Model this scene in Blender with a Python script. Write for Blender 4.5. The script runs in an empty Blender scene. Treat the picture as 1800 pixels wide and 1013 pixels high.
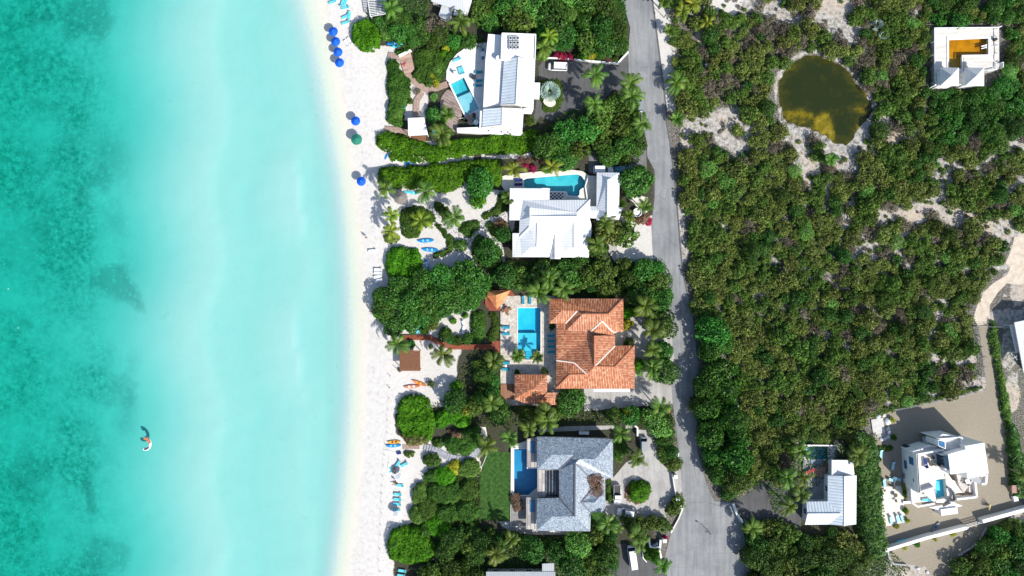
import bpy, bmesh, math, random
import numpy as np
from mathutils import Vector, noise
from mathutils.geometry import tessellate_polygon
R = math.radians
SC = bpy.context.scene
C = SC.collection

# ---------------------------------------------------------------- camera, light, exposure
S, CAMH = 0.14, 170.0          # metres per photo pixel on the ground, flying height
cam = bpy.data.cameras.new("camera"); cam.sensor_width = 36
cam.angle = 2*math.atan(126.0/CAMH); cam.clip_start = 1; cam.clip_end = 9000
camo = bpy.data.objects.new("camera", cam); C.objects.link(camo)
camo.location = (0, 0, CAMH); SC.camera = camo
SUN_EL, SUN_DIR = R(41), Vector((0.69, -0.72, 0)).normalized()
sd = Vector((SUN_DIR.x*math.cos(SUN_EL), SUN_DIR.y*math.cos(SUN_EL), math.sin(SUN_EL)))
sl = bpy.data.lights.new("sun", 'SUN'); sl.energy = 5.0; sl.angle = R(0.55); sl.color = (1, .96, .9)
so = bpy.data.objects.new("sun", sl); C.objects.link(so)
so.rotation_euler = (-sd).to_track_quat('-Z', 'Y').to_euler(); so.location = (60, -60, 120)
w = bpy.data.worlds.new("World"); SC.world = w; w.use_nodes = True
sk = w.node_tree.nodes.new('ShaderNodeTexSky'); sk.sky_type = 'NISHITA'; sk.sun_disc = False
sk.sun_elevation = SUN_EL; sk.sun_rotation = math.atan2(SUN_DIR.x, SUN_DIR.y)
bgn = w.node_tree.nodes['Background']; bgn.inputs[1].default_value = 0.135
w.node_tree.links.new(sk.outputs[0], bgn.inputs[0])
SC.view_settings.view_transform = 'Standard'; SC.view_settings.look = 'None'
SC.view_settings.exposure = 0.37; SC.view_settings.gamma = 1
SC.cycles.max_bounces = 6; SC.cycles.transparent_max_bounces = 12; SC.cycles.diffuse_bounces = 3
random.seed(7)
rng = np.random.default_rng(11)

# ---------------------------------------------------------------- survey frames -> metres
FR = {'P': (0, 0, 1), 'A': (560, 0, 4.053), 'B': (760, 0, 4.053), 'C': (940, 0, 4.053), 'D': (600, 230, 4.053),
      'E': (860, 250, 4.406), 'F': (620, 450, 4.053), 'G': (840, 470, 3.7525), 'H': (620, 670, 2.953),
      'I': (840, 730, 3.579), 'J': (1150, 0, 3.377), 'K': (1450, 0, 3.377), 'L': (1180, 280, 3.619),
      'M': (1480, 280, 3.619), 'N': (1180, 540, 3.619), 'O': (1480, 540, 4.603), 'Q': (1160, 740, 3.712),
      'R': (1480, 740, 3.709), 'T': (1390, 770, 5.96), 'W': (1570, 750, 5.961), 'V': (1630, 30, 7.235),
      'X': (680, 0, 7.235), 'U': (570, 0, 10.13), 'Y': (640, 760, 10.13), 'Z': (640, 840, 10.13),
      'a': (620, 380, 8.44), 'b': (770, 70, 5.96), 'c': (1060, 730, 5.065), 'd': (890, 730, 4.605),
      'e': (860, 510, 4.824), 'g': (1060, 910, 9.83), 'h': (1040, 640, 7.235), 'i': (1530, 720, 10.13),
      'j': (1540, 810, 4.99), 'k': (1680, 840, 8.44), 'm': (680, 740, 6.33)}
def px(f, pts):
    ox, oy, k = FR[f]
    return [(ox+p[0]/k, oy+p[1]/k) for p in pts]
def G(x, y, z=0.0):
    k = S*(1-z/CAMH); return ((x-900)*k, (506.5-y)*k)
def PT(f, x, y, z=0.0):
    q = px(f, [(x, y)])[0]; return G(q[0], q[1], z)
def POLY(f, pts, z=0.0): return [G(a, b, z) for a, b in px(f, pts)]

def pip(X, Y, poly):
    X = np.asarray(X, float); Y = np.asarray(Y, float); ins = np.zeros(X.shape, bool)
    n = len(poly)
    for i in range(n):
        x1, y1 = poly[i]; x2, y2 = poly[(i+1) % n]
        if y1 == y2: continue
        c = ((y1 > Y) != (y2 > Y)) & (X < (x2-x1)*(Y-y1)/(y2-y1)+x1)
        ins ^= c
    return ins
def pdist(X, Y, poly):
    d = np.full(np.shape(X), 1e9)
    n = len(poly)
    for i in range(n):
        x1, y1 = poly[i]; x2, y2 = poly[(i+1) % n]
        dx, dy = x2-x1, y2-y1; L = dx*dx+dy*dy+1e-9
        t = np.clip(((X-x1)*dx+(Y-y1)*dy)/L, 0, 1)
        d = np.minimum(d, np.hypot(X-x1-t*dx, Y-y1-t*dy))
    return d
def smooth(poly, n=3, k=0.25):
    for _ in range(n):
        out = []
        for i in range(len(poly)):
            a, b = poly[i], poly[(i+1) % len(poly)]
            out += [(a[0]*(1-k)+b[0]*k, a[1]*(1-k)+b[1]*k), (a[0]*k+b[0]*(1-k), a[1]*k+b[1]*(1-k))]
        poly = out
    return poly
def circ(cx, cy, rx, ry=None, n=24, a0=0):
    ry = ry or rx
    return [(cx+rx*math.cos(a0+2*math.pi*i/n), cy+ry*math.sin(a0+2*math.pi*i/n)) for i in range(n)]
def ccw(p):
    a = sum(p[i][0]*p[(i+1) % len(p)][1]-p[(i+1) % len(p)][0]*p[i][1] for i in range(len(p)))
    return p if a > 0 else p[::-1]

# ---------------------------------------------------------------- objects and tags
def tag(o, label=None, cat=None, group=None, kind=None):
    if label: o['label'] = label
    if cat: o['category'] = cat
    if group: o['group'] = group
    if kind: o['kind'] = kind
    return o
def empty(name, loc=(0, 0, 0), rz=0, label=None, cat=None, group=None):
    o = bpy.data.objects.new(name, None); C.objects.link(o); o.empty_display_size = .3
    o.location = loc; o.rotation_euler = (0, 0, rz); return tag(o, label, cat, group)
def link(name, me, parent=None):
    o = bpy.data.objects.new(name, me); C.objects.link(o)
    if parent is not None: o.parent = parent
    return o
def mesh(name, V, F, mat=None, parent=None, sm=False):
    me = bpy.data.meshes.new(name); me.from_pydata(V if isinstance(V, list) else V.tolist(), [], F if isinstance(F, list) else F.tolist())
    me.validate(); me.update()
    if mat: me.materials.append(mat)
    if sm: me.shade_smooth()
    return link(name, me, parent)
def copy_tree(o, parent=None):
    c = o.copy(); C.objects.link(c)
    if parent is not None: c.parent = parent
    for ch in [x for x in KIDS.get(o.name, [])] if o.name in KIDS else list(o.children):
        copy_tree(ch, c)
    return c
KIDS = {}

class MB:
    """collects shapes into one mesh"""
    def __init__(s): s.v = []; s.f = []
    def add(s, V, F):
        n = len(s.v); s.v += [tuple(v) for v in V]; s.f += [tuple(i+n for i in f) for f in F]; return s
    def box(s, cx, cy, cz, dx, dy, dz, rz=0, ta=1.0):
        c, q = math.cos(rz), math.sin(rz); V = []
        for z, k in ((-1, 1), (1, ta)):
            for x, y in ((-1, -1), (1, -1), (1, 1), (-1, 1)):
                a, b = x*dx/2*k, y*dy/2*k
                V.append((cx+a*c-b*q, cy+a*q+b*c, cz+z*dz/2))
        return s.add(V, [(3, 2, 1, 0), (4, 5, 6, 7), (0, 1, 5, 4), (1, 2, 6, 5), (2, 3, 7, 6), (3, 0, 4, 7)])
    def beam(s, a, b, w, h=None):
        h = h or w
        a, b = Vector(a), Vector(b); d = (b-a).normalized()
        u = d.cross(Vector((0, 0, 1)));
        if u.length < .01: u = Vector((1, 0, 0))
        u.normalize(); v = d.cross(u)
        V = [p+u*x*w/2+v*y*h/2 for p in (a, b) for x, y in ((-1, -1), (1, -1), (1, 1), (-1, 1))]
        return s.add(V, [(0, 1, 2, 3), (7, 6, 5, 4), (4, 5, 1, 0), (5, 6, 2, 1), (6, 7, 3, 2), (7, 4, 0, 3)])
    def tube(s, pts, rad, n=8):
        pts = [Vector(p) for p in pts]; rings = []
        for i, p in enumerate(pts):
            d = (pts[min(i+1, len(pts)-1)]-pts[max(i-1, 0)]).normalized()
            u = d.cross(Vector((.3, 1, .1))).normalized(); v = d.cross(u)
            r = rad[i] if isinstance(rad, (list, tuple)) else rad
            rings += [p+(u*math.cos(2*math.pi*k/n)+v*math.sin(2*math.pi*k/n))*r for k in range(n)]
        F = [(i*n+k, i*n+(k+1) % n, (i+1)*n+(k+1) % n, (i+1)*n+k) for i in range(len(pts)-1) for k in range(n)]
        F += [tuple(range(n))[::-1], tuple((len(pts)-1)*n+k for k in range(n))]
        return s.add(rings, F)
    def prism(s, poly, z0, z1, holes=(), top=None):
        poly = ccw(list(poly)); loops = [poly]+[ccw(list(h))[::-1] for h in holes]
        flat = [p for l in loops for p in l]; n = len(flat)
        tr = tessellate_polygon([[Vector((p[0], p[1], 0)) for p in l] for l in loops])
        V = [(p[0], p[1], z0) for p in flat]+[(p[0], p[1], z1) for p in flat]; F = []
        for t in tr:
            a, b, c = [Vector(flat[i]) for i in t]
            if (b-a).cross(c-a) < 0: t = (t[0], t[2], t[1])
            F += [(t[0]+n, t[1]+n, t[2]+n), (t[2], t[1], t[0])]
        o = 0
        for l in loops:
            m = len(l)
            F += [(o+i, o+(i+1) % m, o+(i+1) % m+n, o+i+n) for i in range(m)]; o += m
        return s.add(V, F)
    def sheet(s, poly, z, holes=()):
        poly = ccw(list(poly)); loops = [poly]+[ccw(list(h))[::-1] for h in holes]
        flat = [p for l in loops for p in l]; F = []
        for t in tessellate_polygon([[Vector((p[0], p[1], 0)) for p in l] for l in loops]):
            a, b, c = [Vector(flat[i]) for i in t]
            if (b-a).cross(c-a) < 0: t = (t[0], t[2], t[1])
            F.append(tuple(t))
        return s.add([(p[0], p[1], z) for p in flat], F)
    def lathe(s, prof, n=16, cx=0, cy=0, scal=0):
        V = []
        for r, z in prof:
            V += [(cx+r*(1-scal*(k % 2))*math.cos(2*math.pi*k/n), cy+r*(1-scal*(k % 2))*math.sin(2*math.pi*k/n), z) for k in range(n)]
        F = [(i*n+k, i*n+(k+1) % n, (i+1)*n+(k+1) % n, (i+1)*n+k) for i in range(len(prof)-1) for k in range(n)]
        F += [tuple(range(n))[::-1], tuple((len(prof)-1)*n+k for k in range(n))]
        return s.add(V, F)
    def build(s, name, mat, parent=None, sm=False):
        o = mesh(name, s.v, s.f, mat, parent, sm); return o

# ---------------------------------------------------------------- materials
def nn(nt, typ, **kw):
    n = nt.nodes.new(typ)
    for k, v in kw.items(): setattr(n, k, v)
    return n
def base_mat(name):
    m = bpy.data.materials.new(name); m.use_nodes = True; nt = m.node_tree
    return m, nt, nt.nodes['Principled BSDF']
def ramp(nt, fac, stops):
    r = nn(nt, 'ShaderNodeValToRGB'); e = r.color_ramp.elements
    while len(e) < len(stops): e.new(0.5)
    for el, (p, c) in zip(e, stops):
        el.position = p; el.color = (*c, 1) if len(c) == 3 else c
    nt.links.new(fac, r.inputs[0]); return r.outputs[0]
def noise_n(nt, scale, detail=4, rough=.55, vec=None, dist=0):
    n = nn(nt, 'ShaderNodeTexNoise'); n.inputs['Scale'].default_value = scale
    n.inputs['Detail'].default_value = detail; n.inputs['Roughness'].default_value = rough
    n.inputs['Distortion'].default_value = dist
    if vec is not None: nt.links.new(vec, n.inputs['Vector'])
    return n.outputs[0]
def objco(nt): return nn(nt, 'ShaderNodeTexCoord').outputs['Object']
def mth(nt, op, a, b=None, c=None, clamp=False):
    n = nn(nt, 'ShaderNodeMath', operation=op); n.use_clamp = clamp
    for i, v in enumerate((a, b, c)):
        if v is None: continue
        if isinstance(v, (int, float)): n.inputs[i].default_value = v
        else: nt.links.new(v, n.inputs[i])
    return n.outputs[0]
def mixc(nt, fac, a, b, mode='MIX'):
    n = nn(nt, 'ShaderNodeMix', data_type='RGBA', blend_type=mode)
    for s_, v in ((n.inputs[0], fac), (n.inputs[6], a), (n.inputs[7], b)):
        if isinstance(v, (int, float)): s_.default_value = v
        elif isinstance(v, tuple): s_.default_value = (*v[:3], 1)
        else: nt.links.new(v, s_)
    return n.outputs[2]
def bump(nt, p, h, strength=.5, dist=.1):
    b = nn(nt, 'ShaderNodeBump'); b.inputs['Strength'].default_value = strength; b.inputs['Distance'].default_value = dist
    nt.links.new(h, b.inputs['Height']); nt.links.new(b.outputs[0], p.inputs['Normal'])
def M(name, col, col2=None, scale=1.0, rough=.7, spec=.3, bmp=0, bscale=6, metal=0, detail=5, lo=.35, hi=.65):
    m, nt, p = base_mat(name)
    p.inputs['Roughness'].default_value = rough; p.inputs['Specular IOR Level'].default_value = spec
    p.inputs['Metallic'].default_value = metal
    col2 = col2 or tuple(c*.8 for c in col)
    co = objco(nt)
    nt.links.new(ramp(nt, noise_n(nt, scale, detail, .6, co), [(lo, col), (hi, col2)]), p.inputs['Base Color'])
    if bmp: bump(nt, p, noise_n(nt, bscale, 4, .6, co), bmp, .05)
    return m
def foliage(name, dark, light, rough=.45, spec=.35, nscale=.5, hue=.03, trans=.18, tip=None):
    m, nt, p = base_mat(name)
    at = nn(nt, 'ShaderNodeAttribute'); at.attribute_name = 'tone'
    oi = nn(nt, 'ShaderNodeObjectInfo')
    n1 = noise_n(nt, nscale, 3, .6, objco(nt))
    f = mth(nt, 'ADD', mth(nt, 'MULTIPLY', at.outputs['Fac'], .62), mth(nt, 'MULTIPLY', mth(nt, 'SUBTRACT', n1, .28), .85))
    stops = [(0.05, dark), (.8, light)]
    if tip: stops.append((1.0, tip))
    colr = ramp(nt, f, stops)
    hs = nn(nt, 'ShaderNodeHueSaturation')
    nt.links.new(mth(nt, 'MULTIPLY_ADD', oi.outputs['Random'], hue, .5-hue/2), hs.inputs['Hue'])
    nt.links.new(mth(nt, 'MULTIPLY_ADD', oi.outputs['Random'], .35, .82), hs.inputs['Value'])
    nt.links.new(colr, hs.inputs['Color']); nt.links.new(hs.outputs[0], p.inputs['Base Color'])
    p.inputs['Roughness'].default_value = rough; p.inputs['Specular IOR Level'].default_value = spec
    if trans:
        t = nn(nt, 'ShaderNodeBsdfTranslucent'); nt.links.new(hs.outputs[0], t.inputs[0])
        mx = nn(nt, 'ShaderNodeMixShader'); mx.inputs[0].default_value = trans
        nt.links.new(p.outputs[0], mx.inputs[1]); nt.links.new(t.outputs[0], mx.inputs[2])
        nt.links.new(mx.outputs[0], nt.nodes['Material Output'].inputs[0])
    return m
def axis_coord(nt, flip=False):
    """coordinate running across the slope of whatever roof face this is"""
    g = nn(nt, 'ShaderNodeNewGeometry'); sn = nn(nt, 'ShaderNodeSeparateXYZ'); nt.links.new(g.outputs['True Normal'], sn.inputs[0])
    sp = nn(nt, 'ShaderNodeSeparateXYZ'); nt.links.new(g.outputs['Position'], sp.inputs[0])
    ax = mth(nt, 'ABSOLUTE', sn.outputs[0]); ay = mth(nt, 'ABSOLUTE', sn.outputs[1])
    f = mth(nt, 'GREATER_THAN', ax, ay)
    m1 = nn(nt, 'ShaderNodeMix'); nt.links.new(f, m1.inputs[0])
    nt.links.new(sp.outputs[0], m1.inputs[2]); nt.links.new(sp.outputs[1], m1.inputs[3])
    m2 = nn(nt, 'ShaderNodeMix'); nt.links.new(f, m2.inputs[0])
    nt.links.new(sp.outputs[1], m2.inputs[2]); nt.links.new(sp.outputs[0], m2.inputs[3])
    return m1.outputs[0], m2.outputs[0], g
def seam_mat(name, col, pitch=.55, dark=.6, rough=.35, bs=.5):
    m, nt, p = base_mat(name); u, v, g = axis_coord(nt)
    t = mth(nt, 'FRACT', mth(nt, 'DIVIDE', u, pitch))
    line = mth(nt, 'LESS_THAN', t, .16)
    dirt = noise_n(nt, .4, 8, .7, g.outputs['Position'])
    c = ramp(nt, dirt, [(.3, col), (.52, tuple(x*.95 for x in col)), (.7, (col[0]*.8, col[1]*.78, col[2]*.74))])
    c = mixc(nt, line, c, tuple(x*dark for x in col))
    nt.links.new(c, p.inputs['Base Color']); p.inputs['Roughness'].default_value = rough; p.inputs['Specular IOR Level'].default_value = .4
    bump(nt, p, mth(nt, 'PINGPONG', u, pitch/2), bs, .12)
    return m
def tile_mat(name):
    m, nt, p = base_mat(name); u, v, g = axis_coord(nt)
    pu, pv = .4, .62
    iu = mth(nt, 'FLOOR', mth(nt, 'DIVIDE', u, pu)); iv = mth(nt, 'FLOOR', mth(nt, 'DIVIDE', v, pv))
    cb = nn(nt, 'ShaderNodeCombineXYZ'); nt.links.new(iu, cb.inputs[0]); nt.links.new(iv, cb.inputs[1])
    wn = nn(nt, 'ShaderNodeTexWhiteNoise', noise_dimensions='2D'); nt.links.new(cb.outputs[0], wn.inputs['Vector'])
    c = ramp(nt, wn.outputs['Value'], [(0, (.3, .09, .036)), (.35, (.42, .145, .062)), (.7, (.54, .215, .1)), (1, (.64, .34, .2))])
    big = noise_n(nt, .35, 4, .6, g.outputs['Position'])
    c = mixc(nt, mth(nt, 'MULTIPLY', big, .45), c, (.56, .22, .1))
    fu = mth(nt, 'FRACT', mth(nt, 'DIVIDE', u, pu)); fv = mth(nt, 'FRACT', mth(nt, 'DIVIDE', v, pv))
    gap = mth(nt, 'LESS_THAN', fu, .3)
    c = mixc(nt, mth(nt, 'MULTIPLY', gap, .75), c, (.09, .022, .012))
    nt.links.new(c, p.inputs['Base Color']); p.inputs['Roughness'].default_value = .55
    h = mth(nt, 'ADD', mth(nt, 'SINE', mth(nt, 'MULTIPLY', fu, math.pi)), mth(nt, 'MULTIPLY', fv, .25))
    bump(nt, p, h, .7, .12)
    return m
def shingle_mat(name, c1, c2, c3, sc=3.0, rg=.8, sp_=.3):
    m, nt, p = base_mat(name)
    vo = nn(nt, 'ShaderNodeTexVoronoi'); vo.inputs['Scale'].default_value = sc; nt.links.new(objco(nt), vo.inputs['Vector'])
    bw = nn(nt, 'ShaderNodeSeparateColor'); nt.links.new(vo.outputs['Color'], bw.inputs[0])
    c = ramp(nt, bw.outputs[0], [(0, c1), (.5, c2), (1, c3)])
    nt.links.new(c, p.inputs['Base Color']); p.inputs['Roughness'].default_value = rg; p.inputs['Specular IOR Level'].default_value = sp_
    bump(nt, p, vo.outputs['Distance'], .3, .05)
    return m
def plank_mat(name, c1, c2, ang=0.0, pitch=.22, gap=.3):
    m, nt, p = base_mat(name); co = objco(nt)
    mp = nn(nt, 'ShaderNodeMapping'); mp.inputs['Rotation'].default_value = (0, 0, ang); nt.links.new(co, mp.inputs[0])
    sp = nn(nt, 'ShaderNodeSeparateXYZ'); nt.links.new(mp.outputs[0], sp.inputs[0])
    iu = mth(nt, 'FLOOR', mth(nt, 'DIVIDE', sp.outputs[0], pitch))
    iv = mth(nt, 'FLOOR', mth(nt, 'DIVIDE', mth(nt, 'ADD', sp.outputs[1], mth(nt, 'MULTIPLY', iu, 1.37)), 2.6))
    cb = nn(nt, 'ShaderNodeCombineXYZ'); nt.links.new(iu, cb.inputs[0]); nt.links.new(iv, cb.inputs[1])
    wn = nn(nt, 'ShaderNodeTexWhiteNoise', noise_dimensions='2D'); nt.links.new(cb.outputs[0], wn.inputs['Vector'])
    c = ramp(nt, wn.outputs['Value'], [(0, c1), (1, c2)])
    gp = mth(nt, 'LESS_THAN', mth(nt, 'FRACT', mth(nt, 'DIVIDE', sp.outputs[0], pitch)), .14)
    c = mixc(nt, mth(nt, 'MULTIPLY', gp, gap*2), c, tuple(x*.25 for x in c1))
    nt.links.new(c, p.inputs['Base Color']); p.inputs['Roughness'].default_value = .8
    return m

WHITE = M('white_render', (.82, .82, .8), (.74, .74, .71), .5, .6)
WALLC = M('cream_render', (.72, .69, .62), (.62, .58, .5), .6, .8)
MSEAM = seam_mat('white_standing_seam', (.8, .81, .82), .62, .72)
MSEAM2 = seam_mat('white_wide_seam', (.84, .84, .84), .8, .86, bs=.3)
GSEAM = seam_mat('grey_standing_seam', (.5, .52, .53), .5, .75)
BSEAM = seam_mat('blue_white_seam', (.68, .75, .8), .72, .55, bs=.8)
TILE = tile_mat('clay_tiles')
SHING = shingle_mat('grey_shingles', (.1, .135, .175), (.19, .235, .285), (.38, .425, .47), 5, .45, .7)
THATCH = M('weathered_thatch', (.26, .24, .22), (.12, .11, .1), 5, .95, .1, .8, 12)
GLASS = M('dark_glass', (.01, .03, .05), (.015, .05, .08), .5, .08, .6)
BLUEGL = M('blue_glass', (.04, .16, .3), (.03, .1, .2), .5, .1, .6)
FRAME = M('white_frame', (.8, .8, .8), (.75, .75, .75), 1, .5)
DARKM = M('dark_metal', (.03, .03, .035), (.05, .05, .05), 2, .5)
STEEL = M('grey_metal', (.35, .36, .37), (.28, .28, .29), 2, .4, .5, metal=.6)
WOODR = plank_mat('red_boardwalk_planks', (.2, .045, .022), (.3, .08, .04), R(0), .3)
WOODO = plank_mat('orange_wood_shingle', (.5, .17, .05), (.62, .26, .1), R(45), .28, .35)
WOODG = plank_mat('grey_wood_deck', (.17, .12, .1), (.36, .28, .25), R(-62), .25)
WOODB = plank_mat('brown_wood_deck', (.25, .15, .1), (.45, .3, .22), R(90), .28)
WOODW = plank_mat('white_wood_deck', (.55, .52, .46), (.75, .72, .66), R(90), .35)
WOODK = plank_mat('grey_plank_walk', (.28, .29, .32), (.42, .43, .46), R(0), .45)
WOODT = M('brown_timber', (.3, .14, .07), (.2, .09, .05), 4, .8)
PAVE = M('pale_stone_paving', (.7, .67, .6), (.55, .5, .43), 2.5, .8, .2, .2, 8)
PAVEG = M('grey_stone_paving', (.42, .38, .33), (.24, .21, .18), 2.2, .85, .2, .2, 8)
TERR = M('white_terrace', (.72, .72, .7), (.6, .6, .59), .8, .7)
DECKT = plank_mat('tiled_roof_deck', (.27, .24, .22), (.5, .47, .44), 0, .9, .4)
TURQ = M('turquoise_fabric', (.12, .55, .62), (.08, .46, .55), 2, .8)
BLUEF = M('blue_fabric', (.0, .1, .58), (.0, .08, .5), 2, .7)
GREENF = M('green_fabric', (.02, .2, .13), (.01, .15, .1), 2, .7)
NAVY = M('navy_fabric', (.01, .02, .12), (.01, .03, .2), 2, .7)
WFAB = M('white_fabric', (.85, .85, .85), (.8, .8, .8), 2, .8)
TEALF = M('teal_fabric', (.02, .26, .36), (.02, .2, .28), 2, .8)
REDF = M('red_fabric', (.6, .02, .05), (.5, .02, .05), 2, .8)
BLUEP = M('blue_plastic', (.0, .18, .5), (.0, .25, .6), 1, .35, .5)
CYANP = M('cyan_plastic', (.02, .5, .62), (.1, .6, .7), 1, .35, .5)
ORANGEP = M('orange_plastic', (.65, .2, .08), (.55, .15, .05), 1, .35, .5)
YELP = M('yellow_plastic', (.8, .4, .03), (.75, .35, .03), 1, .35, .5)
CARW = M('white_car_paint', (.8, .8, .81), (.78, .78, .8), .5, .25, .5)
CARS = M('silver_car_paint', (.3, .36, .38), (.3, .36, .38), .5, .25, .6, metal=.3)
CARD = M('dark_car_paint', (.03, .07, .1), (.03, .06, .09), .5, .25, .6)
TYRE = M('tyre_rubber', (.02, .02, .02), (.03, .03, .03), 4, .9)
SKIN = M('skin', (.45, .24, .16), (.4, .2, .13), 4, .6)
BARK = M('bark', (.2, .16, .12), (.1, .08, .06), 6, .95, .1)
PBARK = M('palm_bark', (.33, .29, .24), (.2, .17, .14), 6, .95, .1)
STONE = M('pale_boulder', (.65, .65, .64), (.45, .46, .47), 1.5, .9, .2, .5, 4)
BLUEW = M('blue_wall_paint', (.08, .45, .68), (.07, .4, .62), 1, .6)

F_GRAPE = foliage('seagrape_leaves', (.012, .06, .008), (.075, .235, .022), .5, .3, .6, .04, tip=(.24, .46, .12))
F_HEDGE = foliage('lime_hedge_leaves', (.015, .075, .002), (.095, .27, .004), .6, .18, .6, .03, tip=(.22, .48, .01))
F_DARK = foliage('dark_leaves', (.014, .05, .008), (.065, .145, .016), .55, .22, .6, .06, tip=(.2, .31, .06))
F_OLIVE = foliage('olive_leaves', (.042, .064, .014), (.215, .275, .05), .6, .2, .8, .025, tip=(.52, .52, .2))
F_GREEN = foliage('scrub_green_leaves', (.026, .06, .01), (.13, .225, .03), .6, .2, .8, .03, tip=(.27, .38, .07))
F_YEL = foliage('yellow_croton_leaves', (.16, .19, .01), (.5, .5, .02), .5, .3, .8, .03)
F_GREY = foliage('bare_twigs', (.075, .065, .042), (.21, .185, .13), .9, .1, .8, .03, 0, tip=(.36, .33, .25))
F_BOUG = foliage('magenta_flowers', (.16, .015, .03), (.5, .02, .09), .6, .2, .9, .03)
F_RUST = foliage('rusty_flowers', (.06, .07, .03), (.3, .13, .1), .6, .2, .9, .04, tip=(.45, .25, .2))
F_PALM = foliage('palm_fronds', (.02, .07, .006), (.12, .2, .02), .5, .3, .7, .06, tip=(.42, .46, .1))
F_YPALM = foliage('yellow_palm_fronds', (.05, .12, .006), (.22, .28, .015), .5, .3, .7, .05, tip=(.75, .6, .04))
F_SILV = foliage('silver_leaves', (.1, .17, .14), (.38, .5, .42), .5, .4, .9, .02, tip=(.6, .7, .62))
F_AGAVE = foliage('blue_grey_leaves', (.08, .13, .15), (.25, .34, .36), .5, .4, .9, .02, tip=(.4, .5, .5))
F_BRIGHT = foliage('bright_light_leaves', (.06, .16, .02), (.2, .42, .07), .5, .3, .7, .03, tip=(.35, .6, .12))
F_COVER = foliage('ground_cover_leaves', (.016, .055, .006), (.07, .15, .014), .6, .2, .5, .04, tip=(.13, .22, .05))
# ================================================================ TERRAIN, SEA, ROADS
SEA = -0.5
shore_px = [(-400, 480), (0, 566), (100, 588), (200, 606), (300, 622), (400, 631), (500, 638), (600, 640), (700, 640), (800, 634), (900, 626), (1013, 612), (1400, 560)]
sy = np.array([(506.5-a)*S for a, b in shore_px])[::-1]; sx = np.array([(b-900)*S for a, b in shore_px])[::-1]
def shore_x(Y): return np.interp(Y, sy, sx)
def vnoise(X, Y, sc, seed=0.0):
    X = np.asarray(X, float); out = np.empty(X.size); xf = X.ravel()*sc; yf = np.asarray(Y, float).ravel()*sc
    for i in range(X.size): out[i] = noise.noise((xf[i], yf[i], seed))
    return out.reshape(X.shape)
# pool outlines (world metres)
P_N = POLY('b', [(133, 470), (272, 398), (430, 728), (292, 797)])
P_M = smooth(POLY('E', [(270, 285), (420, 272), (680, 250), (715, 265), (745, 310), (735, 350), (700, 372), (697, 418), (608, 415), (600, 382), (470, 380), (470, 357), (270, 357)]), 1, .12)
P_R = POLY('e', [(243, 152), (434, 152), (434, 520), (375, 520), (375, 588), (305, 588), (300, 520), (243, 520)])
P_G = POLY('I', [(228, 212), (308, 212), (308, 335), (372, 335), (372, 455), (320, 500), (228, 500)])
P_S = POLY('T', [(140, 88), (380, 90), (380, 218), (150, 218)])
POOLS = [P_N, P_M, P_R, P_G, P_S]
pond_px = px('J', [(870, 325), (960, 322), (1040, 345), (1110, 380), (1182, 440)])+px('K', [(170, 478), (250, 555), (300, 640), (270, 700), (210, 750), (160, 868), (60, 865)])+px('J', [(1075, 868), (1040, 825), (950, 778), (850, 748), (772, 730), (755, 670), (738, 600), (730, 520), (745, 450), (800, 400)])
POND = smooth([G(*q) for q in pond_px], 2)

def axis(lo, hi, step, far, ext):
    a = list(np.arange(lo, hi+.01, step)); s_ = step; x = hi
    while x < far: s_ *= 1.35; x += s_; a.append(x)
    s_ = step; x = lo; L = []
    while x > -far: s_ *= 1.35; x -= s_; L.append(x)
    return np.array(L[::-1]+a)
gx = axis(-132, 132, 1.0, 3200, 1); gy = axis(-78, 78, 1.0, 3200, 1)
GX, GY = np.meshgrid(gx, gy)
SXY = shore_x(GY); T = SXY-GX           # metres seaward of the waterline
nz1 = vnoise(GX, GY, .012, 3.1); nz2 = vnoise(GX, GY*.5, .03, 8.2)
PXX = GX/S+900
dpx = np.array([-4000, 0, 60, 110, 165, 205, 240, 275, 310, 345, 362, 378, 430, 480, 505, 525, 545, 640])
dz = np.array([6.5, 4.3, 4.0, 3.6, 3.1, 2.5, 1.95, 1.5, 1.15, .95, .96, 1.12, 1.22, 1.08, 1.0, 1.05, 1.1, 1.1])
wob = 14*nz1+10*nz2+5*np.sin((506.5-GY/S)*.024)
deep = np.interp(PXX+wob*2.2-6, dpx, dz)
t = T+1.2*nz2
wf_ = np.interp(506.5-GY/S, [0, 350, 1013], [.86, .62, .62]); shal = np.interp(t/wf_, [0, 1.0, 4.5, 6.5, 10.5, 12.5, 60], [0.0, .06, .27, .4, .88, 1.0, 2.5])
YP = 506.5-GY/S
xe = 523+6*np.sin(YP*.02)
bank = (np.exp(-((YP-345)/75)**4)+np.exp(-((YP-620)/80)**4)*.9)
deep = deep-.16*bank*np.clip((PXX-430)/60, 0, 1)*(PXX < xe)+.04*bank*(PXX >= xe)
dep = np.where(t/wf_ < 12.5, shal, np.maximum(np.minimum(deep, 1.0+(t/wf_-12.5)*.06+10*(t > 40)), .85))
land = SEA*np.clip(1-(-T)/7.0, 0, 1)**1.6
GZ = np.where(T > 0, SEA-dep, land)
GZ += np.where(T > 8, .05*vnoise(GX, GY, .25, 5), 0)
for P in POOLS:
    m_ = pip(GX, GY, P) | (pdist(GX, GY, P) < 1.1)
    GZ = np.where(m_, -2.0, GZ)
pin = pip(GX, GY, POND); pd = pdist(GX, GY, POND)
GZ = np.where(pin, -.15-np.minimum(pd*.16, 1.3), GZ)
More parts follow.
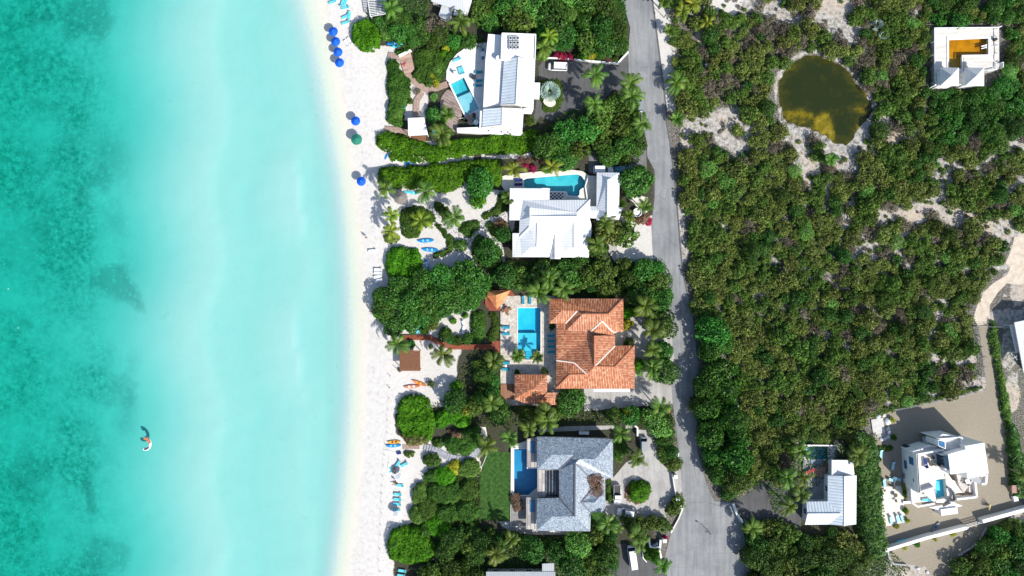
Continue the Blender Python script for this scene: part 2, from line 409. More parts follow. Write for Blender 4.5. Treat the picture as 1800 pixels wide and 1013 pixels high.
def ground(X, Y):
    i = int(np.clip(np.searchsorted(gx, X)-1, 0, len(gx)-2)); j = int(np.clip(np.searchsorted(gy, Y)-1, 0, len(gy)-2))
    u = (X-gx[i])/(gx[i+1]-gx[i]); v = (Y-gy[j])/(gy[j+1]-gy[j])
    return float(GZ[j, i]*(1-u)*(1-v)+GZ[j, i+1]*u*(1-v)+GZ[j+1, i]*(1-u)*v+GZ[j+1, i+1]*u*v)

# ground cover classes as point attributes
soil = np.where(GX > G(835, 0)[0], 1.0, 0.0)
def paint(a, poly, val, soft=1.5, f='P'):
    P = [G(*q) for q in px(f, poly)]
    d = pdist(GX, GY, P); i_ = pip(GX, GY, P)
    k = np.where(i_, 1, np.clip(1-d/soft, 0, 1))
    return a*(1-k)+val*k
for poly in [[(760, 60), (835, 40), (835, 250), (700, 240), (735, 150), (700, 90), (760, 85)], [(820, 470), (1000, 460), (1000, 520), (820, 560)],
             [(700, 700), (900, 690), (900, 760), (700, 790)], [(745, 820), (900, 800), (900, 1100), (690, 1100), (700, 940), (760, 900)],
             [(650, -50), (900, -50), (900, 85), (660, 75)]]:
    soil = paint(soil, poly, 1.0)
for poly in [[(700, 335), (905, 340), (900, 400), (860, 440), (740, 470), (700, 450)], [(1085, 385), (1150, 385), (1160, 455), (1085, 455)],
             [(1145, -40), (1172, -40), (1182, 100), (1186, 190), (1175, 190), (1152, 20)], [(700, 590), (828, 560), (835, 700), (700, 720)],
             [(760, 520), (828, 520), (828, 620), (740, 620)], [(1180, -30), (1320, -30), (1290, 22), (1180, 20)], [(720, 170), (748, 150), (745, 210), (712, 205)]]:
    soil = paint(soil, poly, 0.0)
soil = paint(soil, [(815, 600), (835, 600), (845, 690), (828, 700), (805, 665)], .75)
soil = paint(soil, [(690, 770), (800, 786), (838, 800), (838, 822), (790, 818), (748, 826), (735, 868), (700, 900)], 0.0)
bare = np.zeros_like(GX)
BARE = [(1290, 2, 40, 18), (1372, 16, 26, 15), (1398, 36, 26, 14), (1440, 30, 22, 9), (1475, 8, 34, 20), (1478, 42, 20, 22), (1500, 60, 14, 16), (1250, 215, 26, 14), (1275, 235, 16, 20), (1330, 225, 18, 14), (1520, 232, 22, 26), (1412, 268, 14, 34), (1425, 300, 14, 22),
        (1640, 362, 24, 12), (1565, 378, 20, 10), (1613, 375, 15, 15), (1692, 376, 32, 17), (1662, 302, 13, 30), (1652, 352, 18, 12), (1757, 402, 30, 18), (1528, 425, 12, 16), (1280, 392, 12, 8),
        (1462, 336, 6, 12), (1460, 350, 6, 16), (1475, 262, 22, 14), (1498, 290, 26, 12), (1655, 545, 8, 22), (1645, 590, 10, 17), (1652, 628, 14, 8), (1692, 634, 22, 8), (1722, 676, 28, 11), (1652, 692, 14, 7),
        (1567, 698, 8, 14), (1425, 583, 10, 8), (1460, 600, 6, 14), (1545, 548, 9, 6), (1592, 405, 9, 16), (1235, 60, 10, 20), (1210, 235, 12, 30), (1195, 390, 7, 30), (1200, 440, 9, 18),
        (1395, 240, 30, 12), (1290, 205, 30, 14), (1300, 255, 18, 14), (1590, 985, 60, 18), (1575, 1005, 50, 25), (1790, 915, 15, 12), (1770, 560, 30, 14), (1775, 615, 12, 30), (1780, 690, 10, 30), (1180, 640, 8, 10),
        (1620, 20, 10, 10), (1590, 235, 30, 8), (1560, 215, 10, 14), (1700, 205, 14, 6), (1440, 395, 12, 6), (1370, 455, 10, 8), (1415, 490, 12, 9), (1335, 520, 14, 6)]
for a, b, c, d in BARE:
    q = ((PXX-a)/c)**2+((506.5-GY/S-b)/d)**2
    bare = np.maximum(bare, np.clip(1.45-q*.6, 0, 1))
bare = np.maximum(bare, np.where(~pin, np.clip(.95-(pd-.1)/(1.1+1.6*np.clip(vnoise(GX, GY, .12, 2.2)+.3, 0, 1)), 0, 1), 0))
PYY = 506.5-GY/S
wgt = np.clip((PXX-1340)/150, 0, 1)*np.clip((PYY-190)/60, 0, 1)*np.clip((720-PYY)/60, 0, 1)+.6*np.clip((PXX-1180)/20, 0, 1)*np.clip((320-PYY)/60, 0, 1)*np.clip((1420-PXX)/80, 0, 1)
bare = np.maximum(bare, np.clip((vnoise(GX, GY, .2, 12.5)*.6+vnoise(GX, GY, .45, 1.1)*.8+vnoise(GX, GY, .035, 4.4)*.6-.2)*3.2, 0, .8)*wgt)
grass = np.clip((255-PXX+40*nz2+30*nz1)/110, 0, 1)

mt, nt, p = base_mat('ground_sand_and_soil')
co = objco(nt)
def att(name):
    a = nn(nt, 'ShaderNodeAttribute'); a.attribute_name = name; return a.outputs['Fac']
fine = noise_n(nt, 3.2, 6, .7, co); mid = noise_n(nt, .5, 5, .6, co); big = noise_n(nt, .09, 4, .6, co)
sand = ramp(nt, noise_n(nt, 1.1, 8, .65, co), [(.28, (.46, .435, .4)), (.46, (.58, .555, .52)), (.72, (.65, .63, .595))])
litter = ramp(nt, fine, [(.3, (.03, .028, .02)), (.48, (.11, .1, .08)), (.6, (.26, .245, .225)), (.72, (.5, .48, .46))])
pale = ramp(nt, noise_n(nt, 1.1, 8, .75, co), [(.34, (.1, .09, .07)), (.45, (.27, .25, .215)), (.55, (.43, .41, .38)), (.7, (.56, .55, .53))])
sj = mth(nt, 'ADD', att('soil'), mth(nt, 'MULTIPLY', mth(nt, 'SUBTRACT', mid, .5), 1.1))
sfac = ramp(nt, sj, [(.42, (0, 0, 0)), (.58, (1, 1, 1))])
bj = mth(nt, 'ADD', att('bare'), mth(nt, 'MULTIPLY', mth(nt, 'SUBTRACT', mid, .5), 1.3))
bfac = ramp(nt, bj, [(.4, (0, 0, 0)), (.62, (1, 1, 1))])
tan = mixc(nt, ramp(nt, big, [(.5, (0, 0, 0)), (.68, (.7, .7, .7))]), pale, (.5, .4, .3))
litter = mixc(nt, mth(nt, 'MULTIPLY', att('garden'), .8), litter, (.028, .032, .014))
sand = mixc(nt, mth(nt, 'MULTIPLY', att('inland'), .5), sand, mixc(nt, ramp(nt, noise_n(nt, 2.4, 8, .75, co), [(.4, (0, 0, 0)), (.7, (1, 1, 1))]), (.58, .55, .505), (.36, .33, .29)))
col = mixc(nt, sfac, sand, mixc(nt, bfac, litter, tan))
weed = ramp(nt, noise_n(nt, 2.2, 3, .5, co), [(.6, (0, 0, 0)), (.66, (1, 1, 1))])
col = mixc(nt, mth(nt, 'MULTIPLY', weed, mth(nt, 'MULTIPLY', att('wrack'), .5)), col, (.25, .2, .14))
wetc = mixc(nt, mth(nt, 'MULTIPLY', att('wet'), .9), col, (.66, .61, .5))
sg = mth(nt, 'ADD', mth(nt, 'MULTIPLY', att('grass'), .62), mth(nt, 'MULTIPLY', mth(nt, 'SUBTRACT', noise_n(nt, .055, 6, .62, co), .5), 2.1))
sgf = ramp(nt, sg, [(.2, (0, 0, 0)), (.5, (.42, .42, .42)), (.8, (1, 1, 1))])
fl = ramp(nt, noise_n(nt, .75, 5, .7, co), [(.36, (.25, .25, .25)), (.6, (1, 1, 1))])
sgf = mth(nt, 'MULTIPLY', mth(nt, 'MULTIPLY', sgf, fl), mth(nt, 'POWER', att('grass'), .6))
fac2 = mth(nt, 'MULTIPLY', sgf, .93, clamp=True)
under = mixc(nt, mth(nt, 'MULTIPLY', att('sea'), .85), wetc, (.55, .55, .54)); big2 = noise_n(nt, .03, 3, .5, co); final = mixc(nt, fac2, under, (.02, .27, .23))
bp = ramp(nt, mth(nt, 'ADD', mth(nt, 'MULTIPLY', noise_n(nt, .05, 5, .6, co), 1.0), mth(nt, 'MULTIPLY', noise_n(nt, .6, 4, .7, co), .16)), [(.6, (0, 0, 0)), (.72, (1, 1, 1))])
final = mixc(nt, mth(nt, 'MULTIPLY', mth(nt, 'MULTIPLY', bp, ramp(nt, att('grass'), [(.12, (0, 0, 0)), (.4, (1, 1, 1))])), .22), final, (.03, .15, .14))
rf = ramp(nt, mth(nt, 'ADD', att('reef'), mth(nt, 'MULTIPLY', mth(nt, 'SUBTRACT', noise_n(nt, .5, 5, .7, co), .5), .9)), [(.3, (0, 0, 0)), (.95, (1, 1, 1))])
final = mixc(nt, mth(nt, 'MULTIPLY', rf, .38), final, (.02, .12, .11))
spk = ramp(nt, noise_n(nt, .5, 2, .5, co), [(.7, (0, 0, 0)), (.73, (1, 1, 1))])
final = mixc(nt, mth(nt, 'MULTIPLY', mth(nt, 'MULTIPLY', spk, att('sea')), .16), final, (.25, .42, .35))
caustic_dots = ramp(nt, noise_n(nt, .95, 2, .5, co), [(.57, (0, 0, 0)), (.68, (1, 1, 1))])  # pale dots put into the seabed colour, imitating caustic bright spots
final = mixc(nt, mth(nt, 'MULTIPLY', mth(nt, 'MULTIPLY', caustic_dots, ramp(nt, att('grass'), [(.02, (0, 0, 0)), (.3, (1, 1, 1))])), .55), final, (.45, .6, .55))
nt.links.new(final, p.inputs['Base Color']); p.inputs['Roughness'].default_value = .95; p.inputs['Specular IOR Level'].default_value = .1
bn = mth(nt, 'ADD', noise_n(nt, 1.6, 7, .7, co), mth(nt, 'MULTIPLY', fine, .4))
bn = mth(nt, 'MULTIPLY', bn, mth(nt, 'SUBTRACT', 1.0, mth(nt, 'MULTIPLY', att('sea'), .75)))
bump(nt, p, bn, .45, .1)
ny, nx = GX.shape
idx = np.arange(nx*ny).reshape(ny, nx)
F = np.stack([idx[:-1, :-1], idx[:-1, 1:], idx[1:, 1:], idx[1:, :-1]], -1).reshape(-1, 4)
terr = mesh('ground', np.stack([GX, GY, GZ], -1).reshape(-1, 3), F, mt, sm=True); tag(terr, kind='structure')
wet = np.maximum(.5*np.clip(1-np.abs(T+.3)/1.4, 0, 1), .85*np.clip((T+.4)/.8, 0, 1)*np.clip(1-(T/wf_-4.5)/2.5, 0, 1))
wrack = np.clip(1-np.abs(T+7.5)/5.5, 0, 1)*np.clip((-GY+10)/20, .25, 1)
reef = np.zeros_like(GX)
WX, WY = PXX+26*vnoise(GX, GY, .07, 21)+26*vnoise(GX, GY, .19, 23), YP+26*vnoise(GX, GY, .07, 27)+26*vnoise(GX, GY, .19, 29)
for a_, b_, c_, d_, s_ in [(160, 300, 26, 28, .8), (128, 345, 16, 18, .8), (195, 500, 36, 42, 1), (135, 22, 44, 46, .9), (55, 12, 24, 20, .9), (105, 440, 18, 16, .5), (150, 885, 13, 32, .95), (190, 690, 32, 28, .6), (20, 850, 42, 46, .7), (160, 990, 46, 26, .7), (90, 190, 22, 22, .5), (150, 670, 60, 40, .4), (262, 552, 24, 22, .35), (10, 580, 24, 16, .6), (120, 760, 50, 40, .35)]:
    reef = np.maximum(reef, s_*np.clip(1.35-((WX-a_)/c_/1.15)**2-((WY-b_)/d_/1.15)**2, 0, 1))
sea_a = np.clip((T/wf_-5.5)/1.5, 0, 1)
for nm, arr in (('soil', soil), ('bare', bare), ('grass', grass), ('wet', wet), ('wrack', wrack), ('sea', sea_a), ('reef', reef), ('inland', np.clip((-T-9)/7, 0, 1)), ('garden', np.clip((G(1165, 0)[0]-GX)/3, 0, 1)+np.clip((-52-GY)/4, 0, 1)*(GX > 45)*(GX < 90))):
    a = terr.data.attributes.new(nm, 'FLOAT', 'POINT'); a.data.foreach_set('value', np.clip(arr, 0, 1).ravel().astype(np.float32))

def water_mat(name, tint=(1, 1, 1), rough=.05, bs=.25, sc=1.2, vol=None):
    m, nt, p = base_mat(name); out = nt.nodes['Material Output']; nt.nodes.remove(p)
    tr = nn(nt, 'ShaderNodeBsdfTransparent'); tr.inputs[0].default_value = (*tint, 1)
    gl = nn(nt, 'ShaderNodeBsdfGlossy'); gl.inputs['Roughness'].default_value = rough
    fr = nn(nt, 'ShaderNodeFresnel'); fr.inputs[0].default_value = 1.33
    b = nn(nt, 'ShaderNodeBump'); b.inputs['Strength'].default_value = bs; b.inputs['Distance'].default_value = .2
    nt.links.new(noise_n(nt, sc, 5, .6, objco(nt)), b.inputs['Height'])
    nt.links.new(b.outputs[0], gl.inputs['Normal']); nt.links.new(b.outputs[0], fr.inputs['Normal'])
    gm = nn(nt, 'ShaderNodeNewGeometry'); ff = mth(nt, 'MULTIPLY', fr.outputs[0], mth(nt, 'SUBTRACT', 1.0, gm.outputs['Backfacing']))
    mx = nn(nt, 'ShaderNodeMixShader'); nt.links.new(ff, mx.inputs[0])
    nt.links.new(tr.outputs[0], mx.inputs[1]); nt.links.new(gl.outputs[0], mx.inputs[2]); nt.links.new(mx.outputs[0], out.inputs[0])
    if vol:
        va = nn(nt, 'ShaderNodeVolumeAbsorption'); va.inputs[0].default_value = (*vol[0], 1); va.inputs[1].default_value = vol[1]
        nt.links.new(va.outputs[0], out.inputs['Volume'])
    return m
SEAM_ = water_mat('sea_water', rough=.1, bs=.12, sc=.9, vol=((0.0, .875, .815), .33))
sea = MB().box((-3100-34.5)/2, 0, (SEA-8)/2, 3100-34.5, 6200, 8+SEA).build('water', SEAM_); tag(sea, kind='structure')
POOLW = water_mat('pool_water', (.9, .98, 1), .04, .3, 2.0)
def pooltile(name, a, b):
    m, nt, p = base_mat(name); co = objco(nt)
    c = ramp(nt, noise_n(nt, .35, 3, .6, co), [(.35, a), (.65, b)])
    br = nn(nt, 'ShaderNodeTexBrick'); br.offset = 0; br.inputs['Scale'].default_value = 1.6; br.inputs['Mortar Size'].default_value = .018
    br.inputs['Brick Width'].default_value = .5; br.inputs['Row Height'].default_value = .5
    nt.links.new(co, br.inputs['Vector']); br.inputs['Color1'].default_value = (1, 1, 1, 1); br.inputs['Color2'].default_value = (.93, .93, .93, 1); br.inputs['Mortar'].default_value = (.8, .8, .8, 1)
    nt.links.new(mixc(nt, 1.0, c, br.outputs['Color'], 'MULTIPLY'), p.inputs['Base Color']); p.inputs['Roughness'].default_value = .4
    return m
TILE_A = pooltile('turquoise_pool_tiles', (.03, .4, .46), (.07, .52, .56))
TILE_B = pooltile('aqua_pool_tiles', (.08, .5, .62), (.16, .62, .7))
TILE_C = pooltile('sky_blue_pool_tiles', (.0, .42, .62), (.02, .52, .7))
TILE_D = pooltile('deep_blue_pool_tiles', (.0, .2, .4), (.01, .25, .46))
TILE_E = pooltile('yellow_algae_pool_floor', (.5, .3, .02), (.28, .17, .015))

pond_m, nt, p = base_mat('murky_pond_water')
co = objco(nt); sp = nn(nt, 'ShaderNodeSeparateXYZ'); nt.links.new(co, sp.inputs[0])
at = nn(nt, 'ShaderNodeAttribute'); at.attribute_name = 'shallow'
f = mth(nt, 'ADD', at.outputs['Fac'], mth(nt, 'MULTIPLY', mth(nt, 'SUBTRACT', noise_n(nt, .45, 7, .7, co), .5), 1.5))
nt.links.new(ramp(nt, f, [(.05, (.018, .026, .006)), (.4, (.04, .042, .006)), (.72, (.16, .125, .006)), (1.0, (.28, .22, .03))]), p.inputs['Base Color'])
p.inputs['Roughness'].default_value = .12; p.inputs['Specular IOR Level'].default_value = .25; bump(nt, p, noise_n(nt, 1.5, 3, .5, co), .05, .05)
pgx, pgy = np.meshgrid(np.arange(62, 95, .6), np.arange(32, 62, .6))
cells = pip(pgx, pgy, POND) | (pdist(pgx, pgy, POND) < 1.0)
pi_ = -np.ones(pgx.shape, int); pi_[cells] = np.arange(cells.sum())
PV = np.stack([pgx[cells], pgy[cells], np.full(cells.sum(), -.16)], -1)
PF = [(pi_[j, i], pi_[j, i+1], pi_[j+1, i+1], pi_[j+1, i]) for j in range(pgx.shape[0]-1) for i in range(pgx.shape[1]-1) if min(pi_[j, i], pi_[j, i+1], pi_[j+1, i+1], pi_[j+1, i]) >= 0]
pond = mesh('pond_water', PV, [tuple(int(k) for k in f_) for f_ in PF], pond_m); tag(pond, kind='structure')
ppx = PV[:, 0]/S+900; ppy = 506.5-PV[:, 1]/S
sh = np.clip(1-pdist(PV[:, 0], PV[:, 1], POND)/3.2, 0, 1)*.45
for a, b, c, d, s_ in [(1405, 205, 28, 16, .6), (1448, 218, 18, 22, .75), (1395, 200, 20, 10, .5), (1512, 190, 22, 12, .45), (1462, 236, 8, 12, .8), (1478, 195, 10, 8, .2)]:
    sh = np.maximum(sh, s_*np.clip(1.5-(((ppx-a)/c)**2+((ppy-b)/d)**2), 0, 1))
a = pond.data.attributes.new('shallow', 'FLOAT', 'POINT'); a.data.foreach_set('value', sh.astype(np.float32))

# ---- roads and pavings
def ribbon_mat(name, dark, light, stain=(.1, .1, .1)):
    m, nt, p = base_mat(name); co = objco(nt)
    f = noise_n(nt, .12, 6, .65, co)
    c = ramp(nt, f, [(.3, dark), (.55, light), (.75, tuple(x*1.12 for x in light))])
    fine = noise_n(nt, 8, 3, .8, co)
    mp = nn(nt, 'ShaderNodeMapping'); mp.inputs['Scale'].default_value = (1.1, .07, 1); mp.inputs['Rotation'].default_value = (0, 0, .1); nt.links.new(co, mp.inputs[0])
    stk = ramp(nt, noise_n(nt, 1.0, 5, .7, mp.outputs[0]), [(.4, (0, 0, 0)), (.66, (1, 1, 1))])
    c = mixc(nt, mth(nt, 'MULTIPLY', stk, .5), c, tuple(x*.62 for x in dark))
    pale_ = ramp(nt, noise_n(nt, .33, 6, .7, co), [(.58, (0, 0, 0)), (.68, (1, 1, 1))]); c = mixc(nt, mth(nt, 'MULTIPLY', pale_, .3), c, tuple(min(1, x*1.35) for x in light))
    vc = nn(nt, 'ShaderNodeTexVoronoi', feature='DISTANCE_TO_EDGE'); vc.inputs['Scale'].default_value = .16; nt.links.new(co, vc.inputs['Vector'])
    c = mixc(nt, mth(nt, 'MULTIPLY', mth(nt, 'LESS_THAN', vc.outputs['Distance'], .006), .35), c, tuple(x*.4 for x in dark))
    c = mixc(nt, mth(nt, 'MULTIPLY', fine, .35), c, stain)
    sp_ = ramp(nt, noise_n(nt, .9, 6, .75, co, 1.5), [(.66, (0, 0, 0)), (.72, (1, 1, 1))])
    c = mixc(nt, mth(nt, 'MULTIPLY', sp_, .5), c, tuple(x*.5 for x in dark))  # dark blotches, like the stronger streaks, paint leaf shadows along with stains
    nt.links.new(c, p.inputs['Base Color']); p.inputs['Roughness'].default_value = .9; p.inputs['Specular IOR Level'].default_value = .2
    bump(nt, p, fine, .2, .03)
    return m
ROAD = ribbon_mat('sun_bleached_asphalt', (.2, .21, .215), (.31, .315, .315))
ASPH = ribbon_mat('dark_asphalt', (.085, .085, .085), (.125, .125, .125), (.05, .05, .05))
ASPH2 = ribbon_mat('grey_asphalt', (.15, .15, .15), (.22, .215, .21), (.1, .1, .1))
CONC = ribbon_mat('pale_concrete', (.31, .3, .28), (.48, .465, .44), (.28, .26, .23))
m, nt, p = base_mat('tan_gravel'); co = objco(nt)
g1 = ramp(nt, noise_n(nt, 4.5, 6, .8, co), [(.3, (.1, .085, .06)), (.5, (.25, .215, .16)), (.7, (.42, .375, .3))])
nt.links.new(mixc(nt, mth(nt, 'MULTIPLY', noise_n(nt, .15, 4, .6, co), .55), g1, (.3, .26, .195)), p.inputs['Base Color']); p.inputs['Roughness'].default_value = .95
bump(nt, p, noise_n(nt, 6, 4, .7, co), .6, .05); GRAV = m
CRAZY = M('crazy_paving', (.6, .58, .55), (.28, .27, .25), 1.8, .9, .2, .4, 7, detail=2, lo=.44, hi=.56)
LAWN = M('lawn_grass', (.012, .05, .006), (.05, .12, .018), 1.3, .8, .2, .5, 14)
DIRT = M('pale_dirt_track', (.62, .54, .44), (.48, .4, .31), .8, .95, .1, .5, 4)
PATIO = M('cream_patio', (.78, .72, .62), (.66, .6, .5), .8, .9, .1, .3, 6)

rl = px('C', [(620, -260), (625, 0), (680, 200), (665, 370), (670, 520), (720, 660), (770, 900)])+px('E', [(1220, 0), (1222, 110), (1280, 220), (1280, 420), (1255, 640), (1270, 900)])+px('G', [(1236, 0), (1285, 200), (1228, 300), (1270, 400), (1310, 700), (1275, 760)])+px('I', [(1235, 0), (1275, 310), (1285, 480), (1300, 560), (1215, 740), (1175, 900), (1190, 1013), (1190, 1300)])
rr = px('C', [(838, -260), (840, 0), (885, 350), (935, 740), (942, 880), (965, 1013)])+px('E', [(1440, 300), (1500, 1013)])+px('N', [(140, 60), (168, 330), (175, 620)])+px('Q', [(235, 60), (245, 200), (300, 400), (350, 520), (475, 540), (540, 665), (560, 830), (600, 1013), (620, 1250)])
def sheet(name, poly_w, z, mat, kind='structure'):
    o = MB().sheet(poly_w, z).build(name, mat); tag(o, kind=kind); return o
road_poly = [G(*q) for q in rl+rr[::-1]]
sheet('road', road_poly, .05, ROAD)
def curb(name, pts_px, w_, h, mat, label, cat='kerb', z0=0.0, kind=None):
    b = MB(); P = [G(*q, z0+h) for q in pts_px]
    for a_, c_ in zip(P[:-1], P[1:]):
        dx, dy = c_[0]-a_[0], c_[1]-a_[1]; L = math.hypot(dx, dy)
        b.box((a_[0]+c_[0])/2, (a_[1]+c_[1])/2, z0+h/2, L+w_*.7, w_, h+random.uniform(-.004, .004), math.atan2(dy, dx))
    o = b.build(name, mat)
    if kind: tag(o, kind=kind)
    else: tag(o, label, cat)
    return o
curb('kerb', rr[1:10], .3, .15, M('kerb_concrete', (.16, .15, .14), (.1, .1, .1), 3, .9), '', kind='structure')
D1 = px('B', [(755, 480), (800, 412), (1216, 440)])+px('C', [(590, 455), (668, 368), (672, 520), (715, 660), (560, 640), (420, 800), (200, 900), (40, 830)])+px('B', [(715, 900), (760, 600)])
sheet('driveway', [G(*q) for q in D1], .03, ASPH)
sheet('driveway', POLY('E', [(770, 60), (1216, 60), (1220, 235), (1130, 250), (770, 235)]), .03, ASPH2)
sheet('driveway', POLY('E', [(1020, 380), (1130, 480), (1160, 600), (1255, 640), (1225, 560), (1230, 430)]), .026, PAVE)
sheet('driveway', POLY('G', [(700, 780), (1036, 780), (1036, 520), (905, 520), (905, 420), (1000, 330), (1228, 300), (1270, 400), (1310, 700), (1276, 760), (1286, 900), (1150, 910), (700, 950)]), .03, CONC)
D4 = POLY('I', [(790, 400), (850, 395), (930, 300), (1000, 260), (1040, 250), (1000, 90), (1075, 95), (1140, 140), (1132, 280), (1225, 370), (1275, 330), (1285, 480), (1240, 520), (1180, 650), (1040, 705), (900, 690), (800, 640)])
sheet('driveway', D4, .03, CONC)
sheet('driveway', POLY('I', [(810, 1250), (810, 1013), (880, 810), (1040, 800), (1100, 840), (1160, 950), (1175, 900), (1195, 1013), (1195, 1250)]), .03, ASPH)
sheet('driveway', POLY('Q', [(475, 540), (560, 480), (700, 400), (840, 440), (920, 560), (920, 740), (620, 680), (540, 665)]), .03, ASPH)
GR = px('O', [(225, 880), (500, 810), (740, 775), (1150, 672), (1170, 640), (1105, 150), (1195, 130), (1262, 480), (1335, 1013)])+px('R', [(1075, 60), (1095, 450), (1187, 555), (1187, 585), (940, 700), (880, 800), (760, 880), (715, 960), (720, 1200), (590, 1200), (590, 1013), (540, 950), (420, 935), (330, 930), (295, 850), (285, 780), (270, 560), (240, 280), (190, 0)])
sheet('gravel_yard', [G(*q) for q in GR], .02, GRAV)
sheet('patio', POLY('R', [(235, 430), (385, 425), (400, 470), (410, 660), (330, 680), (265, 690)]), .04, PATIO)
sheet('path', POLY('R', [(190, -5), (265, -5), (285, 100), (215, 110)]), .04, CONC)
DT = px('M', [(1158, 470), (1095, 500), (1080, 570), (1040, 660), (1070, 690), (1050, 735), (960, 790), (900, 850), (860, 930), (835, 1013)])+px('O', [(1050, 70), (1100, 150), (1195, 130), (1200, 0)])+px('M', [(935, 1013), (940, 930), (990, 850), (1050, 790), (1130, 800), (1158, 790), (1400, 650), (1400, 400)])
sheet('dirt_track', [G(*q) for q in DT], .015, DIRT)
sheet('lawn', POLY('I', [(50, 230), (215, 232), (215, 665), (15, 660), (10, 400)]), .02, LAWN)
sheet('lawn', POLY('I', [(660, 615), (720, 615), (830, 560), (835, 660), (720, 720), (705, 620)]), .022, LAWN)
sheet('ground_strip', POLY('I', [(135, 668), (200, 668), (330, 710), (700, 700), (700, 750), (330, 752), (200, 725), (150, 700)]), .028, CONC)
sheet('ground_strip', POLY('I', [(375, 90), (560, 70), (1000, 62), (1005, 80), (600, 100), (380, 106)]), .028, CONC)
def pathpoly(pts, w_):
    L = []; Rr = []
    for i, q in enumerate(pts):
        a_ = pts[max(i-1, 0)]; b_ = pts[min(i+1, len(pts)-1)]; d = math.hypot(b_[0]-a_[0], b_[1]-a_[1])
        nx_, ny_ = -(b_[1]-a_[1])/d*w_/2, (b_[0]-a_[0])/d*w_/2
        L.append((q[0]+nx_, q[1]+ny_)); Rr.append((q[0]-nx_, q[1]-ny_))
    return L+Rr[::-1]
sheet('path', pathpoly(POLY('D', [(565, 495), (640, 555), (700, 610), (765, 690), (850, 740), (915, 785)]), 1.5), .02, CRAZY)
sheet('path', pathpoly(POLY('D', [(915, 785), (975, 700), (1000, 650), (1080, 620), (1200, 590)]), 1.2), .024, CRAZY)
sheet('path', pathpoly(POLY('D', [(915, 785), (905, 850), (910, 900), (960, 985)]), 1.1), .028, CRAZY)
sheet('path', pathpoly(POLY('D', [(1000, 650), (1050, 720), (1140, 820), (1160, 950)]), .8), .032, CRAZY)
sheet('path', POLY('H', [(640, 395), (665, 420), (672, 470), (655, 490), (640, 450), (620, 420)]), .02, PATIO)
sheet('path', POLY('H', [(640, 235), (690, 240), (700, 290), (680, 305), (655, 260)]), .02, PATIO)
sheet('path', pathpoly(POLY('E', [(-60, 120), (60, 105), (180, 105), (290, 115), (330, 100)]), 1.6), .02, CRAZY)

# ================================================================ terraces and pools
def slab(name, poly, z0, z1, mat, label=None, cat=None, holes=(), parent=None):
    o = MB().prism(poly, z0, z1, holes).build(name, mat, parent)
    if label: tag(o, label, cat)
    return o
def pool(poly, ztop, depth, tile, label, coping=None, cat='swimming pool', cw=.35):
    cx = sum(q[0] for q in poly)/len(poly); cy = sum(q[1] for q in poly)/len(poly)
    root = empty('swimming_pool', (cx, cy, ztop), 0, label, cat)
    loc = [(q[0]-cx, q[1]-cy) for q in ccw(poly)]
    n = len(loc); b = MB()
    b.sheet(loc, -depth)
    V = [(q[0], q[1], -depth) for q in loc]+[(q[0], q[1], -.01) for q in loc]
    b.add(V, [(i+n, (i+1) % n+n, (i+1) % n, i) for i in range(n)])
    b.build('basin', tile, root)
    MB().sheet([(q[0]*.999, q[1]*.999) for q in loc], -.12).build('pool_water', POOLW, root)
    if coping:
        big = []
        for i in range(n):
            a_, b_, c_ = Vector(loc[i-1]), Vector(loc[i]), Vector(loc[(i+1) % n])
            n1 = (b_-a_).normalized(); n2 = (c_-b_).normalized(); nr = Vector((n1.y+n2.y, -n1.x-n2.x))
            nr = nr/max(nr.length, .01); k = cw/max(.5, nr.dot(Vector((n1.y, -n1.x))))
            big.append((b_.x+nr.x*k, b_.y+nr.y*k))
        MB().prism(big, .003, .06, [loc]).build('coping', coping, root)
    return root
# north villa terrace
TN = px('b', [(490, 35), (400, 45), (300, 80), (200, 150), (125, 240), (90, 330), (85, 420), (130, 470), (292, 797), (280, 815), (210, 830), (200, 935), (480, 990), (620, 990), (620, 35)])
TNW = [G(*q) for q in TN]
b = slab('terrace', TNW, -.3, .32, TERR, 'white curved terrace of the villa with the long white roof', 'terrace', [P_N])
pool(P_N, .32, 1.3, TILE_A, 'slanted turquoise pool beside the round grey wooden deck', FRAME, cw=.4)
ds = POLY('b', [(205, 605), (345, 545), (430, 728), (292, 797)])
b = slab('pool_step', ds, -.9, .0, pooltile('pale_blue_pool_tiles', (.2, .5, .55), (.3, .58, .62)), 'pale shallow shelf in the slanted turquoise pool', 'pool shelf')
slab('wooden_deck', smooth(POLY('b', [(135, 500), (60, 560), (20, 640), (25, 730), (50, 830), (100, 910), (160, 965), (200, 960), (205, 830), (272, 800)]), 2), -.2, .2, WOODG, 'grey wooden deck bulging out beside the slanted pool', 'deck')
# middle villa terrace
TM = smooth(POLY('E', [(95, 262), (340, 232), (620, 214), (720, 225), (775, 262), (830, 262), (830, 530), (780, 560), (300, 540), (130, 385), (95, 340)]), 1, .1)
slab('terrace', TM, -.3, .22, M('pale_sandstone', (.72, .68, .58), (.62, .58, .5), 1, .8), 'pale sandstone terrace around the rounded pool of the white hip roofed villa', 'terrace', [P_M])
pool(P_M, .22, 1.4, TILE_A, 'turquoise pool with one rounded end behind the white hip roofed villa', FRAME)
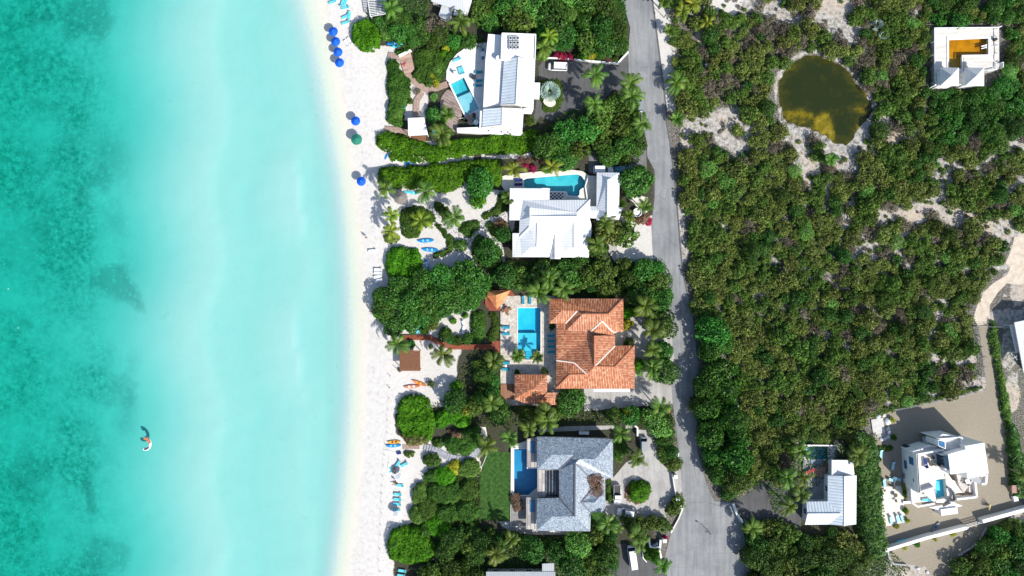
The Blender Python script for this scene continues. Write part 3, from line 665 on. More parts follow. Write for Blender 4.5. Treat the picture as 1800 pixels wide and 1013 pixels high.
# red villa terrace
TRW = POLY('e', [(95, 48), (505, 48), (640, 60), (640, 840), (460, 980), (95, 980)])
slab('terrace', TRW, -.3, .25, M('speckled_stone_paving', (.62, .57, .49), (.34, .3, .26), 1.6, .85, .2, .3, 9, detail=8), 'speckled stone terrace around the rectangular pool of the red tiled villa', 'terrace', [P_R])
pool(P_R, .25, 1.5, TILE_C, 'bright blue rectangular pool between teal loungers beside the red tiled villa', PAVE, cw=.3)
slab('pool_step', POLY('e', [(244, 365), (400, 365), (400, 519), (244, 519)]), -.9, -.35, pooltile('light_sky_tiles', (.03, .46, .64), (.06, .55, .7)), 'pale shallow shelf at the stepped end of the bright blue rectangular pool', 'pool shelf')
st = MB()
for i in range(4): st.box(*PT('e', 340, 530+i*15), -.5+i*.12, 1.9, .5, .5)
tag(st.build('pool_step', pooltile('mid_sky_tiles', (.02, .43, .6), (.04, .5, .66))), 'row of broad steps leading into the bright blue rectangular pool', 'pool steps')
# grey villa terrace
slab('terrace', POLY('I', [(208, 195), (372, 135), (520, 135), (520, 740), (205, 700)]), -.3, .25, WALLC, 'cream terrace around the dark blue L shaped pool', 'terrace', [P_G])
pool(P_G, .25, 1.6, TILE_D, 'deep blue L shaped pool beside the dark green lawn', FRAME, cw=.25)
slab('terrace', POLY('T', [(125, 70), (480, 70), (480, 230), (400, 240), (395, 670), (160, 690), (110, 400), (130, 240)]), -.3, .2, M('grey_tile', (.3, .3, .31), (.24, .24, .25), 1, .7), 'grey tiled courtyard terrace of the small white villa among palms', 'terrace', [P_S])
pool(P_S, .2, 1.4, TILE_B, 'small turquoise pool in palm shade by the small white villa', FRAME, cw=.25)
# ================================================================ BUILDINGS
def adopt(o, root):
    o.parent = root; o.location = (-root.location.x, -root.location.y, -root.location.z); return o
def roof(root, f, verts, faces, mat, name='roof', th=.22, cap=None):
    names = list(verts); V = [Vector((*PT(f, *verts[k][:2], verts[k][2]), verts[k][2])) for k in names]; ix = {k: i for i, k in enumerate(names)}
    F = []
    for fc in faces:
        q = [ix[k] for k in fc]
        P = [(V[i].x, V[i].y) for i in q]
        if sum(P[i][0]*P[(i+1) % len(P)][1]-P[(i+1) % len(P)][0]*P[i][1] for i in range(len(P))) < 0: q = q[::-1]
        if len(q) > 4:
            tr = tessellate_polygon([[Vector((V[i].x, V[i].y, 0)) for i in q]])
            for t in tr:
                t = [q[i] for i in t]; a, b, c = [V[i] for i in t]
                if (b-a).cross(c-a).z < 0: t = t[::-1]
                F.append(tuple(t))
        else: F.append(tuple(q))
    ed = {}
    for fc in F:
        for i in range(len(fc)):
            ed[(fc[i], fc[(i+1) % len(fc)])] = 1
    n = len(V); VV = [tuple(v) for v in V]+[(v.x, v.y, v.z-th) for v in V]
    FF = F+[tuple(i+n for i in fc)[::-1] for fc in F]
    bd = [e for e in ed if (e[1], e[0]) not in ed]
    FF += [(b, a, a+n, b+n) for a, b in bd]
    o = mesh(name, VV, FF, mat); adopt(o, root)
    if cap is not None:
        b = MB()
        for i, j in cap:
            b.beam(V[ix[i]]+Vector((0, 0, .05)), V[ix[j]]+Vector((0, 0, .05)), .3, .16)
        adopt(b.build('ridge_cap', cap_mat[0]), root)
    return o
cap_mat = [WHITE]
def walls(root, poly, z0, z1, mat=WALLC, win=True, inset=0.0, ww=1.3, wh=1.4, maxw=16, name='wall', glass=GLASS, sill=1.0):
    poly = ccw(list(poly))
    if inset:
        q = []; n = len(poly)
        for i in range(n):
            a_, b_, c_ = Vector(poly[i-1]), Vector(poly[i]), Vector(poly[(i+1) % n])
            n1 = (b_-a_).normalized(); n2 = (c_-b_).normalized(); nr = Vector((-n1.y-n2.y, n1.x+n2.x))
            nr = nr/max(nr.length, .2); k = inset/max(.5, nr.dot(Vector((-n1.y, n1.x)))); q.append((b_.x+nr.x*k, b_.y+nr.y*k))
        poly = q
    adopt(MB().prism(poly, z0, z1).build(name, mat), root)
    if not win: return
    cnt = 0
    for i in range(len(poly)):
        a_, b_ = Vector(poly[i]), Vector(poly[(i+1) % len(poly)]); L = (b_-a_).length
        k = int((L-1)/3.6)
        for j in range(k):
            if cnt >= maxw: return
            cnt += 1
            q = a_+(b_-a_)*((j+.5)/k); ang = math.atan2((b_-a_).y, (b_-a_).x)
            root_w = empty('window', (q.x-root.location.x, q.y-root.location.y, z0+sill+wh/2-root.location.z), ang); root_w.parent = root
            m_ = MB()
            m_.box(0, -.03, wh/2, ww, .08, .08); m_.box(0, -.03, -wh/2, ww, .08, .08); m_.box(-ww/2, -.03, 0, .08, .08, wh-.08); m_.box(ww/2, -.03, 0, .08, .08, wh-.08); m_.box(0, -.03, 0, .05, .06, wh-.1)
            m_.build('frame', FRAME, root_w)
            MB().box(0, -.01, 0, ww-.08, .04, wh-.08).build('pane', glass, root_w)
def house(f, x, y, name, label, cat='villa'):
    q = PT(f, x, y); return empty(name, (q[0], q[1], 0), 0, label, cat)

# ---- H3 red tiled villa
h = house('G', 770, 520, 'tiled_villa', 'large villa with hipped salmon red clay tile roof beside the blue rectangular pool')
v = dict(a=(470, 207, 3.8), b=(960, 207, 3.8), q=(860, 310, 6.3), p=(690, 310, 6.2), s=(655, 289, 5.4), r=(555, 285, 5.2), d=(470, 371, 3.8), d2=(578, 371, 3.8),
         e=(580, 420, 4.3), c=(960, 428, 3.8), g1=(745, 425, 4.9), g2=(887, 425, 4.3), g0=(820, 356, 5.9), g3=(750, 452, 4.9), g4=(905, 452, 4.0),
         k1=(770, 452, 6.5), k2=(770, 655, 6.5), w1=(518, 372, 3.8), w2=(518, 615, 3.8), m1=(635, 630, 4.9), m2=(718, 707, 5.8), n1=(605, 710, 5.5), sw=(515, 801, 3.8),
         e1=(905, 518, 4.0), se=(1035, 801, 3.8), ne=(1035, 517, 3.8), n2=(903, 659, 6.2))
fs = ['a b q p s r', 'a r d', 'r s d2 d', 's p e d2', 'p q c g2 g0 g1 e', 'b c q', 'g0 g4 g3', 'g0 g1 g3', 'g0 g2 g4', 'w1 d2 e g1 g3 k1 k2 m2 m1 w2', 'k1 g4 e1 k2',
      'w2 m1 m2 n1', 'w2 n1 sw', 'sw n1 m2 k2 n2 se', 'e1 ne n2 k2', 'ne se n2']
cap_mat[0] = M('mortar_ridge', (.8, .68, .6), (.7, .55, .45), 3, .8)
roof(h, 'G', v, [x.split() for x in fs], TILE, cap=[('s', 'd2'), ('g0', 'g1'), ('g0', 'g2'), ('e1', 'k2'), ('w2', 'm1'), ('m1', 'm2')])
RIDGE = M('terracotta_ridge', (.42, .14, .07), (.5, .2, .1), 3, .8)
for i, j in ['a r', 'p q', 'b q', 'r s', 'k1 k2', 'n1 sw', 'm2 n1', 'n2 k2', 'n2 ne', 'q c'] and [x.split() for x in ['a r', 'p q', 'b q', 'k1 k2', 'n1 m2', 'n2 k2', 'n2 ne', 'n1 sw']]:
    A, B = v[i], v[j]; adopt(MB().beam(Vector((*PT('G', *A), A[2]+.05)), Vector((*PT('G', *B), B[2]+.05)), .26, .14).build('ridge_tiles', RIDGE), h)
walls(h, POLY('G', [(470, 207), (960, 207), (960, 428), (905, 452), (905, 517), (1035, 517), (1035, 801), (515, 801), (515, 371), (470, 371)], 3.6), 0, 3.75, WALLC, inset=.6)
# front garage canopy
adopt(MB().prism(POLY('G', [(765, 803), (1003, 803), (1003, 822), (765, 822)], 3), 2.7, 2.9).build('canopy', FRAME), h)
# grill panel
v = dict(a=(243, 708, 2.9), b=(457, 708, 2.9), c=(457, 838, 2.9), k=(420, 868, 2.9), s=(400, 905, 2.9), d=(243, 870, 2.9), r1=(345, 808, 4.6), r2=(365, 808, 4.6), s2=(300, 895, 2.9))
h = house('G', 350, 790, 'pool_house', 'small square pool house with hipped red clay tile roof south of the blue pool', 'pool house')
roof(h, 'G', v, [x.split() for x in ['a b r2 r1', 'a r1 d', 'r1 r2 b c k s s2 d']], TILE)
roof(h, 'G', dict(a=(457, 828, 3.2), b=(520, 828, 2.8), c=(545, 868, 2.8), d=(545, 908, 2.5), e=(400, 908, 2.5), f=(420, 868, 3.4)), [x.split() for x in ['a b c f', 'f c d e']], TILE, 'lower_roof')
cap_mat[0] = M('mortar_ridge_white', (.8, .75, .7), (.7, .65, .6), 3, .8)
walls(h, POLY('G', [(243, 708), (457, 708), (457, 880), (243, 870)], 2.7), 0, 2.85, WALLC, inset=.4)
slab('wooden_deck', POLY('G', [(150, 770), (240, 770), (240, 870), (150, 870)]), 0, .45, plank_mat('reddish_deck_planks', (.2, .09, .05), (.33, .16, .09), 0, .3), 'reddish plank deck beside the small red tiled pool house', 'deck')
# gazebo
h = house('G', 140, 215, 'gazebo', 'orange shingled gazebo roof on the red platform at the corner of the speckled pool terrace', 'gazebo')
GM = plank_mat('orange_shingle_stripes', (.55, .19, .06), (.68, .3, .12), R(20), .35, .35)
GM2 = plank_mat('orange_shingle_stripes_b', (.5, .15, .05), (.6, .24, .09), R(60), .35, .35)
roof(h, 'G', dict(a=(62, 155, 2.7), b=(215, 152, 2.6), c=(125, 278, 2.7), d=(60, 190, 2.7), p=(120, 185, 4.3), e=(175, 225, 2.7)), [x.split() for x in ['a b p', 'b e p']], GM)
roof(h, 'G', dict(c=(125, 278, 2.7), d=(60, 190, 2.7), a=(62, 155, 2.7), p=(120, 185, 4.3), e=(175, 225, 2.7)), [x.split() for x in ['e c p', 'c d p', 'd a p']], GM2, 'roof_side')
adopt(MB().prism(POLY('G', [(45, 165), (90, 150), (215, 150), (250, 190), (148, 190), (148, 285), (80, 288), (48, 250)]), 0, .4).build('platform', WOODR), h)
b = MB()
for q in [(75, 165), (195, 165), (165, 225), (120, 262), (68, 200)]:
    w_ = PT('G', *q); b.box(w_[0], w_[1], 1.55, .15, .15, 2.3)
adopt(b.build('posts', WOODT), h)

# ---- H2 middle white villa
h = house('E', 480, 640, 'hip_roofed_villa', 'white hip roofed villa with many metal gables below the rounded turquoise pool')
v = dict(a=(160, 357, 3.3), b=(467, 360, 3.3), b2=(467, 447, 3.7), c=(262, 451, 3.8), w=(235, 605, 3.6), w0=(155, 605, 3.2),
         n=(782, 447, 3.7), r1=(683, 545, 5.2), r2=(683, 578, 5.8), r3=(317, 578, 5.8), r4=(317, 508, 5.2), r5=(312, 660, 5.0), x=(238, 735, 3.7), w2=(232, 706, 3.6), a0=(180, 706, 3.3), a1=(180, 890, 3.3), x2=(250, 883, 3.9),
         k1=(375, 625, 5.7), k2=(370, 810, 5.5), k3=(322, 815, 5.0), s1=(470, 892, 3.3), b0=(512, 697, 5.2), b1=(512, 905, 4.7), b3=(470, 905, 3.6), b4=(552, 905, 3.7),
         c0=(658, 630, 5.7), c1=(658, 820, 5.5), c2=(615, 820, 5.0), c3=(552, 893, 3.7), c4=(770, 893, 3.3), c5=(700, 822, 4.4), c6=(555, 735, 4.4), e1=(792, 690, 3.4), e2=(790, 635, 3.5), e3=(725, 685, 4.4), e4=(778, 590, 3.6))
fs = ['a b b2 c w w0', 'c n r1 r2 r3 r4', 'c r4 r3 r5 x w', 'w x w2', 'a0 w2 x x2 a1', 'x r5 k1 k2 k3 x2', 'x2 k3 k2 s1 a1', 'r3 r2 c0 b0 k1 r5', 'k1 b0 b3 s1 k2', 'b0 b1 b3', 'b0 c6 b4 b1', 'b0 c0 c1 c2 c3 c6', 'c2 c1 c5 c4 c3', 'c0 r2 e4 e3 e1 c4 c5 c1', 'n e4 r2 r1', 'e4 e2 e3', 'e2 e1 e3', 'c6 c3 b4']
roof(h, 'E', v, [x.split() for x in fs], MSEAM, cap=[('r2', 'r3'), ('n', 'r1'), ('r4', 'r3'), ('k1', 'k2'), ('c0', 'c1'), ('b0', 'b1'), ('x', 'r5')])
walls(h, POLY('E', [(160, 357), (467, 357), (467, 450), (782, 450), (778, 600), (790, 690), (770, 890), (180, 890), (180, 706), (235, 706), (235, 605), (155, 605)], 3.2), 0, 3.15, WALLC, inset=.7)
v = dict(a=(833, 235, 3.2), b=(885, 276, 3.9), c=(950, 276, 3.9), d=(1010, 237, 3.2), k0=(920, 290, 5.0), k=(918, 548, 5.0), e=(1005, 505, 3.2), f=(1035, 507, 3.2), g=(1000, 612, 3.1), g0=(828, 608, 3.1), l=(880, 548, 4.2), m=(830, 530, 3.2), ee=(960, 548, 4.2))
fs = ['a b c d', 'a b k0 k l m', 'b c k0', 'd e ee k k0 c', 'e f ee', 'f g g0 l k ee', 'm l g0']
roof(h, 'E', v, [x.split() for x in fs], MSEAM, 'garage_roof', cap=[('k0', 'k'), ('e', 'ee')])
v = dict(a=(782, 497, 3.0), b=(828, 497, 3.0), c=(865, 533, 3.6), d=(745, 533, 3.6), e=(826, 592, 3.0), f=(780, 588, 3.0))
roof(h, 'E', v, [x.split() for x in ['a b c d', 'd c e f']], MSEAM, 'passage_roof')
walls(h, POLY('E', [(833, 240), (1005, 240), (1000, 600), (835, 605)], 3), 0, 3.05, WALLC, inset=.5, name='garage_wall')
b = MB()
for i in range(7):
    for j in range(4): b.box(*PT('E', 478+i*15, 400+j*12), .235, .46, .35, .03) if (i+j) % 2 else None
tag(b.build('chequered_mat', FRAME), 'black and white chequered tiles by the rounded pool edge', 'floor tiles')
slab('checker_base', POLY('E', [(470, 392), (574, 392), (574, 443), (470, 443)]), .2, .225, DARKM, 'dark square floor panel under the chequered tiles by the rounded pool', 'floor panel')
slab('driveway_slab', POLY('E', [(900, 790), (990, 790), (975, 935), (940, 880), (900, 800)]), 0, .12, CONC, 'small pale concrete slab beside the white hip roofed villa', 'slab')

# ---- H1 north villa
h = house('B', 560, 600, 'long_roofed_villa', 'long white villa with ribbed metal roofs beside the slanted turquoise pool')
v = dict(a=(398, 243, 3.6), b=(492, 250, 3.8), c=(505, 430, 3.8), d=(487, 750, 3.8), e=(362, 765, 3.5), f=(378, 430, 3.5))
roof(h, 'B', v, [['a', 'b', 'c', 'd', 'e', 'f']], MSEAM2, 'terrace_roof')
adopt(MB().prism(POLY('B', [(497, 238), (737, 247), (731, 425), (490, 428)], 5.4), 4.9, 5.4).build('flat_roof', WHITE), h)
b = MB()
for s_ in [((497, 238), (737, 247)), ((737, 247), (731, 425)), ((497, 238), (490, 428))]:
    A, B = PT('B', *s_[0], 5.6), PT('B', *s_[1], 5.6); b.beam((*A, 5.55), (*B, 5.55), .22, .35)
adopt(b.build('parapet', FRAME), h)
v = dict(a=(510, 420, 4.6), b=(615, 408, 6.3), c=(733, 428, 4.6), d=(720, 785, 4.4), d0=(650, 757, 4.9), e=(597, 745, 6.3), f=(487, 750, 4.4))
roof(h, 'B', v, [x.split() for x in ['a b e f', 'b c d d0 e']], BSEAM, cap=[('b', 'e'), ('f', 'e')])
v = dict(a=(362, 778, 3.8), b=(500, 768, 5.4), c=(652, 775, 4.4), d=(640, 940, 4.2), e=(497, 893, 5.4), f=(355, 910, 3.7))
roof(h, 'B', v, [x.split() for x in ['a b e f', 'b c d e']], BSEAM, 'south_roof', cap=[('b', 'e'), ('f', 'e')])
adopt(MB().prism(POLY('B', [(652, 770), (722, 775), (706, 812), (650, 808)], 4), 3.6, 4).build('side_roof', WHITE), h)
adopt(MB().prism(POLY('B', [(340, 790), (362, 790), (356, 910), (335, 912)], 3.4), 0, 3.4).build('side_wall', WHITE), h)
adopt(MB().prism(POLY('B', [(722, 590), (768, 590), (762, 708), (718, 705)], 3), 2.7, 3.0).build('porch_roof', MSEAM2), h)
adopt(MB().prism(POLY('B', [(724, 650), (764, 650), (762, 706), (720, 704)], 3.05), 3.004, 3.06).build('porch_roof_panel', WHITE), h)
adopt(MB().prism(POLY('B', [(175, 912), (350, 905), (640, 935), (652, 960), (640, 968), (175, 940)], 1.6), 0, 1.6).build('garden_wall', WHITE), h)
b = MB()
for q in [(400, 932), (492, 940), (538, 942)]: b.box(*PT('B', *q, 1.6), 1.62, .45, .3, .06)
adopt(b.build('wall_vent', DARKM), h)
walls(h, POLY('B', [(398, 247), (735, 247), (730, 430), (718, 780), (650, 785), (640, 935), (360, 905), (362, 765), (385, 430)], 3.4), 0, 3.4, WALLC, inset=.45)
walls(h, POLY('B', [(500, 245), (732, 252), (727, 430), (715, 760), (490, 745), (500, 430)], 4.3), 3.3, 4.5, WALLC, inset=.3, wh=.6, ww=1, sill=.3, name='upper_wall')
ac = empty('rooftop_unit', (*PT('B', 583, 312, 5.4), 5.42), 0, 'grey slatted air conditioning rack on the white flat roof', 'air conditioner')
b = MB()
for i in range(-1, 2):
    for j in (-1, 0, 1): b.box(i*.85, j*1.1, .35, .7, .85, .7)
b.build('housing', M('grey_unit', (.5, .52, .54), (.4, .42, .44), 2, .6), ac)
b = MB()
for i in range(-1, 2):
    for j in (-1, 0, 1): b.lathe([(.26, .705), (.26, .73)], 12, i*.85, j*1.1)
b.build('fan_grille', DARKM, ac)
ch = empty('round_chimney', (*PT('B', 474, 425, 4), 0), 0, 'round white stub chimney on the west roof edge', 'chimney')
MB().lathe([(.55, 3.6), (.55, 4.9), (.7, 4.9), (.7, 5.05)], 20).build('shaft', FRAME, ch); MB().lathe([(.4, 5.06), (.4, 5.1)], 16).build('cap', WFAB, ch)

# ---- H4 grey shingled villa
h = house('I', 600, 430, 'shingled_villa', 'grey villa with speckled hipped shingle roof next to the dark green lawn')
v = dict(a=(372, 135, 4.6), b=(850, 150, 4.6), q=(738, 276, 6.9), p=(640, 276, 6.8), p2=(612, 250, 6.3), r=(470, 250, 6.3), d=(373, 342, 4.6), d2=(510, 342, 4.7), g=(613, 303, 6.9), g2=(610, 637, 6.9), m=(512, 520, 4.7),
         c=(850, 396, 4.6), c2=(800, 400, 4.5), v1=(700, 385, 5.1), t0=(648, 548, 6.0), t1=(735, 550, 6.0), t2=(801, 475, 4.5), t3=(802, 612, 4.5), t4=(710, 612, 4.7), v2=(740, 440, 4.7), se=(707, 731, 4.4), sw=(368, 727, 4.4), n1=(470, 638, 6.5), w1=(372, 525, 4.6))
fs = ['a b q p p2 r', 'a r d', 'r p2 d2 d', 'p2 p g g2 m d2', 'b c q', 'p q c c2 v1 g', 'g v1 v2 t0 t4 se g2', 'v2 t2 t1 t0', 't2 t3 t1', 't0 t1 t3 t4', 'w1 m g2 n1', 'w1 n1 sw', 'sw n1 g2 se', 'v1 c2 v2', 'c2 t2 v2']
cap_mat[0] = M('dark_ridge_flashing', (.12, .12, .14), (.1, .1, .12), 3, .6)
roof(h, 'I', v, [x.split() for x in fs], SHING, cap=[('p2', 'd2'), ('g', 'v1'), ('t0', 't4'), ('t0', 'v2'), ('m', 'g2'), ('g', 'g2')])
cap_mat[0] = WHITE
walls(h, POLY('I', [(372, 138), (850, 150), (850, 396), (802, 400), (802, 612), (710, 612), (707, 731), (368, 727), (368, 525), (512, 520), (512, 342), (372, 342)], 4.3), 0, 4.35, WALLC, inset=.65)
adopt(MB().prism(POLY('I', [(375, 345), (508, 345), (508, 517), (375, 517)], 3.2), 0, 3.2).build('roof_deck', DECKT), h)
b = MB()
for i in range(5):
    x0 = 430+i*19; b.beam((*PT('I', x0, 348, 3.5), 3.5), (*PT('I', x0, 512, 3.5), 3.5), .12)
adopt(b.build('pergola_beams', WOODG), h)
adopt(MB().prism(POLY('I', [(428, 350), (505, 350), (505, 512), (428, 512)], 3.3), 3.23, 3.27).build('skylight', GLASS), h)
for i, pl in enumerate(([(308, 150), (370, 140), (370, 330), (308, 330)], [(305, 520), (368, 520), (368, 720), (303, 720)])):
    adopt(MB().prism(POLY('I', pl, 3), 2.5, 2.8).build('balcony', DECKT), h)
    cx_ = 346; adopt(MB().prism(POLY('I', [(pl[0][0]+22, pl[0][1]+15), (pl[1][0]-8, pl[0][1]+15), (pl[1][0]-8, pl[0][1]+90), (pl[0][0]+22, pl[0][1]+90)], 3), 2.82, 2.86).build('glass_panel', BLUEGL), h)
b = MB()
for k in range(6): b.beam((*PT('I', 308, 345+k*0+0, 2), 2), (*PT('I', 308, 500, 2), 2), .05)
b = MB()
for i in range(2): b.box(*PT('I', 650+i*30, 108), .6, 1.2, .6, 1.1)
tag(b.build('condenser_pair', FRAME), 'pair of pale condenser boxes in the dark passage behind the shingled villa', 'condenser')
slab('wooden_deck', POLY('I', [(212, 505), (303, 510), (303, 695), (212, 695)]), .26, .4, plank_mat('silver_deck_planks', (.2, .19, .18), (.34, .33, .32), R(90), .3), 'silvery plank deck under the bush south of the deep blue pool', 'deck')

# ---- H6 small white villa (bottom right of centre)
h = house('T', 560, 560, 'ribbed_roof_cottage', 'small white house with blue shaded ribbed metal roof among dark palms', 'house')
v = dict(a=(388, 393, 3.3), b=(565, 402, 4.9), c=(690, 392, 3.3), d=(686, 905, 3.2), e=(562, 921, 4.8), s=(400, 907, 3.2), r=(525, 797, 4.6), t=(175, 798, 4.4), u=(388, 665, 3.3), u0=(165, 668, 3.2), w=(150, 909, 3.1))
roof(h, 'T', v, [x.split() for x in ['a b e s r u', 'b c d e', 'u0 u r t', 't r s w']], BSEAM, cap=[('b', 'e'), ('t', 'r')])
adopt(MB().prism(POLY('T', [(430, 233), (661, 235), (661, 391), (430, 391)], 3.6), 3.2, 3.6).build('flat_roof', WHITE), h)
b = MB(); b.box(*PT('T', 630, 262, 3.7), 3.8, .7, .8, .5); adopt(b.build('roof_vent', STEEL), h)
walls(h, POLY('T', [(388, 395), (430, 395), (430, 240), (660, 240), (688, 400), (684, 903), (155, 903), (168, 670), (388, 668)], 3.1), 0, 3.1, WHITE, inset=.35)
st = MB()
for i in range(5): st.box(*PT('T', 262, 228+i*10), .3+0*i, 2.8, .18, .25-.03*i)
tag(st.build('garden_steps', M('blue_grey_stone', (.3, .36, .4), (.25, .3, .33), 2, .8)), 'striped blue grey steps below the small turquoise pool', 'steps')
b = MB()
for i in range(4): b.box(*PT('T', 238+i*34, 352), .45, .75, 2.2, .2)
tag(b.build('wooden_bench_slats', WOODB), 'brown slatted timber platform in the courtyard of the small white house', 'platform')
slab('timber_platform', POLY('T', [(342, 262), (396, 262), (392, 320), (342, 320)]), .2, .5, WOODT, 'dark square timber platform at the corner of the white flat roof', 'platform')
slab('garden_stairs', POLY('T', [(385, 88), (465, 90), (438, 225), (388, 218)]), .2, .35, WOODW, 'white slatted steps at the right end of the small shaded pool', 'steps')

# ---- H5 bottom-left roof, H10 top roofs
h = house('I', 270, 1030, 'metal_roofed_house', 'low house with white ribbed roof cut by the bottom edge of the photo', 'house')
v = dict(a=(52, 985, 3.2), b=(487, 985, 3.2), c=(487, 1120, 4.6), d=(52, 1120, 4.6), e=(487, 1250, 3.2), f=(52, 1250, 3.2))
roof(h, 'I', v, [x.split() for x in ['a b c d', 'd c e f']], GSEAM)
roof(h, 'I', dict(a=(405, 935, 2.8), b=(480, 931, 2.8), c=(480, 984, 3.1), d=(405, 984, 3.1)), [list('abcd')], GSEAM, 'porch_roof')
walls(h, POLY('I', [(60, 995), (480, 995), (480, 1240), (60, 1240)], 3), 0, 3.0, WALLC)
h = house('X', 830, 60, 'grey_roofed_house', 'grey metal roofed house cut by the top edge of the photo', 'house')
v = dict(a=(560, 15, 3.4), b=(640, 45, 3.4), c=(1003, 157, 3.4), d=(1035, 165, 3.4), e=(1085, 0, 3.8), e2=(1070, -260, 3.4), f=(560, -260, 3.4), k=(975, 0, 4.6), k2=(760, -120, 5.2))
roof(h, 'X', v, [x.split() for x in ['a b c k k2', 'c d e k', 'e e2 k2 k', 'e2 f k2', 'f a k2']], GSEAM)
v = dict(a=(700, 62, 2.8), b=(842, 112, 2.8), c=(785, 266, 2.6), d=(658, 205, 2.6))
roof(h, 'X', v, [list('abcd')], GSEAM, 'porch_roof')
v = dict(a=(862, 132, 2.7), b=(1005, 165, 2.7), c=(1000, 195, 2.6), d=(845, 190, 2.6))
roof(h, 'X', v, [list('abcd')], MSEAM, 'side_roof')
walls(h, POLY('X', [(575, 5), (1020, 150), (1060, -200), (575, -200)], 3), 0, 3.2, WALLC)
walls(h, POLY('X', [(710, 80), (825, 120), (780, 245), (675, 200)], 2.5), 0, 2.5, WALLC, win=False, name='porch_wall')

# ---- H8 blue walled house at the right edge
h = house('O', 1490, 330, 'blue_walled_house', 'white roofed house with bright blue wall at the right edge', 'house')
v = dict(a=(1395, 125, 3.6), b=(1560, 90, 5.2), c=(1700, 60, 3.6), d=(1740, 500, 3.6), e=(1600, 520, 5.2), f=(1470, 530, 3.5))
roof(h, 'O', v, [x.split() for x in ['a b e f', 'b c d e']], MSEAM2)
walls(h, POLY('O', [(1418, 185), (1690, 100), (1720, 490), (1478, 530)], 0), 0, 3.5, BLUEW, inset=.1, ww=1.0)
b = MB()
P1, P2, P3, P4 = [PT('O', *q, 2.4) for q in [(1358, 148), (1395, 142), (1440, 362), (1408, 368)]]
for k in range(9):
    t_ = k/8; b.beam((P1[0]+(P4[0]-P1[0])*t_, P1[1]+(P4[1]-P1[1])*t_, 2.4), (P2[0]+(P3[0]-P2[0])*t_, P2[1]+(P3[1]-P2[1])*t_, 2.4), .12)
for k in range(5):
    t_ = k/4; b.beam((P1[0]+(P2[0]-P1[0])*t_, P1[1]+(P2[1]-P1[1])*t_, 2.45), (P4[0]+(P3[0]-P4[0])*t_, P4[1]+(P3[1]-P4[1])*t_, 2.45), .14)
for q in (P1, P4): b.box(q[0], q[1], 1.2, .14, .14, 2.4)
adopt(b.build('pergola', FRAME), h)
b = MB(); q = PT('O', 1380, 402, 0)
for a_ in (.6, 2.2): b.beam((q[0]-.8*math.cos(a_), q[1]-.8*math.sin(a_), .9), (q[0]+.8*math.cos(a_), q[1]+.8*math.sin(a_), .9), .08)
b.box(q[0], q[1], .45, .08, .08, .9)
tag(b.build('drying_rack', FRAME), 'white crossed drying rack beside the bright blue wall', 'drying rack')

# ---- H9 platform with yellow pool
h = house('V', 500, 450, 'pavilion_house', 'bleached timber deck house with yellow pool and two white pyramid roofs', 'pavilion')
zz = 1.6
OUT = POLY('V', [(92, 140), (905, 132), (908, 560), (940, 585), (890, 665), (770, 690), (483, 700), (483, 800), (95, 800)], zz)
INN = POLY('V', [(258, 256), (798, 256), (798, 488), (462, 488), (462, 690), (258, 650)], zz)
adopt(MB().prism(OUT, 0, zz, [INN]).build('deck', WOODW), h)
b = MB()
fr_out = POLY('V', [(252, 250), (806, 250), (806, 494), (455, 494), (455, 700), (252, 660)], zz+.12)
fr_in = POLY('V', [(278, 296), (778, 270), (778, 476), (468, 482), (430, 482), (278, 640)], zz+.12)
b.prism(fr_out, zz+.003, zz+.13, [POLY('V', [(276, 294), (778, 272), (778, 478), (440, 484), (440, 660), (276, 640)], zz+.12)])
adopt(b.build('pool_frame', FRAME), h)
adopt(MB().sheet(INN, .25).build('pool_floor', TILE_E), h)
adopt(MB().sheet(POLY('V', [(262, 260), (745, 260), (745, 486), (262, 505)], zz), .75).build('pool_water', water_mat('yellow_pool_water', (.95, .8, .3), .05, .2)), h)
b = MB(); b.beam((*PT('V', 745, 350, 1.3), 1.3), (*PT('V', 752, 400, 1.3), 1.3), .3); b.beam((*PT('V', 685, 375, 1.3), 1.3), (*PT('V', 760, 360, 1.3), 1.3), .25); b.beam((*PT('V', 685, 405, 1.3), 1.3), (*PT('V', 760, 385, 1.3), 1.3), .2)
adopt(b.build('pool_ladder', FRAME), h)
for i, x0 in enumerate((163, 483)):
    v = dict(a=(x0, 645, 4.6), b=(x0+240, 645, 4.6), c=(x0+240, 877, 4.6), d=(x0, 877, 4.6), p=(x0+152, 740, 6.6))
    roof(h, 'V', v, [list(x) for x in ('abp', 'bcp', 'cdp', 'dap')], M('bleached_shingle_%d' % i, (.68, .68, .66), (.56, .57, .57), 2, .8, detail=9), 'pyramid_roof')
    walls(h, POLY('V', [(x0, 645), (x0+240, 645), (x0+240, 877), (x0, 877)], 4.4), 0, 4.4, WHITE, inset=.5, maxw=4, name='pavilion_wall')
b = MB()
for y0 in (775, 860):
    b.beam((*PT('V', 95, y0, 2.6), 2.6), (*PT('V', 490, y0, 2.6), 2.6), .15)
for s_ in [((92, 140), (905, 132)), ((92, 140), (95, 800)), ((905, 132), (908, 560)), ((890, 665), (770, 690)), ((905, 130), (950, 115)), ((940, 585), (968, 575)), ((968, 575), (965, 640)), ((905, 590), (900, 655)), ((35, 903), (135, 855)), ((95, 800), (135, 855))]:
    A, B = PT('V', *s_[0], 2.4), PT('V', *s_[1], 2.4); b.beam((*A, 2.4), (*B, 2.4), .14)
    for t_ in (0, .25, .5, .75, 1): b.box(A[0]+(B[0]-A[0])*t_, A[1]+(B[1]-A[1])*t_, 1.2, .1, .1, 2.4)
adopt(b.build('railing', FRAME), h)
b = MB(); b.lathe([(.4, 1.61), (.4, 2.3), (.1, 2.32)], 14, *PT('V', 875, 280, 2.3)); adopt(b.build('water_tank', DARKM), h)
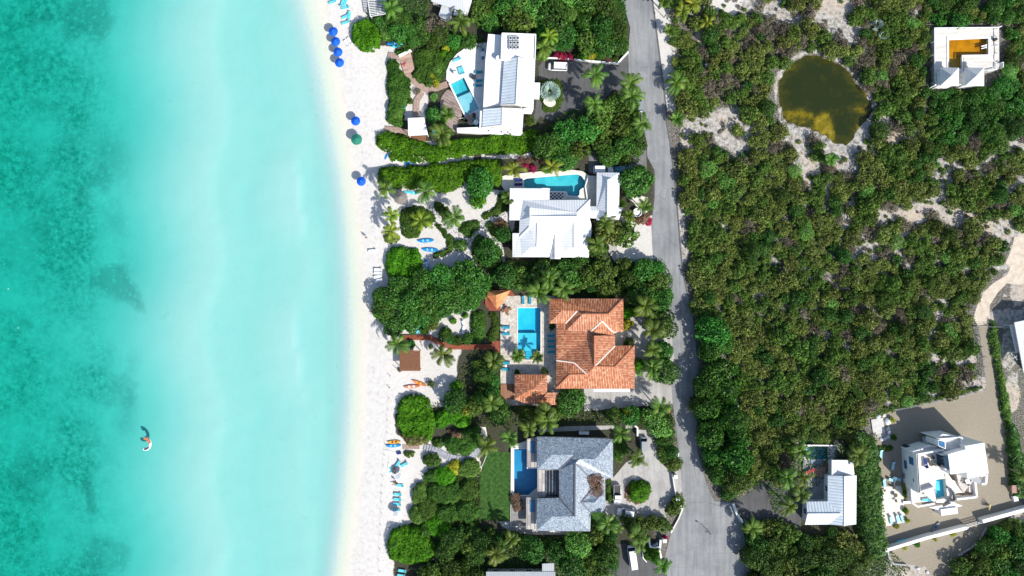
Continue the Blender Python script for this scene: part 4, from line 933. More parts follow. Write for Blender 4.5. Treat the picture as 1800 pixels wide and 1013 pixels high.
slab('pool_ledge', POLY('V', [(808, 365), (898, 365), (895, 480), (808, 480)], 1.7), 1.605, 1.7, M('worn_cream_panel', (.7, .66, .58), (.5, .46, .4), 2, .9, detail=8), 'worn cream platform panel right of the yellow pool', 'platform panel')

# ---- H7 modern terraced villa
h = house('W', 500, 500, 'modern_villa', 'modern white cubic villa with roof terraces and small pool on a gravel yard')
def blk(name, pts, z0, z1, mat=WHITE, holes=()):
    return adopt(MB().prism(POLY('W', pts, z1), z0, z1, [POLY('W', q, z1) for q in holes]).build(name, mat), h)
def par(name, pts, z, hh=.5, w_=.25, mat=FRAME, close=False):
    b = MB(); P = [PT('W', *q, z+hh) for q in pts]
    if close: P.append(P[0])
    for A, B in zip(P[:-1], P[1:]): b.beam((*A, z+hh/2), (*B, z+hh/2), w_, hh)
    return adopt(b.build(name, mat), h)
CREAM = M('cream_terrace_floor', (.74, .68, .62), (.6, .54, .48), .9, .8)
blk('west_block', [(262, 300), (535, 252), (560, 470), (455, 520), (440, 640), (278, 690)], 0, 5.4, CREAM)
par('west_parapet', [(440, 640), (278, 690), (255, 293), (535, 245)], 5.4, 1.0, .35)
b = MB()
wq = [Vector((*PT('W', 250, 288, 6.4), 0)), Vector((*PT('W', 276, 700, 6.4), 0))]
d_ = (wq[1]-wq[0]).normalized(); nrm = Vector((-d_.y, d_.x, 0)); nrm = nrm if nrm.x < 0 else -nrm
ang = math.atan2(d_.y, d_.x)
Lw = (wq[1]-wq[0]).length; mid_ = (wq[0]+wq[1])/2
b.box(mid_.x, mid_.y, 3.2, Lw, .3, 6.4, ang); adopt(b.build('west_wall', WHITE), h)
for tt, zc, ww_, hh_, mt_ in ((.23, 4.2, 2.0, 2.0, BLUEGL), (.40, 1.6, 2.2, 1.4, BLUEGL), (.72, 4.6, 1.0, .5, GLASS)):
    q = wq[0]+(wq[1]-wq[0])*tt+nrm*.17
    r_ = empty('window', (q.x-h.location.x, q.y-h.location.y, zc), ang); r_.parent = h
    MB().box(0, 0, 0, ww_, .1, hh_).build('frame', FRAME, r_); MB().box(0, 0, 0, ww_-.15, .14, hh_-.15).build('pane', mt_, r_)
blk('north_link', [(180, 262), (390, 200), (545, 245), (270, 300)], 0, 4.6)
par('north_parapet', [(180, 262), (390, 200), (460, 212)], 4.6, .7, .25)
blk('north_block', [(540, 160), (725, 120), (735, 245), (560, 262)], 0, 6.4, M('grey_roof_terrace', (.6, .6, .6), (.5, .5, .5), 1, .8))
par('north_block_parapet', [(460, 128), (520, 85), (725, 118), (738, 245)], 6.4, .7, .3)
blk('stair_tower', [(466, 128), (700, 110), (650, 130), (545, 155)], 0, 7.6)
blk('stair_window', [(468, 140), (548, 152), (552, 238), (476, 205)], 2.6, 7.4, WHITE)
blk('stair_glass', [(474, 148), (540, 160), (544, 228), (482, 202)], 7.0, 7.44, BLUEGL)
blk('north_wing', [(382, 135), (455, 125), (470, 210), (385, 195)], 0, 3.0, M('shaded_grey_render', (.55, .58, .6), (.5, .52, .55), 1, .7))
blk('main_roof', [(575, 292), (760, 240), (750, 205), (955, 170), (992, 430), (1000, 492), (935, 515), (780, 548), (770, 478), (602, 502)], 0, 8.4)
par('main_parapet', [(515, 300), (570, 305), (600, 470), (540, 440)], 5.2, 2.6, .2, FRAME)
blk('glass_wall', [(526, 308), (572, 318), (588, 452), (542, 436)], 5.41, 8.2, GLASS)
blk('patio', [(190, 615), (275, 690), (440, 640), (445, 785), (205, 800)], 0, 3.2, CREAM)
par('patio_parapet', [(190, 620), (205, 805), (262, 842), (440, 808)], 3.2, .5, .35)
PW = [(440, 560), (545, 545), (530, 498), (545, 498), (567, 748), (447, 770)]
b = MB(); PWW = POLY('W', PW, 3.2)
blk('pool_deck', [(440, 520), (560, 470), (620, 560), (740, 600), (750, 690), (660, 700), (575, 765), (655, 790), (650, 800), (450, 800), (430, 640)], 0, 3.2, CREAM, [PW])
adopt(MB().sheet(PWW, 2.0).build('pool_floor', TILE_C), h); adopt(MB().sheet(PWW, 3.05).build('pool_water', POOLW), h)
blk('east_terrace', [(665, 500), (780, 545), (850, 560), (820, 600), (740, 690), (690, 620)], 0, 3.8, M('stone_terrace', (.6, .55, .5), (.4, .36, .34), 3, .8))
blk('east_room', [(760, 545), (900, 520), (930, 600), (870, 590)], 0, 4.4, M('grey_render', (.35, .36, .38), (.3, .3, .32), 1, .8))
par('east_wall', [(920, 520), (985, 500), (975, 602), (930, 605)], 3.4, 1.2, .45)
par('corner_wall', [(862, 580), (880, 740), (668, 765)], 2.2, 1.6, .45)
st = MB()
for i in range(12):
    q = PT('W', 672+i*14, 700+1*i, 2.6); st.box(q[0], q[1], 1.6+.07*i, .26, 1.1, .12, R(8))
adopt(st.build('staircase', WOODB), h)
blk('stair_landing', [(800, 600), (850, 575), (860, 600), (820, 695), (795, 685)], 0, 2.9, CREAM)
pts = [(565, 640), (600, 650), (632, 690), (650, 740), (640, 780), (580, 780)]
b = MB()
for k_ in (0, .35):
    P = [PT('W', *q, 4.0) for q in pts]; b.tube([(x, y, 4.0-k_) for x, y in P], .22, 6)
adopt(b.build('curved_beam', M('grey_blue_beam', (.12, .15, .19), (.1, .12, .15), 2, .6)), h)
blk('south_slab', [(375, 850), (500, 828), (640, 800), (728, 832), (500, 880)], 0, 2.6)
blk('south_box', [(498, 870), (672, 848), (678, 912), (508, 935)], 0, 3.0)
b = MB(); b.beam((*PT('W', 530, 838, 3.6), 3.2), (*PT('W', 600, 795, 3.6), 3.6), .5, .2); adopt(b.build('south_beam', DARKM), h)
slab('planter_bed', POLY('W', [(110, 590), (180, 580), (195, 780), (115, 780)]), 0, .15, M('planter_soil', (.06, .05, .035), (.1, .08, .05), 3, .95), 'narrow planted bed along the west wall of the modern villa', 'planter')
slab('low_wall', POLY('W', [(105, 785), (203, 780), (205, 805), (108, 812)], .5), 0, .5, WHITE, 'short white wall at the patio corner of the modern villa', 'wall')
# boundary wall of the yard
def wall_run(f, pts, w_, hh, mat, label, name='garden_wall'):
    b = MB(); P = [PT(f, *q, hh) for q in pts]
    for A, B in zip(P[:-1], P[1:]):
        dx, dy = B[0]-A[0], B[1]-A[1]; b.box((A[0]+B[0])/2, (A[1]+B[1])/2, hh/2, math.hypot(dx, dy)+w_*.6, w_, hh+random.uniform(-.01, .01), math.atan2(dy, dx))
    return tag(b.build(name, mat), label, 'wall')
wall_run('R', [(290, 845), (550, 765), (810, 700)], .75, 1.8, WHITE, 'white boundary wall along the front of the gravel yard')
wall_run('R', [(925, 655), (1187, 583), (1300, 552)], .85, 1.8, WHITE, 'white boundary wall right of the sliding gate')
gt = empty('sliding_gate', (*PT('R', 850, 655), 0), 0, 'long pale sliding gate between the two white boundary walls', 'gate')
b = MB(); A, B = PT('R', 790, 680), PT('R', 1015, 615)
for dz_ in (.2, .8, 1.4): b.beam((A[0], A[1], dz_), (B[0], B[1], dz_), .12)
for k in range(24): t_ = k/23; b.box(A[0]+(B[0]-A[0])*t_, A[1]+(B[1]-A[1])*t_, .8, .08, .08, 1.4)
adopt(b.build('bars', STEEL), gt)
b = MB(); b.box(A[0], A[1], .9, .35, .35, 1.8); adopt(b.build('gate_post', FRAME), gt)
b = MB(); A, B = PT('R', 1078, 600, 1), PT('R', 1180, 572, 1)
for k in range(16): t_ = k/15; b.box(A[0]+(B[0]-A[0])*t_, A[1]+(B[1]-A[1])*t_, 1.0, .1, 1.6, .1, .28)
tag(b.build('slatted_rack', FRAME), 'white slatted rack behind the right boundary wall', 'rack')
wall_run('R', [(300, 850), (312, 900), (340, 935), (420, 942)], .4, .5, M('grey_kerb', (.4, .4, .4), (.3, .3, .3), 2, .9), 'curved grey retaining kerb below the white boundary wall', 'retaining_wall')
wall_run('R', [(945, 700), (900, 780), (850, 830), (760, 880)], .35, .3, M('grey_kerb_b', (.4, .4, .42), (.3, .3, .32), 2, .9), 'curved kerb edging the gravel entry by the leafy trees', 'retaining_wall')
slab('concrete_pad', POLY('O', [(232, 910), (325, 895), (345, 1013), (250, 1030)]), .0, .25, M('mottled_pad', (.6, .58, .54), (.48, .47, .44), 1.5, .9), 'pale concrete pad ringed by white boulders', 'slab')
# driveway walls near the road
WP = lambda f, pts, lab, w_=.3, hh=.9, mat=WHITE: wall_run(f, pts, w_, hh, mat, lab)
WP('C', [(85, 412), (240, 420), (590, 452), (665, 370)], 'low white wall along the dark driveway of the long white villa', .35, .8)
WP('Q', [(482, 545), (505, 610), (540, 662)], 'short white wall beside the dark shaded driveway', .5, .9)
WP('I', [(1285, 530), (1300, 560), (1265, 650), (1215, 740)], 'cream kerb wall curving along the turning circle', .3, .5, WALLC)
WP('I', [(1225, 372), (1235, 440), (1250, 520)], 'thin white gate rail across the round drive entrance', .18, 1.0)
WP('I', [(1150, 790), (1145, 860), (1155, 900)], 'white wall between the van drive and the road', .45, 1.0)
WP('I', [(1078, 785), (1085, 830), (1145, 832)], 'white enclosure wall beside the small dark car', .35, 1.0)
WP('I', [(1035, 850), (1040, 900), (1062, 925)], 'white curved kerb beside the van drive', .2, .4)
WP('I', [(990, 70), (1005, 80), (1005, 130)], 'white corner wall at the top of the round drive', .35, 1.2)
WP('E', [(770, 262), (745, 340), (760, 440)], 'white low wall between the rounded pool and the garage', .3, .8)
WP('T', [(150, 78), (385, 80), (475, 82)], 'white coping wall above the small shaded pool', .3, .6)
def pillar(f, x, y, lab, s_=.7, hh=1.5):
    q = PT(f, x, y); r_ = empty('gate_pillar', (q[0], q[1], 0), 0, lab, 'pillar', 'white gate pillars by the road')
    MB().box(0, 0, hh/2, s_, s_, hh).build('post', WHITE, r_); MB().box(0, 0, hh+.06, s_*1.2, s_*1.2, .12).build('cap', FRAME, r_)
for f, x, y, lab in [('I', 1235, 378, 'square white gate pillar at the upper side of the round drive entrance'), ('I', 1250, 515, 'square white gate pillar at the lower side of the round drive entrance'), ('I', 1245, 240, 'white pillar box beside the road above the round drive'),
                     ('I', 1168, 778, 'white pillar beside the magenta flowers'), ('c', 672, 803, 'small pale pillar in the roadside bushes by the cream kerb wall')]: pillar(f, x, y, lab)
# fence along the track
def fence(f, pts, hh, label):
    r_ = empty('wire_fence', (*PT(f, *pts[0]), 0), 0, label, 'fence'); P = [PT(f, *q) for q in pts]; b = MB()
    for A, B in zip(P[:-1], P[1:]):
        for z in (.3, .8, hh): b.beam((*A, z), (*B, z), .05)
    adopt(b.build('wires', STEEL), r_)
    b = MB()
    for A, B in zip(P[:-1], P[1:]):
        L = math.hypot(B[0]-A[0], B[1]-A[1]); n = max(2, int(L/2.5))
        for k in range(n): b.box(A[0]+(B[0]-A[0])*k/n, A[1]+(B[1]-A[1])*k/n, hh/2, .1, .1, hh)
    adopt(b.build('posts', STEEL), r_)
fence('O', [(1060, 150), (1140, 400), (1130, 560), (1140, 665), (900, 730), (600, 790), (400, 830)], 1.5, 'thin wire fence along the scrub side of the gravel yard')
fence('O', [(1060, 155), (1290, 160)], 1.4, 'short wire fence across the dirt track')
# slab walls behind the grey villa
WP('I', [(-5, 400), (60, 240)], 'thin edging between the path and the dark lawn', .1, .1)
# ================================================================ VEGETATION
def leaf_quads(P, N, size, tilt=.55, aspect=.6, r=rng):
    n = len(P); N = N+r.normal(0, tilt, (n, 3)); N /= np.linalg.norm(N, axis=1, keepdims=True)+1e-9
    t = np.cross(N, r.normal(0, 1, (n, 3))); t /= np.linalg.norm(t, axis=1, keepdims=True)+1e-9
    b = np.cross(N, t); s = (size*r.uniform(.7, 1.3, n))[:, None] if np.ndim(size) == 0 else size[:, None]
    V = np.stack([P+t*s, P+b*s*aspect, P-t*s*.8, P-b*s*aspect], 1).reshape(-1, 3)
    return V
def foliage_mesh(name, V, mat, parent=None, tone=None, extra=None, r=rng):
    """V: 4 vertices per leaf; extra: (verts, faces, material) of woody stems in the same mesh"""
    n = len(V)//4; me = bpy.data.meshes.new(name)
    ev = np.zeros((0, 3)); ef = []
    if extra: ev = np.array(extra[0]); ef = extra[1]
    F = np.arange(n*4).reshape(-1, 4)
    me.vertices.add(n*4+len(ev)); me.vertices.foreach_set('co', np.concatenate([V, ev]).astype(np.float32).ravel())
    loops = list(F.ravel())+[i+n*4 for f in ef for i in f]
    tot = [4]*n+[len(f) for f in ef]
    me.loops.add(len(loops)); me.loops.foreach_set('vertex_index', np.array(loops, dtype=np.int32))
    me.polygons.add(len(tot)); me.polygons.foreach_set('loop_start', np.concatenate([[0], np.cumsum(tot)[:-1]]).astype(np.int32))
    me.polygons.foreach_set('loop_total', np.array(tot, dtype=np.int32))
    me.materials.append(mat)
    if extra:
        me.materials.append(extra[2]); me.polygons.foreach_set('material_index', np.array([0]*n+[1]*len(ef), dtype=np.int32))
    me.update(calc_edges=True)
    a = me.attributes.new('tone', 'FLOAT', 'FACE')
    tn = tone if tone is not None else r.uniform(0, 1, n)
    a.data.foreach_set('value', np.concatenate([tn, np.full(len(ef), .5)]).astype(np.float32))
    return link(name, me, parent)

def crown_leaves(Rr, H, n, size, nl=9, lo=.28, hi=.48, base=.25, tilt=.68, r=rng, flat=.8, inner=.22):
    """leaves spread on overlapping lobes; returns quads and tone"""
    L = []
    for i in range(nl):
        a = r.uniform(0, 6.283); d = Rr*(.98-hi)*1.25*math.sqrt(r.uniform(0, 1)) if i else 0
        rl = Rr*r.uniform(lo, hi); z = H*base+(H*(1-base)-rl*flat)*(1-(d/Rr)**2*.8)*r.uniform(.75, 1.05)
        L.append((d*math.cos(a), d*math.sin(a), max(z, rl*.5), rl, r.uniform(-.22, .22)))
    L = np.array(L); w_ = L[:, 3]**2; w_ /= w_.sum()
    k = int(n*2.0); c = r.choice(nl, k, p=w_)
    D = r.normal(0, 1, (k, 3)); D[:, 2] = np.abs(D[:, 2])*1.0-.25; D /= np.linalg.norm(D, axis=1, keepdims=True)
    rad = L[c, 3]*r.uniform(.82, 1.06, k); P = L[c, :3]+D*rad[:, None]*np.array([1, 1, flat])
    P += r.normal(0, .04*Rr, (k, 3))*.5
    dist = np.linalg.norm((P[:, None, :]-L[None, :, :3])/np.array([1, 1, flat]), axis=2)/L[None, :, 3]
    dist[np.arange(k), c] = 9
    keep = (dist.min(1) > .8) & (P[:, 2] > .05)
    P, D, c = P[keep][:n], D[keep][:n], c[keep][:n]
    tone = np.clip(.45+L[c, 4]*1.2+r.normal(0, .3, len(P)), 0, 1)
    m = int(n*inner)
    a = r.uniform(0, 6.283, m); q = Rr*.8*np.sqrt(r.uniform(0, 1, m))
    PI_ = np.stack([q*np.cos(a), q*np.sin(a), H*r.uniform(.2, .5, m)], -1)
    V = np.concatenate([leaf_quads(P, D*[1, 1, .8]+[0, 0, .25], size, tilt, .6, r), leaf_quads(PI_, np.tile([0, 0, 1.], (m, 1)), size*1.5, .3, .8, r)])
    return V, np.concatenate([tone, r.uniform(0, .5, m)])

def stems(H, Rr, r_=.16, nb=5, r=rng, lean=.3):
    b = MB(); top = (r.uniform(-.2, .2), r.uniform(-.2, .2), H*.5)
    b.tube([(0, 0, -.1), (top[0]*.4, top[1]*.4, H*.25), top], [r_*1.3, r_, r_*.8], 7)
    for i in range(nb):
        a = 6.283*i/nb+r.uniform(-.4, .4); e = (Rr*.6*math.cos(a), Rr*.6*math.sin(a), H*r.uniform(.6, .8))
        s_ = (top[0], top[1], H*r.uniform(.3, .5)); mid_ = ((s_[0]+e[0])/2, (s_[1]+e[1])/2, (s_[2]+e[2])/2+.1*H)
        b.tube([s_, mid_, e], [r_*.6, r_*.4, r_*.15], 5)
    return b
PROTO = {}
SPEC = {  # kind: (material, crown radius, height, leaves, leaf size, lobes)
    'grape': (F_GRAPE, 3.6, 4.6, 1400, .28, 16), 'dark': (F_DARK, 3.2, 5.0, 1300, .23, 14), 'green': (F_GREEN, 2.2, 2.8, 700, .19, 16),
    'olive': (F_OLIVE, 2.0, 2.3, 680, .17, 16), 'bright': (F_BRIGHT, 3.0, 4.2, 1300, .17, 12), 'grey': (F_GREY, 2.2, 2.0, 800, .12, 9),
    'yellow': (F_YEL, 1.2, 1.6, 420, .13, 6), 'red': (F_BOUG, 1.0, 1.2, 380, .11, 6), 'rust': (F_RUST, 2.0, 2.0, 900, .12, 8), 'lime': (F_HEDGE, 1.4, 1.8, 560, .14, 7),
    'cover': (F_COVER, 1.3, 1.2, 480, .13, 6)}
def get_proto(kind, var):
    key = (kind, var)
    if key not in PROTO:
        mat, Rr, H, n, s, nl = SPEC[kind]; r = np.random.default_rng(abs(hash(key[0][:2]))%1 + ord(kind[0])*31+ord(kind[1])*7+var)
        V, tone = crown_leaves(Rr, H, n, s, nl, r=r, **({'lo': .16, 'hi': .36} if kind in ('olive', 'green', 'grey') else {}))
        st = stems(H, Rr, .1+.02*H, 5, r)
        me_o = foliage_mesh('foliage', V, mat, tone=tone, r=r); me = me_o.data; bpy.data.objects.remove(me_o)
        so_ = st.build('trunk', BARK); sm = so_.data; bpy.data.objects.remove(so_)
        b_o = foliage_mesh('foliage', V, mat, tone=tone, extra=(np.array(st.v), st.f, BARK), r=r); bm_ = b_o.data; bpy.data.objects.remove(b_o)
        PROTO[key] = (me, sm, bm_, Rr, H)
    return PROTO[key]
VEG = []
def tree(kind, x, y, Rr, label, group, name='tree', cat='tree', hs=1.0, z=0.0, parts=True):
    """Rr in metres, x,y in photo pixels of the crown centre"""
    me, sm, bm_, R0, H0 = get_proto(kind, random.randrange(4)); s = Rr/R0; sz = s*hs
    X, Y = G(x, y, z+H0*sz*.7); z = z or min(0, ground(X, Y)); rz = random.uniform(0, 6.28)
    if parts:
        o = empty(name, (X, Y, z), rz, label, cat, group)
        link('crown', me, o); link('trunk', sm, o)
    else:
        o = link(name, bm_); o.location = (X, Y, z); o.rotation_euler = (0, 0, rz); tag(o, label, cat, group)
    o.scale = (s*random.uniform(.82, 1.2), s*random.uniform(.82, 1.2), sz); VEG.append(o); return o

# ---- palms
def palm_mesh(n, L, r, droop=1.0, up=1.1, wid=.55):
    V = []; T_ = []
    for i in range(n):
        az = 6.283*i/n*1.0+r.uniform(-.25, .25)+(.3 if i % 2 else 0); el = up*r.uniform(.1, 1.0); LL = L*r.uniform(.62, 1.12)
        tn = r.uniform(0, 1); P = [np.zeros(3)]; seg = 9; e = el
        dr = droop*r.uniform(.7, 1.2)
        for k in range(seg):
            d = np.array([math.cos(az)*math.cos(e), math.sin(az)*math.cos(e), math.sin(e)]); P.append(P[-1]+d*LL/seg); e -= dr*(.14+.03*k); az += r.uniform(-.03, .03)
        for k in range(seg):
            a, b = P[k], P[k+1]; d = (b-a)/np.linalg.norm(b-a); side = np.cross(d, [0, 0, 1.]); side /= np.linalg.norm(side)+1e-6; upv = np.cross(side, d)
            V += [a+side*.035, a-side*.035, b-side*.03, b+side*.03]; T_.append(.75)
            if k == 0: continue
            w_ = wid*L/3*math.sin(math.pi*(k+.6)/(seg+.8))**.6*1.25
            for j in range(3):
                q = a+(b-a)*(j+.5)/3
                for s_ in (1, -1):
                    dirn = side*s_+d*.55-upv*(.28+.25*r.uniform()); dirn /= np.linalg.norm(dirn)
                    tip = q+dirn*w_*r.uniform(.85, 1.15); wv = d*.055*L/3
                    V += [q+wv, q-wv, tip-wv*.3, tip+wv*.3]; T_.append(np.clip(tn**1.6*.75+r.uniform(0, .35), 0, 1))
    return np.array(V), np.array(T_)
PALMS = {}
def palm(x, y, h, label, group='palm trees in the gardens', kind='p', s=1.0, name='palm_tree', lean=0.5):
    key = (kind, random.randrange(4))
    if key not in PALMS:
        r = np.random.default_rng(100+len(PALMS)*3)
        cfg = {'p': (14, 3.5, 1.05, 1.15, .46, F_PALM), 'y': (12, 3.1, 1.0, 1.1, .46, F_YPALM), 'f': (17, 2.2, .55, 1.3, .6, F_PALM)}[kind]
        V, tn = palm_mesh(cfg[0], cfg[1], r, cfg[2], cfg[3], cfg[4])
        V2, t2 = palm_mesh(5, cfg[1]*.55, r, .5, 1.7, cfg[4])
        o = foliage_mesh('crown', np.concatenate([V, V2]), cfg[5], tone=np.concatenate([tn, np.clip(t2+.2, 0, 1)]), r=r); PALMS[key] = o.data; bpy.data.objects.remove(o)
    X, Y = G(x, y, h); a = random.uniform(0, 6.28); bx, by = X+lean*math.cos(a), Y+lean*math.sin(a)
    g0 = min(0, ground(bx, by))
    o = empty(name, (bx, by, g0), 0, label, 'palm', group)
    c = link('crown', PALMS[key], o); c.location = (X-bx, Y-by, h-g0); c.rotation_euler = (random.uniform(-.15, .15), random.uniform(-.15, .15), random.uniform(0, 6.28)); c.scale = (s, s, s)
    b = MB(); b.tube([(0, 0, -.1), ((X-bx)*.15, (Y-by)*.15, h*.35), ((X-bx)*.55, (Y-by)*.55, h*.7), (X-bx, Y-by, h-g0)], [.2, .14, .12, .11], 7)
    b.build('trunk', PBARK, o)
    return o

# ---- hedges and leafy masses drawn by outline
def hedge(f, pts, h, mat, label, cat='hedge', name='hedge', group=None, dens=16, size=.19, und=.5, edge=1.4, sm=2, fr=.45):
    poly = smooth(POLY(f, pts, h*.6), sm); xs = [q[0] for q in poly]; ys = [q[1] for q in poly]
    A = abs(sum(poly[i-1][0]*poly[i][1]-poly[i][0]*poly[i-1][1] for i in range(len(poly))))/2
    dens = dens*2.3; n = int(A*dens); k = int((max(xs)-min(xs))*(max(ys)-min(ys))*dens)
    X = rng.uniform(min(xs), max(xs), k); Y = rng.uniform(min(ys), max(ys), k)
    # ragged outline
    j = vnoise(X, Y, .9, 4.2)*.55+vnoise(X, Y, .3, 1.2)*.5
    d = pdist(X, Y, poly)*np.where(pip(X, Y, poly), 1, -1)+j
    m = d > 0; X, Y, d = X[m], Y[m], d[m]
    nz = vnoise(X, Y, fr, 1.7)*und+vnoise(X, Y, fr*2.6, 9.1)*und*.5
    nz0 = vnoise(X+.25, Y, fr, 1.7)*und+vnoise(X+.25, Y, fr*2.6, 9.1)*und*.5
    nz1_ = vnoise(X, Y+.25, fr, 1.7)*und+vnoise(X, Y+.25, fr*2.6, 9.1)*und*.5
    prof = np.sqrt(np.clip(d/edge, 0.02, 1)*(2-np.clip(d/edge, 0.02, 1)))
    z = h*prof*(1+nz*.6)
    N = np.stack([-(nz0-nz)*4*h*.6, -(nz1_-nz)*4*h*.6, np.full(len(X), 1.)], -1)
    cx, cy = np.mean(xs), np.mean(ys)
    ed = np.clip(1-d/edge, 0, 1)[:, None]
    out = np.stack([X-cx, Y-cy, np.zeros(len(X))], -1); out /= np.linalg.norm(out, axis=1, keepdims=True)+1e-6
    N = N+out*ed*.9
    z = z-rng.exponential(.12, len(z))*h*.5; z = np.maximum(z, .05)
    P = np.stack([X-cx, Y-cy, z], -1)
    tone = np.clip(.5+.35*vnoise(X, Y, .8, 6.6)+rng.normal(0, .2, len(X)), 0, 1)
    V = leaf_quads(P, N, size, .38)
    ki = rng.permutation(len(P))[:int(len(P)*.3)]; P2 = P[ki]*[1, 1, .6]; V = np.concatenate([V, leaf_quads(P2, np.tile([0, 0, 1.], (len(P2), 1)), size*2.1, .2, .9)]); tone = np.concatenate([tone, tone[ki]*.5])
    # skirt of lower leaves all round
    o = foliage_mesh(name, V, mat, tone=tone); o.location = (cx, cy, min(0, ground(cx, cy))); tag(o, label, cat, group); return o

# ---- masses of trees filled by crown sampling
def mass(f, pts, kinds, rmin, rmax, label, group, space=.55, name='tree', cat='tree', hs=1.0, parts=True, inset=.55, tries=900):
    poly = px(f, pts); xs = [q[0] for q in poly]; ys = [q[1] for q in poly]; out = []
    for t_ in range(tries):
        x, y = random.uniform(min(xs), max(xs)), random.uniform(min(ys), max(ys)); r_ = random.uniform(rmin, rmax)*(1.25-.5*t_/tries)
        if not pip([x], [y], poly)[0]: continue
        if pdist(np.array([x]), np.array([y]), poly)[0]*S < r_*inset: continue
        if any(math.hypot(x-a, y-b)*S < (r_+c)*space for a, b, c in out): continue
        out.append((x, y, r_))
    for x, y, r_ in out:
        k = random.choice(kinds); tree(k, x, y, r_, label.replace('#', KN[k]), group, name, cat, hs, parts=parts)
    return out
KN = {'grape': 'glossy sea grape', 'dark': 'dark bushy', 'green': 'mid green', 'olive': 'olive green', 'bright': 'light green', 'grey': 'bare grey', 'yellow': 'yellow', 'lime': 'lime green', 'rust': 'rusty red', 'red': 'magenta', 'cover': 'low green'}

GT = 'trees between the gardens'
mass('P', [(650, 25), (700, 15), (760, 45), (800, 55), (850, 70), (850, 82), (790, 85), (740, 82), (690, 70), (660, 45)], ['grape', 'grape', 'dark'], 1.8, 2.8, '# tree behind the round beach hedge', GT)
mass('P', [(815, -20), (1092, -20), (1103, 40), (1103, 90), (1070, 95), (960, 80), (940, 55), (850, 50), (820, 20)], ['dark', 'dark', 'grape', 'green', 'bright'], 2.2, 3.6, '# tree above the long white villa', GT)
mass('P', [(940, 240), (985, 205), (1020, 195), (1080, 160), (1118, 168), (1128, 215), (1138, 258), (1125, 285), (1085, 290), (1040, 282), (1000, 300), (945, 285)], ['grape', 'grape', 'green'], 2.4, 3.6, '# tree below the dark driveway', GT)
tree('grape', 1118, 318, 4.2, 'round sea grape tree between the garage roof and the road', GT)
mass('F', [(140, 260), (240, 175), (500, 110), (740, 30), (950, 90), (970, 230), (880, 380), (640, 440), (540, 500), (400, 520), (300, 570), (180, 545), (145, 400)], ['grape'], 2.4, 3.6, '# tree above the red boardwalk', GT, space=.5, inset=.6)
mass('P', [(855, 465), (920, 452), (1000, 458), (1160, 455), (1183, 490), (1178, 548), (1120, 552), (1098, 522), (965, 520), (885, 512), (860, 490)], ['dark', 'grape', 'green'], 2.2, 3.4, '# tree between hip roofed and tiled villas', GT)
for x, y, r_, k in [(1163, 572, 3.6, 'dark'), (1166, 618, 3.4, 'grape'), (1167, 652, 3.9, 'dark'), (1128, 520, 3.4, 'dark'), (1160, 540, 3.2, 'grape'), (1005, 705, 3.8, 'grape'), (1020, 460, 2.6, 'dark')]:
    tree(k, x, y, r_, KN[k]+' tree close to the tiled villa', GT)
mass('P', [(832, 615), (880, 620), (880, 705), (900, 712), (985, 712), (1000, 735), (1040, 728), (1100, 715), (1140, 722), (1185, 735), (1190, 780), (1170, 790), (1130, 750), (1050, 742), (960, 750), (870, 748), (770, 720), (790, 695), (835, 690)], ['dark', 'green', 'grape', 'dark'], 1.8, 2.9, '# tree between tiled and shingled villas', GT)
mass('P', [(775, 930), (850, 925), (900, 942), (960, 950), (1040, 930), (1085, 940), (1085, 1040), (990, 1040), (985, 985), (850, 985), (850, 1040), (700, 1040), (760, 990)], ['dark', 'green', 'dark'], 2.0, 3.2, '# tree below the shingled villa', GT)
mass('P', [(1085, 905), (1180, 912), (1190, 925), (1170, 940), (1130, 945), (1090, 935)], ['dark', 'green'], 1.6, 2.4, '# tree under the palms below the round drive', GT)
mass('P', [(1155, 780), (1195, 785), (1197, 825), (1175, 828), (1160, 805)], ['green', 'dark'], 1.5, 2.2, '# bush beside the road above the round drive', GT, name='bush', cat='bush')
mass('P', [(1075, 785), (1095, 770), (1105, 785), (1098, 812), (1080, 815)], ['green', 'grape'], 1.4, 2.2, '# bush at the corner of the shingled roof', GT, name='bush', cat='bush')
mass('P', [(1170, 880), (1200, 870), (1203, 888), (1190, 912), (1172, 905)], ['dark', 'green'], 1.4, 2.0, '# bush inside the cream kerb wall', GT, name='bush', cat='bush')
tree('bright', 1019, 958, 3.9, 'light bright green feathery tree below the shingled villa', GT)
tree('bright', 1155, 745, 3.6, 'bright green leafy tree beside the road near the grey truck', GT)
tree('yellow', 1104, 730, 2.4, 'yellow leaved bush under the tiled villa driveway', GT, 'bush', 'bush')
hedge('c', circ(335, 690, 104, 104, 14), 3.0, F_HEDGE, 'round clipped yellow green tree in the middle of the round drive', 'tree', 'tree', und=.15, edge=2.2)
tree('rust', 1047, 843, 2.5, 'rusty and green flowering vine over the shingled roof', None, 'flowering_vine', 'vine', hs=.6, z=4.4)
tree('rust', 1046, 862, 2.3, 'reddish flowering vine on the small east gable of the shingled roof', None, 'flowering_vine', 'vine', hs=.6, z=4.4)
